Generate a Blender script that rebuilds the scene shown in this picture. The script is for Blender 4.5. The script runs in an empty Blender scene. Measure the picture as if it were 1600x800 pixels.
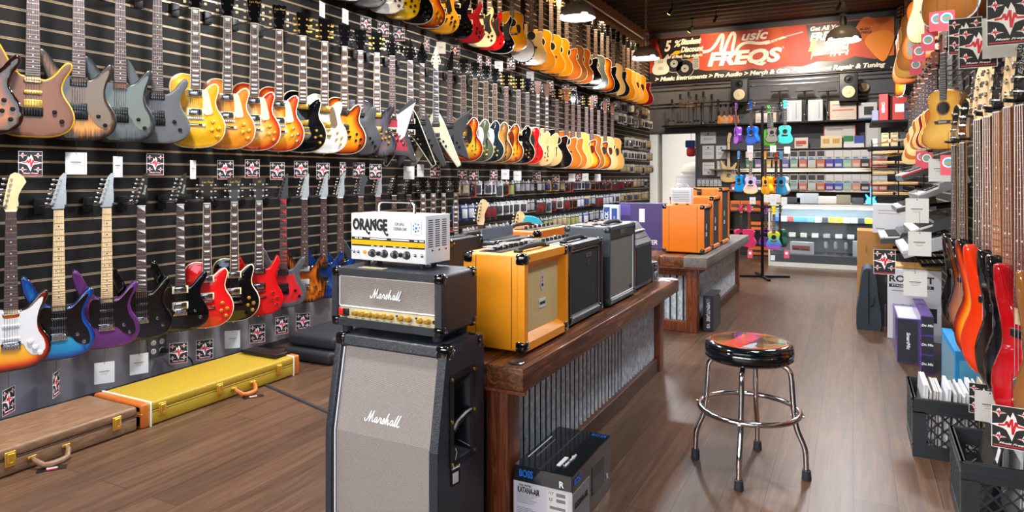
import bpy, bmesh, math, random
from mathutils import Vector, Matrix
random.seed(7)
R = math.radians
PI = math.pi
C = bpy.context.scene.collection
# ---------------------------------------------------------------- camera solve
FPX, VPX, HZ, CAMH = 1045.0, 1333.0, 276.0, 1.27
TH = math.atan((VPX - 800) / FPX)
def ray(px, py=276.0):
    u = (px - 800) / FPX
    return (-math.sin(TH) + u * math.cos(TH), math.cos(TH) + u * math.sin(TH), (HZ - py) / FPX)
def onX(px, x, py=276.0):          # point where the sight line meets the plane X = x
    a = ray(px, py); t = x / a[0]
    return Vector((x, a[1] * t, CAMH + a[2] * t))
def onY(px, y, py=276.0):
    a = ray(px, py); t = y / a[1]
    return Vector((a[0] * t, y, CAMH + a[2] * t))
def onZ(px, py, z=0.0):
    a = ray(px, py); t = (z - CAMH) / a[2]
    return Vector((a[0] * t, a[1] * t, z))

def lin(c):
    c = c / 255.0
    return c / 12.92 if c <= 0.04045 else ((c + 0.055) / 1.055) ** 2.4
def rgb(r, g=None, b=None):
    if g is None:
        h = r.lstrip('#'); r, g, b = int(h[0:2], 16), int(h[2:4], 16), int(h[4:6], 16)
    return (lin(r), lin(g), lin(b), 1.0)

# ---------------------------------------------------------------- materials
MATS = {}
def mat(name, col='#808080', rough=0.5, metal=0.0, coat=0.0, emit=None, es=0.0, spec=0.5, alpha=None, trans=0.0):
    if name in MATS: return MATS[name]
    m = bpy.data.materials.new(name); m.use_nodes = True
    b = m.node_tree.nodes['Principled BSDF']
    b.inputs['Base Color'].default_value = rgb(col) if isinstance(col, str) else col
    b.inputs['Roughness'].default_value = rough
    b.inputs['Metallic'].default_value = metal
    b.inputs['Coat Weight'].default_value = coat
    b.inputs['Coat Roughness'].default_value = 0.04
    b.inputs['Specular IOR Level'].default_value = spec
    if trans: b.inputs['Transmission Weight'].default_value = trans
    if emit:
        b.inputs['Emission Color'].default_value = rgb(emit); b.inputs['Emission Strength'].default_value = es
    MATS[name] = m
    return m
def nodes_of(m): return m.node_tree.nodes, m.node_tree.links, m.node_tree.nodes['Principled BSDF']
def ramp(nt, stops, interp='LINEAR'):
    r = nt.nodes.new('ShaderNodeValToRGB'); cr = r.color_ramp; cr.interpolation = interp
    while len(cr.elements) > 1: cr.elements.remove(cr.elements[-1])
    for i, (p, c) in enumerate(stops):
        e = cr.elements[0] if i == 0 else cr.elements.new(p)
        e.position = p; e.color = rgb(c) if isinstance(c, str) else c
    return r
def mapping(nt, scale=(1, 1, 1), rot=(0, 0, 0), coord='Object'):
    tc = nt.nodes.new('ShaderNodeTexCoord'); mp = nt.nodes.new('ShaderNodeMapping')
    mp.inputs['Scale'].default_value = scale; mp.inputs['Rotation'].default_value = rot
    nt.links.new(tc.outputs[coord], mp.inputs['Vector']); return mp
def noise(nt, vec, scale=5, detail=3, rough=0.5, dist=0.0):
    n = nt.nodes.new('ShaderNodeTexNoise'); n.inputs['Scale'].default_value = scale
    n.inputs['Detail'].default_value = detail; n.inputs['Roughness'].default_value = rough
    n.inputs['Distortion'].default_value = dist
    nt.links.new(vec.outputs[0], n.inputs['Vector']); return n
def bump(nt, src, strength, dist=0.002):
    b = nt.nodes.new('ShaderNodeBump'); b.inputs['Strength'].default_value = strength; b.inputs['Distance'].default_value = dist
    nt.links.new(src, b.inputs['Height']); nt.links.new(b.outputs[0], nt.nodes['Principled BSDF'].inputs['Normal'])
def wood(name, dark, light, scale=(6, 6, 0.6), rough=0.4, coat=0.0, bands=9, bmp=0.0, dist=3.0, mid=None):
    """grain that runs along local Z by default (scale small along the grain)"""
    if name in MATS: return MATS[name]
    m = mat(name, light, rough, coat=coat); nt = m.node_tree
    mp = mapping(nt, scale); n = noise(nt, mp, bands, 4, 0.6, dist)
    st = [(0.3, dark), (0.7, light)] if mid is None else [(0.28, dark), (0.5, mid), (0.72, light)]
    r = ramp(nt, st); nt.links.new(n.outputs['Fac'], r.inputs[0])
    nt.links.new(r.outputs[0], nt.nodes['Principled BSDF'].inputs['Base Color'])
    if bmp: bump(nt, n.outputs['Fac'], bmp)
    return m
def tolex(name, col, col2=None, rough=0.45, scale=260, strength=0.6):
    if name in MATS: return MATS[name]
    m = mat(name, col, rough); nt = m.node_tree
    mp = mapping(nt); n = noise(nt, mp, scale, 3, 0.6)
    bump(nt, n.outputs['Fac'], strength, 0.0015)
    if col2:
        r = ramp(nt, [(0.4, col), (0.62, col2)]); nt.links.new(n.outputs['Fac'], r.inputs[0])
        nt.links.new(r.outputs[0], nt.nodes['Principled BSDF'].inputs['Base Color'])
    return m
def weave(name, a, b, scale=500, rough=0.8, z_stretch=1.0):
    if name in MATS: return MATS[name]
    m = mat(name, a, rough); nt = m.node_tree
    mp = mapping(nt, (1, 1, z_stretch))
    w = nt.nodes.new('ShaderNodeTexWave'); w.bands_direction = 'Z'; w.inputs['Scale'].default_value = scale / 6
    w.inputs['Distortion'].default_value = 2.5; w.inputs['Detail'].default_value = 2; w.inputs['Detail Scale'].default_value = 8
    nt.links.new(mp.outputs[0], w.inputs['Vector'])
    n = noise(nt, mp, scale, 2); mx = nt.nodes.new('ShaderNodeMath'); mx.operation = 'MULTIPLY'
    nt.links.new(w.outputs['Fac'], mx.inputs[0]); nt.links.new(n.outputs['Fac'], mx.inputs[1])
    r = ramp(nt, [(0.1, b), (0.5, a)]); nt.links.new(mx.outputs[0], r.inputs[0])
    nt.links.new(r.outputs[0], nt.nodes['Principled BSDF'].inputs['Base Color'])
    bump(nt, mx.outputs[0], 0.3, 0.001)
    return m
def burst(name, stops, rough=0.12, coat=1.0, figure=0.0, grain=None, metal=0.0):
    """a guitar finish sprayed from the rim to the middle: the mesh carries 'burst' = 0 at the rim, 1 in the middle"""
    if name in MATS: return MATS[name]
    m = mat(name, '#808080', rough, coat=coat, metal=metal); nt = m.node_tree
    at = nt.nodes.new('ShaderNodeAttribute'); at.attribute_name = 'burst'
    src = at.outputs['Fac']
    if figure or grain:
        mp = mapping(nt, (30, 5, 3) if figure else (60, 6, 2)); n = noise(nt, mp, 2.0 if figure else 3.0, 5, 0.6, 1.5)
        ma = nt.nodes.new('ShaderNodeMath'); ma.operation = 'MULTIPLY_ADD'
        nt.links.new(n.outputs['Fac'], ma.inputs[0]); ma.inputs[1].default_value = figure or grain
        sb = nt.nodes.new('ShaderNodeMath'); sb.operation = 'SUBTRACT'; sb.inputs[1].default_value = (figure or grain) * 0.5
        nt.links.new(src, sb.inputs[0]); nt.links.new(sb.outputs[0], ma.inputs[2]); src = ma.outputs[0]
    r = ramp(nt, stops); nt.links.new(src, r.inputs[0])
    nt.links.new(r.outputs[0], nt.nodes['Principled BSDF'].inputs['Base Color'])
    return m

chrome = mat('chrome', '#d8d8dc', 0.12, 1.0)
steel = mat('brushed_steel', '#a8a8ac', 0.35, 1.0)
gold = mat('gold_plating', '#f0c050', 0.28, .85)
blackp = mat('black_plastic', '#141416', 0.35)
blackg = mat('black_gloss', '#0a0a0c', 0.08, coat=1.0)
blackmetal = mat('black_metal', '#1a1a1c', 0.4, 0.6)
whitep = mat('white_plastic', '#dad7d6', 0.35)
creamp = mat('cream_plastic', '#e9dcb4', 0.35)
cardwhite = mat('card_white', '#d2d1cf', 0.7)
ink = mat('black_ink', '#18181a', 0.6)
redink = mat('red_ink', '#d8202c', 0.5)
whiteink = mat('white_ink', '#f0f0f0', 0.5)
pinkcard = mat('pink_card', '#e2566a', 0.6)
rubber = mat('rubber', '#1b1c20', 0.7)
hole = mat('dark_hole', '#050404', 0.9)

# ---------------------------------------------------------------- objects
def tag(o, label=None, cat=None, group=None, kind=None):
    if label: o['label'] = label
    if cat: o['category'] = cat
    if group: o['group'] = group
    if kind: o['kind'] = kind
    return o
def empty(name, loc=(0, 0, 0), rz=0.0, label=None, cat=None, group=None, rx=0.0, ry=0.0):
    o = bpy.data.objects.new(name, None); C.objects.link(o)
    o.empty_display_size = 0.05
    o.location = loc; o.rotation_euler = (rx, ry, rz)
    return tag(o, label, cat, group)
def inst(name, me, parent=None, loc=(0, 0, 0), rot=(0, 0, 0), mats=None, scale=None):
    o = bpy.data.objects.new(name, me); C.objects.link(o)
    o.location = loc; o.rotation_euler = rot
    if scale: o.scale = scale
    if parent: o.parent = parent
    if mats:
        for i, m in enumerate(mats):
            if i < len(o.material_slots) and m is not None:
                o.material_slots[i].link = 'OBJECT'; o.material_slots[i].material = m
    return o

class MB:
    def __init__(s): s.v = []; s.f = []; s.mi = []; s.b = []
    def add(s, vs, fs, mi=0, M=None, burst=None):
        o = len(s.v)
        for i, v in enumerate(vs):
            v = Vector(v)
            if M is not None: v = M @ v
            s.v.append(v); s.b.append(burst[i] if burst else 0.0)
        for f in fs: s.f.append([o + i for i in f]); s.mi.append(mi)
        return s
    def box(s, c, d, mi=0, M=None, taper=1.0):
        x, y, z = d[0] / 2, d[1] / 2, d[2] / 2; cx, cy, cz = c
        vs = []
        for sz in (-1, 1):
            k = taper if sz > 0 else 1.0
            for sx, sy in ((-1, -1), (1, -1), (1, 1), (-1, 1)): vs.append((cx + sx * x * k, cy + sy * y * k, cz + sz * z))
        return s.add(vs, [(3, 2, 1, 0), (4, 5, 6, 7), (0, 1, 5, 4), (1, 2, 6, 5), (2, 3, 7, 6), (3, 0, 4, 7)], mi, M)
    def b2(s, a, b, mi=0, M=None):
        return s.box([(a[i] + b[i]) / 2 for i in range(3)], [abs(b[i] - a[i]) for i in range(3)], mi, M)
    def rbox(s, c, d, r, mi=0, M=None, seg=3):
        bm = bmesh.new(); bmesh.ops.create_cube(bm, size=1.0)
        bmesh.ops.scale(bm, vec=d, verts=bm.verts)
        bmesh.ops.bevel(bm, geom=bm.edges[:], offset=min(r, min(d) * 0.49), segments=seg, profile=0.5, affect='EDGES')
        bm.verts.index_update()
        vs = [v.co + Vector(c) for v in bm.verts]; fs = [[v.index for v in f.verts] for f in bm.faces]; bm.free()
        return s.add(vs, fs, mi, M)
    def cyl(s, a, b, r, r2=None, n=16, mi=0, caps=True, M=None):
        a = Vector(a); b = Vector(b); r2 = r if r2 is None else r2
        ax = (b - a).normalized(); t = Vector((1, 0, 0)) if abs(ax.x) < 0.9 else Vector((0, 1, 0))
        u = ax.cross(t).normalized(); w = ax.cross(u)
        vs = [a + (u * math.cos(k * 2 * PI / n) + w * math.sin(k * 2 * PI / n)) * r for k in range(n)]
        vs += [b + (u * math.cos(k * 2 * PI / n) + w * math.sin(k * 2 * PI / n)) * r2 for k in range(n)]
        fs = [(k, (k + 1) % n, n + (k + 1) % n, n + k) for k in range(n)]
        if caps: fs += [tuple(reversed(range(n))), tuple(range(n, 2 * n))]
        return s.add(vs, fs, mi, M)
    def tube(s, pts, r, n=8, mi=0, closed=False, caps=True, M=None):
        pts = [Vector(p) for p in pts]; N = len(pts); rs = r if isinstance(r, (list, tuple)) else [r] * N
        vs = []; prev = None
        for i, p in enumerate(pts):
            if closed: t = (pts[(i + 1) % N] - pts[i - 1])
            else: t = pts[min(i + 1, N - 1)] - pts[max(i - 1, 0)]
            t.normalize()
            if prev is None:
                h = Vector((0, 0, 1)) if abs(t.z) < 0.9 else Vector((1, 0, 0)); u = t.cross(h).normalized()
            else:
                u = (prev - t * prev.dot(t)).normalized()
            prev = u; w = t.cross(u)
            for k in range(n): vs.append(p + (u * math.cos(k * 2 * PI / n) + w * math.sin(k * 2 * PI / n)) * rs[i])
        fs = []
        for i in range(N if closed else N - 1):
            j = (i + 1) % N
            for k in range(n): fs.append((i * n + k, i * n + (k + 1) % n, j * n + (k + 1) % n, j * n + k))
        if caps and not closed: fs += [tuple(reversed(range(n))), tuple(range((N - 1) * n, N * n))]
        return s.add(vs, fs, mi, M)
    def lathe(s, prof, n=32, mi=0, M=None, close=False):
        """prof: (radius, z) from bottom to top around local Z"""
        vs = []
        for (r, z) in prof:
            for k in range(n): a = k * 2 * PI / n; vs.append((r * math.cos(a), r * math.sin(a), z))
        fs = []
        for i in range(len(prof) - 1):
            for k in range(n): fs.append((i * n + k, i * n + (k + 1) % n, (i + 1) * n + (k + 1) % n, (i + 1) * n + k))
        if prof[0][0] > 1e-6: fs.append(tuple(reversed(range(n))))
        if prof[-1][0] > 1e-6: fs.append(tuple(range((len(prof) - 1) * n, len(prof) * n)))
        return s.add(vs, fs, mi, M)
    def prism(s, pts, y0, y1, mi=0, M=None, side=None):
        """outline in x,z, extruded along y from y0 (front) to y1"""
        n = len(pts); ar = sum(pts[i][0] * pts[(i + 1) % n][1] - pts[(i + 1) % n][0] * pts[i][1] for i in range(n))
        if ar < 0: pts = pts[::-1]
        vs = [(p[0], y0, p[1]) for p in pts] + [(p[0], y1, p[1]) for p in pts]
        s.add(vs, [tuple(range(n)), tuple(reversed(range(n, 2 * n)))], mi, M)
        s.add(vs, [((k + 1) % n, k, n + k, n + (k + 1) % n) for k in range(n)], mi if side is None else side, M)
        return s
    def mesh(s, name, mats, smooth=35):
        me = bpy.data.meshes.new(name)
        me.from_pydata([tuple(v) for v in s.v], [], s.f)
        for m in (mats if isinstance(mats, (list, tuple)) else [mats]): me.materials.append(m)
        for p, i in zip(me.polygons, s.mi): p.material_index = i
        if any(s.b):
            a = me.attributes.new('burst', 'FLOAT', 'POINT')
            for i, x in enumerate(s.b): a.data[i].value = x
        me.validate(); me.update()
        if smooth:
            for p in me.polygons: p.use_smooth = True
            me.set_sharp_from_angle(angle=R(smooth))
        return me
    def build(s, name, mats, parent=None, loc=(0, 0, 0), rot=(0, 0, 0), smooth=35):
        return inst(name, s.mesh(name, mats, smooth), parent, loc, rot)

def catmull(pts, sub=4, closed=True):
    out = []; n = len(pts)
    for i in range(n if closed else n - 1):
        p0, p1, p2, p3 = pts[(i - 1) % n] if closed or i > 0 else pts[0], pts[i], pts[(i + 1) % n], pts[(i + 2) % n] if closed or i + 2 < n else pts[-1]
        for k in range(sub):
            t = k / sub
            out.append(tuple(0.5 * ((2 * p1[j]) + (-p0[j] + p2[j]) * t + (2 * p0[j] - 5 * p1[j] + 4 * p2[j] - p3[j]) * t * t + (-p0[j] + 3 * p1[j] - 3 * p2[j] + p3[j]) * t ** 3) for j in range(len(p1))))
    if not closed: out.append(tuple(pts[-1]))
    return out
def circle(cx, cz, r, n=24, rz=None):
    rz = rz or r
    return [(cx + r * math.cos(2 * PI * k / n), cz + rz * math.sin(2 * PI * k / n)) for k in range(n)]

# text turned into a mesh: lies in local X (reading) / Z (up), faces -Y
_TXT = {}
def text_mesh(txt, size, extrude=0.0006, shear=0.0, offset=0.0, align='CENTER', space=1.0):
    key = (txt, size, extrude, shear, offset, align, space)
    if key in _TXT: return _TXT[key]
    cu = bpy.data.curves.new('lettering', 'FONT'); cu.body = txt; cu.size = size; cu.extrude = extrude
    cu.shear = shear; cu.offset = offset; cu.align_x = align; cu.align_y = 'CENTER'; cu.resolution_u = 3; cu.space_character = space
    o = bpy.data.objects.new('lettering', cu); C.objects.link(o)
    dg = bpy.context.evaluated_depsgraph_get(); me = bpy.data.meshes.new_from_object(o.evaluated_get(dg))
    C.objects.unlink(o); bpy.data.objects.remove(o)
    me.transform(Matrix.Rotation(PI / 2, 4, 'X'))
    _TXT[key] = me
    return me
def text(txt, size, m, parent, loc, rot=(0, 0, 0), name='lettering', width=None, **k):
    me = text_mesh(txt, size, **k).copy()
    if width and me.vertices:
        xs = [v.co.x for v in me.vertices]; w = max(xs) - min(xs)
        if w > 0: me.transform(Matrix.Diagonal((width / w, 1, 1, 1)))
    me.materials.clear(); me.materials.append(m)
    return inst(name, me, parent, loc, rot)
WORLD_S=0.8; PEND_E=85; SPOT_E=170
# ================================================================ GUITARS
def mir(half):   # half outline: right side from the bottom centre to the top; mirrored to the left
    return list(half) + [(-x, z) for x, z in reversed(half) if x > 1e-6]
O = {}
O['lp'] = [(0,0),(.085,.010),(.145,.055),(.165,.125),(.150,.185),(.121,.235),(.113,.275),(.122,.315),(.128,.355),(.112,.380),(.082,.372),(.052,.345),(.036,.335),(.029,.352),(.028,.415),(-.028,.425),(-.075,.428),(-.118,.402),(-.134,.350),(-.123,.29),(-.112,.255),(-.122,.215),(-.150,.170),(-.165,.12),(-.145,.055),(-.085,.01)]
O['strat'] = [(0,0),(.08,.006),(.138,.038),(.161,.09),(.152,.145),(.124,.195),(.112,.24),(.120,.285),(.138,.325),(.149,.358),(.143,.380),(.124,.380),(.100,.350),(.07,.312),(.045,.296),(.030,.298),(.0,.303),(-.030,.305),(-.052,.315),(-.082,.348),(-.104,.385),(-.128,.420),(-.148,.430),(-.160,.415),(-.156,.375),(-.134,.31),(-.118,.26),(-.117,.215),(-.138,.165),(-.158,.105),(-.140,.04),(-.08,.004)]
O['super'] = [(0,.0),(.078,.003),(.138,.032),(.162,.085),(.152,.14),(.124,.19),(.113,.232),(.124,.272),(.142,.305),(.153,.333),(.149,.352),(.132,.357),(.110,.335),(.080,.292),(.050,.270),(.030,.271),(.0,.277),(-.030,.282),(-.052,.292),(-.082,.338),(-.108,.395),(-.130,.432),(-.148,.440),(-.158,.422),(-.150,.365),(-.128,.30),(-.112,.25),(-.113,.21),(-.136,.162),(-.160,.10),(-.142,.04),(-.08,.006)]
O['sg'] = mir([(0,0),(.09,.008),(.148,.05),(.166,.12),(.142,.18),(.117,.225),(.113,.27),(.128,.315),(.142,.36),(.135,.405),(.118,.418),(.100,.38),(.068,.335),(.034,.325)])
O['es'] = mir([(0,0),(.11,.01),(.175,.055),(.198,.13),(.178,.195),(.147,.24),(.138,.285),(.152,.335),(.152,.385),(.125,.425),(.088,.425),(.055,.385),(.034,.365)])
O['jazz'] = [(0,0),(.11,.01),(.175,.055),(.198,.13),(.178,.195),(.147,.24),(.138,.285),(.148,.335),(.150,.385),(.125,.410),(.088,.395),(.055,.365),(.034,.36),(.029,.385),(.028,.455),(-.028,.465),(-.08,.46),(-.13,.425),(-.150,.37),(-.142,.30),(-.137,.27),(-.150,.235),(-.180,.19),(-.198,.13),(-.175,.055),(-.11,.01)]
O['dread'] = mir([(0,0),(.10,.004),(.168,.035),(.196,.10),(.188,.17),(.156,.24),(.141,.285),(.140,.34),(.148,.40),(.140,.455),(.10,.488),(.04,.498)])
O['cutaway'] = [(0,0),(.10,.004),(.168,.035),(.200,.105),(.188,.17),(.150,.235),(.132,.28),(.138,.33),(.148,.375),(.135,.41),(.095,.41),(.055,.395),(.034,.40),(.029,.43),(.028,.485),(-.028,.495),(-.10,.485),(-.138,.445),(-.145,.39),(-.135,.33),(-.132,.28),(-.150,.235),(-.188,.17),(-.200,.105),(-.168,.035),(-.10,.004)]
O['classical'] = mir([(0,0),(.10,.006),(.160,.04),(.184,.10),(.174,.165),(.138,.225),(.120,.275),(.126,.33),(.141,.39),(.132,.44),(.095,.475),(.04,.486)])
O['firebird'] = [(0,0),(.07,-.005),(.135,.03),(.158,.09),(.135,.155),(.098,.20),(.092,.25),(.108,.30),(.135,.345),(.140,.385),(.115,.395),(.07,.36),(.036,.345),(.03,.37),(-.03,.40),(-.05,.42),(-.105,.435),(-.140,.41),(-.145,.35),(-.115,.29),(-.10,.24),(-.115,.19),(-.165,.15),(-.175,.09),(-.145,.04),(-.08,.01)]
O['explorer'] = [(-.04,.36),(-.17,.385),(-.205,.35),(-.13,.20),(-.21,.06),(-.16,.02),(.15,.0),(.215,-.055),(.245,-.03),(.15,.20),(.235,.46),(.205,.475),(.04,.345)]
O['explorer'] = [(x * .82, z) for x, z in O['explorer']]
O['vee'] = [(-.032,.40),(-.07,.33),(-.225,-.06),(-.19,-.085),(-.03,.15),(0,.165),(.03,.15),(.19,-.085),(.225,-.06),(.07,.33),(.032,.40)]
O['star'] = [(-.03,.37),(-.16,.44),(-.11,.23),(-.20,.0),(-.02,.07),(.19,-.01),(.12,.21),(.21,.47),(.03,.34)]
O['bass'] = [(0,0),(.075,.0),(.135,.035),(.165,.095),(.158,.155),(.128,.205),(.108,.25),(.108,.30),(.124,.345),(.142,.385),(.140,.41),(.115,.405),(.075,.365),(.046,.345),(.032,.36),(-.03,.37),(-.052,.375),(-.085,.42),(-.115,.485),(-.140,.515),(-.160,.50),(-.155,.43),(-.130,.35),(-.116,.30),(-.118,.255),(-.148,.20),(-.172,.14),(-.160,.065),(-.11,.02),(-.05,.005)]
O['uke'] = mir([(0,0),(.045,.003),(.083,.022),(.098,.058),(.088,.095),(.070,.128),(.066,.150),(.074,.182),(.076,.212),(.058,.235),(.025,.243)])
# kind: outline, sharp?, thickness, arch, nut height, scale length, frets, centre of the sprayed burst, head, inlay
K = {
 'lp':       dict(o='lp', th=.048, arch=.012, L=.80, sc=.628, fr=22, head='openbook', inlay='trap', c=(.12,.29)),
 'lpcustom': dict(o='lp', th=.048, arch=.012, L=.80, sc=.628, fr=22, head='openbook', inlay='block', c=(.12,.29)),
 'strat':    dict(o='strat', th=.042, arch=.0, L=.775, sc=.648, fr=22, head='strat', inlay='dot', c=(.12,.27)),
 'super':    dict(o='super', th=.040, arch=.0, L=.771, sc=.648, fr=24, head='pointy', inlay='dot', c=(.12,.26)),
 'supershark': dict(o='super', th=.040, arch=.0, L=.771, sc=.648, fr=24, head='pointy', inlay='shark', c=(.12,.26)),
 'sg':       dict(o='sg', th=.036, arch=.0, L=.80, sc=.628, fr=22, head='openbook', inlay='trap', c=(.12,.28)),
 'es':       dict(o='es', th=.045, arch=.012, L=.82, sc=.628, fr=22, head='openbook', inlay='dot', c=(.13,.28)),
 'jazz':     dict(o='jazz', th=.075, arch=.012, L=.84, sc=.628, fr=20, head='openbook', inlay='block', c=(.13,.30)),
 'dread':    dict(o='dread', th=.105, arch=.0, L=.86, sc=.645, fr=20, head='paddle', inlay='dot', c=(.11,.34), ac=1),
 'cutaway':  dict(o='cutaway', th=.095, arch=.0, L=.86, sc=.645, fr=20, head='paddle', inlay='dot', c=(.11,.34), ac=1),
 'classical': dict(o='classical', th=.09, arch=.0, L=.85, sc=.645, fr=19, head='paddle', inlay='none', c=(.11,.34), ac=1),
 'firebird': dict(o='firebird', th=.042, arch=.0, L=.80, sc=.628, fr=22, head='openbook', inlay='block', c=(.12,.28)),
 'explorer': dict(o='explorer', sharp=1, th=.042, arch=.0, L=.80, sc=.628, fr=22, head='arrow', inlay='dot', c=(.19,.21)),
 'vee':      dict(o='vee', sharp=1, th=.042, arch=.0, L=.80, sc=.628, fr=24, head='arrow', inlay='shark', c=(.27,.29)),
 'star':     dict(o='star', sharp=1, th=.042, arch=.0, L=.80, sc=.628, fr=24, head='pointy', inlay='dot', c=(.19,.21)),
 'bass':     dict(o='bass', th=.042, arch=.0, L=1.02, sc=.864, fr=22, head='bass', inlay='dot', c=(.13,.28)),
 'uke':      dict(o='uke', th=.062, arch=.0, L=.47, sc=.350, fr=15, head='uke', inlay='dot', c=(.07,.16), ac=1),
 'parlour':  dict(o='classical', th=.09, arch=.0, L=.78, sc=.560, fr=19, head='paddle', inlay='none', c=(.11,.34), ac=1),
}
_G = {}
def body_mesh(kind):
    if ('b', kind) in _G: return _G[('b', kind)]
    k = K[kind]; pts = O[k['o']]
    if k.get('sharp'):
        n0 = len(pts); q = []
        for i in range(n0):
            a = Vector(pts[i - 1]); b = Vector(pts[i]); c = Vector(pts[(i + 1) % n0])
            q += [tuple(b + (a - b).normalized() * .012), tuple(b + (a - b).normalized() * .002 + (c - b).normalized() * .002), tuple(b + (c - b).normalized() * .012)]
        q2 = []
        for i in range(len(q)):
            a = q[i]; b = q[(i + 1) % len(q)]; q2.append(a)
            if (Vector(a) - Vector(b)).length > .05: q2 += [tuple(Vector(a).lerp(Vector(b), t)) for t in (.25, .5, .75)]
        pts = q2
    else: pts = catmull(pts, 3)
    th = k['th']; arch = k['arch']; n = len(pts); m = MB()
    from mathutils.geometry import delaunay_2d_cdt
    ar = sum(pts[i][0] * pts[(i + 1) % n][1] - pts[(i + 1) % n][0] * pts[i][1] for i in range(n))
    if ar < 0: pts = pts[::-1]
    P2 = [Vector(p) for p in pts]
    def inset(d):
        out = []
        for i in range(n):
            a = (P2[i] - P2[i - 1]).normalized(); c = (P2[(i + 1) % n] - P2[i]).normalized()
            na = Vector((-a.y, a.x)); nc = Vector((-c.y, c.x)); nn_ = (na + nc)
            nn_ = nn_.normalized() if nn_.length > .2 else na
            out.append(P2[i] + nn_ * d / max(.6, nn_.dot(na)))
        return out
    e = .004 if k.get('ac') else .007
    rb, rc = inset(.0028), inset(.0065)
    def dist(p):
        best = 9
        for i in range(n):
            a = P2[i]; ab = P2[(i + 1) % n] - a; t = max(0, min(1, (p - a).dot(ab) / max(ab.length_squared, 1e-12))); best = min(best, (p - a - ab * t).length)
        return best
    def inside(p, poly):
        c = False
        for i in range(len(poly)):
            a = poly[i - 1]; b_ = poly[i]
            if (a.y > p.y) != (b_.y > p.y) and p.x < (b_.x - a.x) * (p.y - a.y) / (b_.y - a.y) + a.x: c = not c
        return c
    W = .12 if k['o'] != 'uke' else .06; gs_ = .014 if k['o'] != 'uke' else .012
    cand = []; xs_ = [p.x for p in P2]; zs_ = [p.y for p in P2]; gx = min(xs_)
    while gx < max(xs_):
        gz = min(zs_)
        while gz < max(zs_):
            p = Vector((gx, gz))
            if inside(p, P2) and dist(p) > .0065 + gs_ * .5: cand.append(p)
            gz += gs_
        gx += gs_
    vin = list(rc) + cand
    vo, eo, fo, _, _, _ = delaunay_2d_cdt(vin, [], [list(range(n))], 1, 1e-6)
    def hgt(dd): t = min(1, dd / .09); return arch * (t * t * (3 - 2 * t))
    vs = [(p.x, -th / 2 + e, p.y) for p in P2] + [(p.x, -th / 2 + e * .25, p.y) for p in rb]; bs = [.001] * (2 * n)
    o = len(vs)
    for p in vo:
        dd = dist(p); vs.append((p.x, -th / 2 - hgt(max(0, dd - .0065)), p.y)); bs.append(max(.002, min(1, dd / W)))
    near = {}
    def key2(p): return (round(p.x, 5), round(p.y, 5))
    for i, p in enumerate(vo): near[key2(p)] = i
    ci = [near.get(key2(p)) for p in rc]
    if any(c is None for c in ci): ci = [c if c is not None else min(range(len(vo)), key=lambda q: (vo[q] - rc[j]).length) for j, c in enumerate(ci)]
    fs = []; mi = []
    for f in fo: fs.append([o + q for q in f]); mi.append(0)
    for j in range(n):
        k2 = (j + 1) % n
        fs.append([j, k2, n + k2, n + j]); mi.append(1)
        if ci[j] != ci[k2]: fs.append([n + j, n + k2, o + ci[k2], o + ci[j]]); mi.append(1)
    ob = len(vs); vs += [(p.x, th / 2 - e, p.y) for p in P2] + [(p.x, th / 2, p.y) for p in rb]; bs += [.001] * (2 * n)
    for j in range(n):
        k2 = (j + 1) % n
        fs.append([j, ob + j, ob + k2, k2]); mi.append(2)
        fs.append([ob + j, ob + n + j, ob + n + k2, ob + k2]); mi.append(2)
    fs.append([ob + n + j for j in reversed(range(n))]); mi.append(2)
    m.v = [Vector(v) for v in vs]; m.f = fs; m.mi = mi; m.b = bs
    me = m.mesh('body', [blackp, creamp, blackp], 40)
    bm = bmesh.new(); bm.from_mesh(me); bmesh.ops.recalc_face_normals(bm, faces=bm.faces); bm.to_mesh(me); bm.free()
    me.set_sharp_from_angle(angle=R(40))
    _G[('b', kind)] = me; return me
def geo(k):
    yf = -k['th'] / 2 - k['arch']; top = yf - (.006 if k.get('ac') else .015)
    zend = k['L'] - k['sc'] * (1 - 2 ** (-k['fr'] / 12)) - .006
    return yf, top, zend
def neckw(k):
    if k['o'] == 'bass': return .040, .060
    if k['o'] == 'uke': return .035, .044
    if k['head'] == 'paddle': return .047, .058
    return .043, .056
def neck_mesh(kind):
    key = ('n', kind)
    if key in _G: return _G[key]
    k = K[kind]; yf, top, ze = geo(k); w0, w1 = neckw(k); L = k['L']; m = MB()
    bodytop = max(p[1] for p in O[k['o']] if abs(p[0]) < .05); zb = min(bodytop - .03, L - .2)
    prof = [(-1, 0), (-.92, .4), (-.6, .8), (0, 1), (.6, .8), (.92, .4), (1, 0)]
    rings = []
    for z, w, d in ((zb, w1, .024), (bodytop + .02, w1 * .98, .02), (L - .03, w0 * 1.02, .015), (L, w0, .014)):
        rings.append([(a * w / 2, top + .006 + b * d, z) for a, b in prof])
    n = len(prof); vs = [p for r in rings for p in r]; fs = []
    for r in range(3):
        for j in range(n): fs.append((r * n + j, r * n + (j + 1) % n, (r + 1) * n + (j + 1) % n, (r + 1) * n + j))
    fs += [tuple(reversed(range(n))), tuple(range(3 * n, 4 * n))]
    m.add(vs, fs)
    _G[key] = m.mesh('neck', [blackp]); return _G[key]
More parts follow.
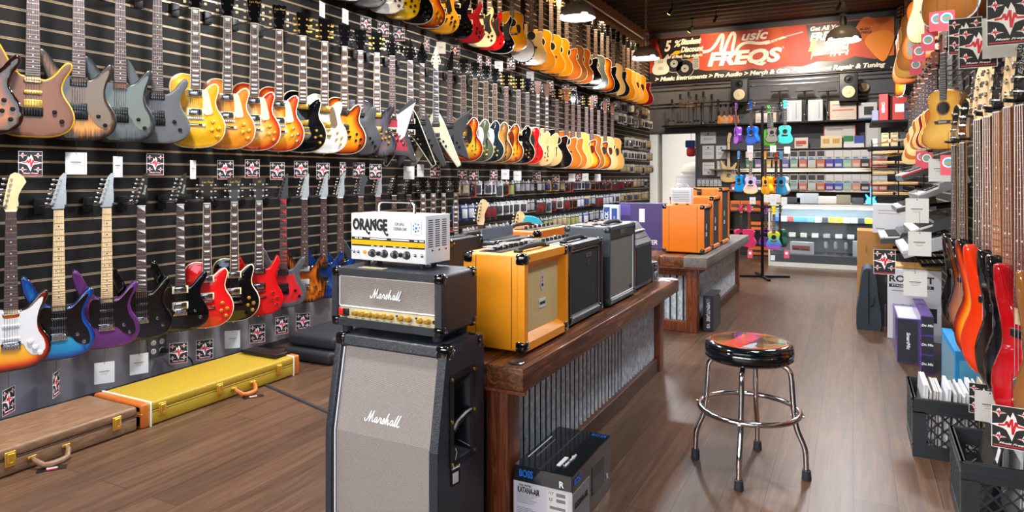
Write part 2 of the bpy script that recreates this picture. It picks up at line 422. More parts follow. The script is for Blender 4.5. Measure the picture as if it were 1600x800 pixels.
def board_mesh(kind):
    key = ('f', kind)
    if key in _G: return _G[key]
    k = K[kind]; yf, top, ze = geo(k); w0, w1 = neckw(k); L = k['L']; m = MB(); S = k['sc']
    W = lambda z: w0 + (w1 - w0) * (L - z) / (L - ze)
    def slab(za, zb, ya, yb, f, mi):
        a, b = W(za) * f / 2, W(zb) * f / 2
        m.add([(-a, yb, za), (a, yb, za), (a, ya, za), (-a, ya, za), (-b, yb, zb), (b, yb, zb), (b, ya, zb), (-b, ya, zb)], [(3, 2, 1, 0), (4, 5, 6, 7), (0, 1, 5, 4), (1, 2, 6, 5), (2, 3, 7, 6), (3, 0, 4, 7)], mi)
    slab(ze, L, top + .006, top + .0003, 1.0, 3)      # bound edge
    slab(ze, L, top + .003, top, .93, 0)
    zs = [L - S * (1 - 2 ** (-i / 12)) for i in range(k['fr'] + 1)]
    for z in zs[1:]: slab(z - .0012, z + .0012, top, top - .0011, .95, 1)
    slab(L - .002, L + .003, top + .004, top - .002, 1.0, 2)  # nut
    marks = [3, 5, 7, 9, 12, 15, 17, 19, 21] if k['inlay'] in ('dot',) else [1, 3, 5, 7, 9, 12, 15, 17, 19, 21]
    y = top - .0003
    for f in marks:
        if f > k['fr'] or k['inlay'] == 'none': continue
        z = (zs[f] + zs[f - 1]) / 2; g = (zs[f - 1] - zs[f]); w = W(z)
        if k['inlay'] == 'dot':
            for x in ([-w * .22, w * .22] if f == 12 else [0]): m.prism(circle(x, z, .0032, 8), y, y + .001, 2)
        elif k['inlay'] == 'trap': m.prism([(-w * .26, z - g * .28), (w * .26, z - g * .28), (w * .36, z + g * .28), (-w * .36, z + g * .28)], y, y + .001, 2)
        elif k['inlay'] == 'block': m.prism([(-w * .33, z - g * .33), (w * .33, z - g * .33), (w * .33, z + g * .33), (-w * .33, z + g * .33)], y, y + .001, 2)
        elif k['inlay'] == 'shark': m.prism([(-w * .42, z + g * .36), (w * .42, z - g * .36), (w * .42, z + g * .36)], y, y + .001, 2)
    _G[key] = m.mesh('fretboard', [blackp, steel, whitep, blackp], 0); return _G[key]
HEAD = {
 'openbook': ([(-.0215,0),(.0215,0),(.028,.02),(.034,.07),(.041,.13),(.044,.158),(.034,.165),(.018,.158),(0,.166),(-.018,.158),(-.034,.165),(-.044,.158),(-.041,.13),(-.034,.07),(-.028,.02)], [(sx * .026, z, sx) for z in (.035, .075, .115) for sx in (-1, 1)]),
 'paddle': ([(-.0235,0),(.0235,0),(.030,.02),(.033,.10),(.037,.165),(.03,.172),(0,.178),(-.03,.172),(-.037,.165),(-.033,.10),(-.030,.02)], [(sx * .026, z, sx) for z in (.045, .085, .125) for sx in (-1, 1)]),
 'strat': ([(-.0215,0),(.0215,0),(.027,.018),(.030,.035),(.027,.055),(.030,.08),(.040,.105),(.052,.128),(.060,.142),(.050,.165),(.034,.182),(.014,.188),(-.002,.178),(-.010,.155),(-.020,.10),(-.030,.035),(-.028,.012)], [(-.020 + i * .0044, .028 + i * .0255, -1) for i in range(6)]),
 'pointy': ([(-.0215,0),(.0215,0),(.032,.028),(.033,.06),(.030,.12),(.034,.19),(.020,.185),(.004,.165),(-.030,.045),(-.036,.02),(-.030,.006)], [(-.022 + i * .0062, .030 + i * .024, -1) for i in range(6)]),
 'arrow': ([(-.0215,0),(.0215,0),(.035,.03),(.046,.06),(.020,.13),(0,.195),(-.020,.13),(-.046,.06),(-.035,.03)], [(sx * (.030 - i * .006), .045 + i * .032, sx) for i in range(3) for sx in (-1, 1)]),
 'bass': ([(-.020,0),(.020,0),(.030,.03),(.026,.07),(.034,.12),(.055,.17),(.050,.205),(.025,.225),(0,.215),(-.015,.18),(-.035,.06),(-.035,.025)], [(-.016 + i * .006, .045 + i * .043, -1) for i in range(4)]),
 'uke': ([(-.0175,0),(.0175,0),(.024,.015),(.024,.075),(.028,.10),(.012,.108),(0,.104),(-.012,.108),(-.028,.10),(-.024,.075),(-.024,.015)], [(sx * .016, z, sx) for z in (.035, .072) for sx in (-1, 1)]),
}
def head_mesh(hk, kind):
    key = ('h', hk, kind)
    if key in _G: return _G[key]
    m = MB(); yf, top, ze = geo(K[kind]); L = K[kind]['L']
    pts = [(x, z + L) for x, z in HEAD[hk][0]]
    m.prism(pts, top + .004, top + .018, 0, side=1)
    _G[key] = m.mesh('headstock', [blackp, blackp], 35); return _G[key]
def tuner_mesh(big=False):
    key = ('t', big)
    if key in _G: return _G[key]
    m = MB(); s = 1.5 if big else 1.0
    m.cyl((0, -.010 * s, 0), (0, .010, 0), .0042 * s, n=10); m.cyl((0, -.002, 0), (0, .0, 0), .0065 * s, n=10)
    m.cyl((0, .014, 0), (.020 * s, .014, 0), .0028 * s, n=8); m.rbox((.028 * s, .014, 0), (.016 * s, .007 * s, .016 * s), .003, 1, seg=2)
    _G[key] = m.mesh('tuner', [chrome, chrome]); return _G[key]
def pick_mesh(t):
    key = ('p', t)
    if key in _G: return _G[key]
    m = MB()
    if t == 'hum':      # ring + metal cover with poles
        m.rbox((0, .002, 0), (.088, .008, .044), .003, 1, seg=2); m.rbox((0, -.003, 0), (.070, .010, .036), .003, 0, seg=2)
        for i in range(6): m.cyl((-.026 + i * .0104, -.0085, .009), (-.026 + i * .0104, -.0078, .009), .0024, n=8, mi=2)
    elif t == 'open':   # open coils with two rows of poles
        m.rbox((0, .0, 0), (.070, .010, .036), .002, 0, seg=2)
        for i in range(6):
            for z in (-.009, .009): m.cyl((-.026 + i * .0104, -.006, z), (-.026 + i * .0104, -.005, z), .0026, n=8, mi=2)
    elif t == 'single':
        m.rbox((0, 0, 0), (.070, .010, .018), .007, 0, seg=3)
        for i in range(6): m.cyl((-.026 + i * .0104, -.006, 0), (-.026 + i * .0104, -.005, 0), .0024, n=8, mi=2)
    elif t == 'bassp':
        m.rbox((-.028, 0, .014), (.056, .012, .028), .004, 0); m.rbox((.028, 0, -.014), (.056, .012, .028), .004, 0)
    _G[key] = m.mesh('pickup', [chrome, creamp, steel], 40); return _G[key]
def bridge_mesh(t):
    key = ('br', t)
    if key in _G: return _G[key]
    m = MB()
    if t == 'tom':
        m.rbox((0, -.007, .0), (.082, .010, .011), .003, 0, seg=2)
        for sx in (-1, 1): m.cyl((sx * .037, .004, 0), (sx * .037, -.012, 0), .006, n=10)
        for i in range(6): m.box((-.026 + i * .0104, -.0135, 0), (.006, .004, .008))
    elif t == 'trem':
        m.rbox((0, -.004, .0), (.078, .006, .042), .003, 0, seg=2)
        for i in range(6): m.rbox((-.026 + i * .0104, -.009, -.004), (.009, .006, .030), .002, 0, seg=1)
    elif t == 'acoustic':
        m.prism([(-.075, .0), (-.07, .012), (-.03, .016), (.03, .016), (.07, .012), (.075, 0), (.06, -.012), (-.06, -.012)], -.008, 0, 0)
        m.box((0, -.0095, .006), (.072, .004, .003), 1)
        for i in range(6): m.cyl((-.028 + i * .0112, -.008, -.004), (-.028 + i * .0112, -.011, -.004), .003, n=8, mi=1)
    elif t == 'uke':
        m.rbox((0, -.005, 0), (.072, .008, .016), .003, 0); m.box((0, -.010, .002), (.045, .003, .003), 1)
    elif t == 'bass':
        m.rbox((0, -.004, 0), (.085, .008, .055), .004, 0)
        for i in range(4): m.rbox((-.027 + i * .018, -.011, .002), (.013, .008, .040), .002, 0, seg=1)
    _G[key] = m.mesh('bridge', [chrome, whitep], 40); return _G[key]
def tail_mesh():
    if 'tail' in _G: return _G['tail']
    m = MB(); m.rbox((0, -.008, 0), (.100, .010, .013), .004, 0)
    for sx in (-1, 1): m.cyl((sx * .043, .004, 0), (sx * .043, -.014, 0), .008, n=10)
    _G['tail'] = m.mesh('tailpiece', [chrome]); return _G['tail']
def knob_mesh(t):
    key = ('k', t)
    if key in _G: return _G[key]
    M = Matrix.Rotation(PI / 2, 4, 'X'); m = MB()
    if t == 'speed': m.lathe([(.0125, 0), (.0125, .003), (.0105, .006), (.010, .014), (.008, .0155), (.0, .0158)], 16, M=M)
    else: m.lathe([(.0095, 0), (.010, .004), (.009, .014), (.0075, .016), (0, .0165)], 16, M=M)
    _G[key] = m.mesh('knob', [chrome]); return _G[key]
GUARD = {
 'lp': [(.040,.322),(.062,.334),(.078,.28),(.090,.222),(.090,.205),(.074,.196),(.044,.204)],
 'strat': [(-.030,.300),(-.062,.300),(-.085,.290),(-.092,.245),(-.088,.195),(-.070,.155),(-.045,.136),(.0,.134),(.044,.130),(.062,.095),(.088,.068),(.118,.072),(.136,.096),(.130,.140),(.108,.185),(.102,.235),(.110,.285),(.124,.325),(.126,.348),(.108,.338),(.072,.298),(.034,.282),(.030,.26),(-.030,.26)],
 'sg': [(.032,.318),(.070,.322),(.10,.345),(.108,.33),(.098,.27),(.102,.22),(.118,.17),(.100,.15),(.05,.17),(.038,.21)],
 'es': [(.036,.335),(.064,.345),(.085,.300),(.088,.240),(.070,.178),(.046,.180),(.038,.23)],
 'dread': [(.046,.345),(.060,.33),(.085,.335),(.106,.315),(.112,.27),(.104,.235),(.082,.222),(.066,.245),(.060,.285)],
 'super': [(-.030,.268),(-.062,.275),(-.080,.25),(-.080,.185),(-.058,.122),(.0,.118),(.05,.112),(.078,.08),(.115,.062),(.138,.078),(.130,.135),(.106,.18),(.098,.23),(.110,.275),(.128,.315),(.118,.325),(.06,.262),(.032,.255),(.030,.24),(-.030,.24)],
 'explorer': [(.04,.33),(.19,.44),(.165,.37),(.10,.16),(.06,.13),(.045,.20)],
 'firebird': [(-.03,.35),(-.10,.38),(-.085,.28),(-.05,.17),(.0,.14),(.08,.10),(.10,.14),(.08,.22),(.10,.32),(.032,.32)],
 'bass': [(-.032,.36),(-.075,.36),(-.10,.31),(-.095,.24),(-.06,.17),(.02,.15),(.08,.09),(.12,.10),(.12,.15),(.09,.22),(.09,.29),(.11,.35),(.05,.33),(.032,.30),(-.03,.30)],
}
def guard_mesh(t):
    key = ('g', t)
    if key in _G: return _G[key]
    m = MB(); pts = catmull(GUARD[t], 3) if t != 'explorer' else GUARD[t]
    m.prism(pts, -.0028, .0, 0, side=1)
    _G[key] = m.mesh('pickguard', [creamp, whitep], 35); return _G[key]
def hanger_meshes():
    if 'hang' in _G: return _G['hang']
    a = MB(); a.rbox((.006, 0, 0), (.012, .055, .085), .003)                # plate, local X is off the wall
    b = MB(); b.tube([(.010, 0, .0), (.06, 0, .004), (.13, 0, .006)], .0045, 8)
    c = MB(); c.tube([(-.028, -.035, 0.002), (-.033, -.012, 0), (-.028, .012, 0), (0, .020, 0), (.028, .012, 0), (.033, -.012, 0), (.028, -.035, 0.002)], .006, 8)
    _G['hang'] = (a.mesh('wall_plate', blackmetal), b.mesh('arm', steel), c.mesh('yoke', rubber)); return _G['hang']

rosew = wood('rosewood', '#33201a', '#5c3d30', (40, 40, 4), .5, bands=3)
ebony = mat('ebony', '#1c1a1c', .45)
maple = wood('maple', '#d9b380', '#edd0a0', (40, 40, 3), .3, coat=.4, bands=2)
mahog = wood('mahogany', '#5c2c18', '#7a4022', (40, 40, 4), .35, coat=.3)
cedar_side = wood('brown_sides', '#7c4420', '#a8642c', (30, 30, 5), .25, coat=.8)
natural_side = wood('honey_sides', '#b87f38', '#d8a450', (30, 30, 5), .25, coat=.8)

ALLG = []
def guitar(kind, loc, rz, label, group, front, side=None, bind=None, s=1.0, name='electric_guitar', cat='guitar',
           neck=mahog, board=rosew, inl=whitep, headm=blackg, hw=chrome, knobm=None, pu='hum', pucol=None, ring=creamp,
           pickups=2, guard=None, guardm=creamp, knobs=4, lod=2, tunm=None, head=None, logo=None, bbind=None, nuthook=True, trem=False, wallx=-3.86, hang_len=None):
    k = K[kind]; yf, top, ze = geo(k); L = k['L']; hk = head or k['head']; side = side or front
    g = empty(name, loc, rz, label, cat, group); g.scale = (s, s, s); kw = K[kind]
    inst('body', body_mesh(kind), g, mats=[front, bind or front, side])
    inst('neck', neck_mesh(kind), g, mats=[neck])
    inst('fretboard', board_mesh(kind), g, mats=[board, steel, inl, bbind or board])
    hd = inst('headstock', head_mesh(hk, kind), g, mats=[headm, neck])
    ac = k.get('ac'); tunm = tunm or hw
    if lod >= 1 or hk in ('openbook', 'paddle', 'uke', 'bass'):
        tm = tuner_mesh(hk == 'bass')
        for x, z, sx in HEAD[hk][1]:
            inst('tuner', tm, hd, (x, top + .004, z + L), (0, 0 if sx > 0 else PI, 0), mats=[hw, tunm])
    if logo: text(logo, .020, mat('gold_logo', '#d8b24a', .3, .6), g, (0.002, top + .0035, L + .135), (0, 0 if hk != 'pointy' else 0, 0), name='headstock_lettering', shear=.3) if hk == 'openbook' else text(logo, .022, mat('silver_logo', '#d0d0d0', .3, .6), g, (.016, top + .0035, L + .09), (0, R(-80), 0), name='headstock_lettering', shear=.3)
    zb = L - k['sc']
    if ac:
        rr = .026 if k['o'] == 'uke' else .05; zc = .165 if k['o'] == 'uke' else (.335 if k['o'] == 'classical' else .355)
        key = ('sh', rr)
        if key not in _G:
            m = MB(); m.prism(circle(0, 0, rr, 24), -.0006, .0, 0); _G[key] = m.mesh('soundhole', [hole], 0)
            m = MB(); ro = circle(0, 0, rr * 1.2, 28); ri = circle(0, 0, rr * 1.02, 28); n = 28
            m.add([(x, -.0012, z) for x, z in ro] + [(x, -.0012, z) for x, z in ri], [(i, (i + 1) % n, n + (i + 1) % n, n + i) for i in range(n)])
            _G[('ro', rr)] = m.mesh('rosette', [blackp], 0)
        inst('soundhole', _G[key], g, (0, yf, zc)); inst('rosette', _G[('ro', rr)], g, (0, yf, zc), mats=[ring])
        inst('bridge', bridge_mesh('uke' if k['o'] == 'uke' else 'acoustic'), g, (0, yf, zb), mats=[mat('bridge_dark', '#2a1a12', .5), whitep])
        if guard: inst('pickguard', guard_mesh('dread'), g, (0, yf + .0022, 0), mats=[guardm, guardm])
    else:
        if k['o'] == 'bass':
            inst('bridge', bridge_mesh('bass'), g, (0, yf, zb - .01), mats=[hw, hw])
            inst('pickup', pick_mesh('bassp'), g, (0, yf - .004, zb + .14), mats=[blackp, blackp, steel])
            kn = [(.085, .12), (.105, .09), (.12, .06)]
            if guard: inst('pickguard', guard_mesh('bass'), g, (0, yf, 0), mats=[guardm, guardm])
        else:
            tremk = trem or k['o'] in ('strat', 'super', 'star')
            if tremk: inst('bridge', bridge_mesh('trem'), g, (0, yf, zb - .004), mats=[hw, hw])
            else:
                inst('bridge', bridge_mesh('tom'), g, (0, yf, zb), mats=[hw, hw]); inst('tailpiece', tail_mesh(), g, (0, yf, zb - .038), mats=[hw])
            zs = {1: [zb + .035], 2: [zb + .035, ze - .025], 3: [zb + .030, (zb + .03 + ze - .02) / 2, ze - .018]}[pickups]
            gt = guard
            if gt: inst('pickguard', guard_mesh(gt), g, (0, yf - (.004 if k['arch'] else 0), 0), mats=[guardm, mat('guard_edge', '#d8d4cc', .4)])
            for i, z in enumerate(zs):
                t = pu if not (pu == 'hss' or pu == 'hsh') else ('open' if (i == 0 or (pu == 'hsh' and i == 2)) else 'single')
                c = pucol or (hw if t == 'hum' else blackp)
                inst('pickup', pick_mesh(t), g, (0, yf - .004, z), mats=[c, ring, steel])
            kn = {4: [(.092, .155), (.122, .118), (.085, .108), (.115, .072)], 2: [(.082, .120), (.110, .078)], 3: [(.075, .135), (.095, .105), (.115, .075)], 0: []}[knobs]
            if k['o'] == 'firebird' or kind in ('vee', 'explorer', 'star'): kn = [(x * .8, z + .03) for x, z in kn]
        km = knobm or hw
        for x, z in kn: inst('knob', knob_mesh('speed' if knobm else 'dome'), g, (x, -k['th'] / 2 - (k['arch'] * .45), z), mats=[km])
        if kind in ('es', 'jazz'):
            if 'fh' not in _G:
                m = MB(); c = [(-.008, -.06), (-.012, -.05), (-.004, -.045), (.002, 0), (-.004, .04), (.004, .058), (.014, .055), (.012, .045), (.006, .042), (.010, 0), (.005, -.05), (0, -.062)]
                m.prism(catmull(c, 2), -.0015, .0015, 0); _G['fh'] = m.mesh('f_hole', [hole], 0)
            for sx in (-1, 1): inst('f_hole', _G['fh'], g, (sx * .118, -k['th'] / 2 - k['arch'] * .78, .18), (0, 0, 0 if sx < 0 else PI * 0), mats=[hole])
    if lod >= 2:
        ns = 4 if k['o'] in ('bass', 'uke') else 6; w0, w1 = neckw(k)
        for i in range(ns):
            key = ('st', kind, i)
            if key not in _G:
                u = (i - (ns - 1) / 2) / (ns - 1); m = MB()
                m.cyl((u * w0 * .82, top - .003, L), (u * w1 * .92, (yf - .012), zb), (.0011 if k['o'] == 'bass' else .0007) * (1.25 - .1 * i), n=4)
                _G[key] = m.mesh('string', [steel])
            inst('string', _G[key], g)
    if 'pin' not in _G:
        m = MB(); m.cyl((0, 0, .004), (0, 0, -.008), .006, .008, n=10); _G['pin'] = m.mesh('strap_button', [chrome])
    inst('strap_button', _G['pin'], g, (0, 0, .002 if k['o'] not in ('vee', 'star', 'explorer') else {'vee': .16, 'star': .075, 'explorer': .01}[k['o']]), mats=[hw])
    ALLG.append((g, label, loc, rz, s, k, kind))
    return g
def hanger(x, y, z, rz, what, side=1, group='wall hangers for the guitars', yo=-.036):
    """side=+1 left wall, -1 right wall; x,y = axis of the hanging instrument; yo = how far its neck lies before that axis"""
    pm, am, ym = hanger_meshes()
    x, y = x - math.sin(rz) * yo, y + math.cos(rz) * yo
    reach = abs(x - (WALLX_L if side > 0 else WALLX_R))
    h = empty('guitar_hanger', ((WALLX_L if side > 0 else WALLX_R), y, z), 0 if side > 0 else PI, 'black hook holding the ' + what, 'hook', group)
    inst('wall_plate', pm, h); rr_ = rz - (0 if side > 0 else PI)
    inst('arm', am, h, scale=(max(.3, (reach - .022) / .13), 1, 1))
    inst('yoke', ym, h, (reach, 0, .006), (0, 0, rr_))
    return h
WALLX_L, WALLX_R = -3.855, .80
# ================================================================ ROOM
XL, XR, YF, YB, ZC = -3.86, 0.80, -2.2, 14.0, 4.32
PITCH = 0.0789
def struct(name, m, mats, smooth=0): return tag(m.build(name, mats, smooth=smooth), kind='structure')
# floor: dark laminate planks running to the back of the shop
fm = mat('plank_floor', '#6b5040', .32); nt = fm.node_tree
mp = mapping(nt, (1, 1, 1), (0, 0, PI / 2)); br = nt.nodes.new('ShaderNodeTexBrick')
br.inputs['Scale'].default_value = 1.0; br.inputs['Brick Width'].default_value = 1.25; br.inputs['Row Height'].default_value = .155
br.inputs['Mortar Size'].default_value = .0018; br.offset = .37; br.inputs['Mortar Smooth'].default_value = .2
br.inputs['Color1'].default_value = (0, 0, 0, 1); br.inputs['Color2'].default_value = (1, 1, 1, 1); br.inputs['Mortar'].default_value = (.5, .5, .5, 1)
nt.links.new(mp.outputs[0], br.inputs['Vector'])
mp2 = mapping(nt, (14, .8, 1)); n1 = noise(nt, mp2, 2.2, 6, .65, 1.2)
mp3 = mapping(nt, (60, 2.2, 1)); n2 = noise(nt, mp3, 2.0, 4, .6, .5)
r1 = ramp(nt, [(.25, '#402a1b'), (.5, '#563c2a'), (.75, '#6b4e3a')]); nt.links.new(n1.outputs['Fac'], r1.inputs[0])
mx = nt.nodes.new('ShaderNodeMix'); mx.data_type = 'RGBA'; mx.blend_type = 'OVERLAY'; mx.inputs[0].default_value = .35
nt.links.new(r1.outputs[0], mx.inputs[6]); nt.links.new(n2.outputs['Fac'], mx.inputs[7])
hs = nt.nodes.new('ShaderNodeHueSaturation'); vm = nt.nodes.new('ShaderNodeMapRange'); vm.inputs[3].default_value = .82; vm.inputs[4].default_value = 1.18
nt.links.new(br.outputs['Color'], vm.inputs[0]); nt.links.new(vm.outputs[0], hs.inputs['Value']); nt.links.new(mx.outputs[2], hs.inputs['Color'])
mo = nt.nodes.new('ShaderNodeMix'); mo.data_type = 'RGBA'; mo.inputs[7].default_value = rgb('#2c2018')
nt.links.new(br.outputs['Fac'], mo.inputs[0]); nt.links.new(hs.outputs[0], mo.inputs[6]); nt.links.new(mo.outputs[2], nt.nodes['Principled BSDF'].inputs['Base Color'])
rr = nt.nodes.new('ShaderNodeMapRange'); rr.inputs[3].default_value = .30; rr.inputs[4].default_value = .46; nt.links.new(n2.outputs['Fac'], rr.inputs[0]); nt.links.new(rr.outputs[0], nt.nodes['Principled BSDF'].inputs['Roughness'])
bump(nt, n2.outputs['Fac'], .12, .001)
m = MB(); m.b2((XL - .2, YF - .2, -.06), (XR + .2, YB + 3.2, 0)); struct('floor', m, fm)
# slat walls
slatblk = mat('slat_board_black', '#1a1819', .6, spec=.25); nt = slatblk.node_tree
mpp = mapping(nt, (1, .35, 1)); nn = noise(nt, mpp, 5, 4, .6); rr2 = ramp(nt, [(.35, '#0d0c0d'), (.7, '#191716')]); nt.links.new(nn.outputs['Fac'], rr2.inputs[0]); nt.links.new(rr2.outputs[0], nt.nodes['Principled BSDF'].inputs['Base Color'])
slatmetal = mat('slat_channel_metal', '#b8a488', .38, .55)
greywall = mat('grey_paint', '#6a686c', .6); nt = greywall.node_tree
mpp = mapping(nt); nn = noise(nt, mpp, 1.5, 3); rr2 = ramp(nt, [(.3, '#77747a'), (.7, '#8c898e')]); nt.links.new(nn.outputs['Fac'], rr2.inputs[0]); nt.links.new(rr2.outputs[0], nt.nodes['Principled BSDF'].inputs['Base Color'])
def slatwall(m, x, sgn, y0, y1, z0, z1):
    """sgn=+1: front face looks to +X"""
    m.b2((x - sgn * .010, y0, z0), (x - sgn * .03, y1, z1), 2)
    k0 = math.ceil((z0 - CAMH) / PITCH); k1 = math.floor((z1 - CAMH) / PITCH); prev = z0
    for k in range(k0, k1 + 2):
        z = CAMH + k * PITCH if k <= k1 else z1 + .006
        m.b2((x, y0, prev), (x - sgn * .012, y1, z - .006), 0)
        if k <= k1:
            m.b2((x + sgn * .0012, y0, z - .0062), (x - sgn * .004, y1, z - .0018), 1)
            m.b2((x + sgn * .0012, y0, z + .0026), (x - sgn * .004, y1, z + .0062), 1)
            m.b2((x - sgn * .006, y0, z - .006), (x - sgn * .012, y1, z + .006), 1)
        prev = z + .006
upper = mat('upper_wall_tan', '#8a6238', .6)
m = MB(); slatwall(m, XL, 1, YF, YB, .38, 3.92)
m.b2((XL - .14, YF, 0), (XL - .03, YB, ZC), 3); m.b2((XL - .03, YF, 0), (XL - .004, YB, .38), 3); m.b2((XL - .03, YF, 3.92), (XL - .002, YB, ZC), 4)
struct('wall_left', m, [slatblk, slatmetal, hole, greywall, upper])
m = MB(); slatwall(m, XR, -1, 1.2, YB, .05, 3.6)
m.b2((XR + .03, 1.2, 0), (XR + .14, YB, ZC), 3); m.b2((XR, YF, 0), (XR + .14, 1.2, .95), 3); m.b2((XR, YF, 3.0), (XR + .14, 1.2, ZC), 3); m.b2((XR + .002, YF, 3.6), (XR + .03, YB, ZC), 3)
struct('wall_right', m, [slatblk, slatmetal, hole, mat('dark_grey_paint', '#34343a', .6)])
m = MB(); m.b2((XL - .004, YF, 0), (XL + .008, YB, .035)); struct('baseboard_left', m, mat('dark_base', '#2c2b30', .5))
m = MB(); m.b2((XR - .01, YF, 0), (XR + .02, YB, .05)); struct('baseboard_right', m, MATS['dark_base'])
# ceiling, corrugated deck with ribs across the shop
cm = mat('ceiling_deck', '#33271f', .55)
m = MB(); ny = 330; vs = []; fs = []
for i in range(ny + 1):
    y = YF - .2 + (YB + .4 - YF) * i / ny; z = ZC + .025 * math.sin(y * 2 * PI / .30)
    vs += [(XL - .2, y, z), (XR + .2, y, z)]
for i in range(ny): fs.append((2 * i, 2 * i + 1, 2 * i + 3, 2 * i + 2))
m.add(vs, fs); m.b2((XL - .2, YF - .2, ZC + .06), (XR + .2, YB + .2, ZC + .12)); struct('ceiling', m, cm, 60)
# back wall with the doorway
wb = mat('back_wall_paint', '#44464f', .6)
dx0, dx1 = onY(1013, YB).x, onY(1087, YB).x; dz = onY(1050, YB, 209).z
m = MB(); m.b2((XL - .14, YB, 0), (dx0, YB + .12, ZC)); m.b2((dx1, YB, 0), (XR + .14, YB + .12, ZC)); m.b2((dx0, YB, dz), (dx1, YB + .12, ZC)); struct('wall_back', m, wb)
m = MB(); t = .05
m.b2((dx0 - t, YB - .03, 0), (dx0, YB + .12, dz + t)); m.b2((dx1, YB - .03, 0), (dx1 + t, YB + .12, dz + t)); m.b2((dx0, YB - .03, dz), (dx1, YB + .12, dz + t))
struct('trim_1', m, mat('door_trim', '#3a3a40', .5))
m = MB(); bwh = mat('stock_room_wall', '#cfccc6', .7)
m.b2((dx0 - .9, YB + 2.6, 0), (dx1 + .9, YB + 2.7, 3)); m.b2((dx0 - 1.0, YB + .12, 0), (dx0 - .9, YB + 2.7, 3)); m.b2((dx1 + .9, YB + .12, 0), (dx1 + 1.0, YB + 2.7, 3)); m.b2((dx0 - 1, YB + .12, 3), (dx1 + 1, YB + 2.7, 3.05))
struct('wall_stock_room', m, bwh)
# storefront behind the photographer: brick knee wall, black mullions and glass
m = MB(); m.b2((XL - .14, YF - .15, 0), (XR + .14, YF, .95)); m.b2((XL - .14, YF - .15, 3.0), (XR + .14, YF, ZC + .1)); struct('wall_front', m, MATS['dark_grey_paint'])
gl = mat('clear_glass', '#ffffff', .0); nt = gl.node_tree; nt.nodes.remove(nt.nodes['Principled BSDF'])
tr_ = nt.nodes.new('ShaderNodeBsdfTransparent'); tr_.inputs[0].default_value = (.97, .98, .98, 1); gs = nt.nodes.new('ShaderNodeBsdfGlossy'); gs.inputs['Roughness'].default_value = .02
fr = nt.nodes.new('ShaderNodeFresnel'); fr.inputs[0].default_value = 1.45; mxs = nt.nodes.new('ShaderNodeMixShader')
nt.links.new(fr.outputs[0], mxs.inputs[0]); nt.links.new(tr_.outputs[0], mxs.inputs[1]); nt.links.new(gs.outputs[0], mxs.inputs[2]); nt.links.new(mxs.outputs[0], nt.nodes['Material Output'].inputs['Surface'])
wn = 1
for x0, x1 in ((XL, -2.4), (-2.4, -.9), (-.9, XR)):
    w = empty('window_%d' % wn, (x0, YF - .07, .95)); w['kind'] = 'structure'; wn += 1
    m = MB(); W = x1 - x0; Hh = 2.05
    m.b2((0, -.03, 0), (.05, .03, Hh)); m.b2((W - .05, -.03, 0), (W, .03, Hh)); m.b2((.05, -.03, 0), (W - .05, .03, .06)); m.b2((.05, -.03, Hh - .06), (W - .05, .03, Hh)); m.b2((.05, -.03, 2.3), (W - .05, .03, 2.36))
    m.build('window_frame', blackmetal, w, smooth=0)
    m = MB(); m.b2((.05, -.004, .06), (W - .05, .004, Hh - .06)); m.build('pane', gl, w, smooth=0)
w = empty('window_4', (XR + .07, YF, .95), PI / 2); w['kind'] = 'structure'; m = MB()  # unseen side window, added for daylight and reflections on the left guitars
for a_ in (0, 1.65, 3.35): m.b2((a_, -.03, 0), (a_ + .05, .03, 2.05))
m.b2((.05, -.03, 0), (3.35, .03, .06)); m.b2((.05, -.03, 1.99), (3.35, .03, 2.05)); m.build('window_frame', blackmetal, w, smooth=0)
m = MB(); m.b2((.05, -.004, .06), (3.35, .004, 1.99)); m.build('pane', gl, w, smooth=0)
m = MB(); m.b2((-12, YF - 9, -.08), (10, YF - .15, -.02)); m.b2((XR + .2, YF - .15, -.08), (10, 6, -.02)); tag(m.build('pavement', mat('pavement', '#a8a49c', .8), smooth=0), kind='structure')

# ---------------------------------------------------------------- light
w = bpy.data.worlds.new('sky'); bpy.context.scene.world = w; w.use_nodes = True
bg = w.node_tree.nodes['Background']; sk = w.node_tree.nodes.new('ShaderNodeTexSky'); sk.sky_type = 'NISHITA'
sk.sun_disc = False; sk.sun_elevation = R(42); sk.sun_rotation = R(200); sk.air_density = 1.0; sk.dust_density = 3.0
w.node_tree.links.new(sk.outputs[0], bg.inputs[0]); bg.inputs[1].default_value = WORLD_S
def lamp(kind, loc, e, col=(1, .93, .84), size=.2, rot=None, target=None, spot=None, sy=None):
    l = bpy.data.lights.new(kind.lower() + '_light', kind); l.energy = e; l.color = col
    if kind == 'AREA':
        l.size = size
        if sy: l.shape = 'RECTANGLE'; l.size_y = sy
    elif kind in ('POINT', 'SPOT'): l.shadow_soft_size = size
    if kind == 'SPOT': l.spot_size = R(spot or 70); l.spot_blend = .8
    o = bpy.data.objects.new(l.name, l); C.objects.link(o); o.location = loc
    if target is not None:
        d = Vector(target) - Vector(loc); o.rotation_euler = d.to_track_quat('-Z', 'Y').to_euler()
    elif rot: o.rotation_euler = rot
    return o
po = lamp('AREA', ((XL + XR) / 2, YF - .02, 1.97), 1, size=XR - XL, sy=2.0, target=((XL + XR) / 2, 5, 1.97)); po.data.cycles.is_portal = True

po = lamp('AREA', (XR + .02, (YF + 1.2) / 2, 1.97), 1, size=3.4, sy=2.0, target=(-3, (YF + 1.2) / 2, 1.97)); po.data.cycles.is_portal = True  # portal of the added side window
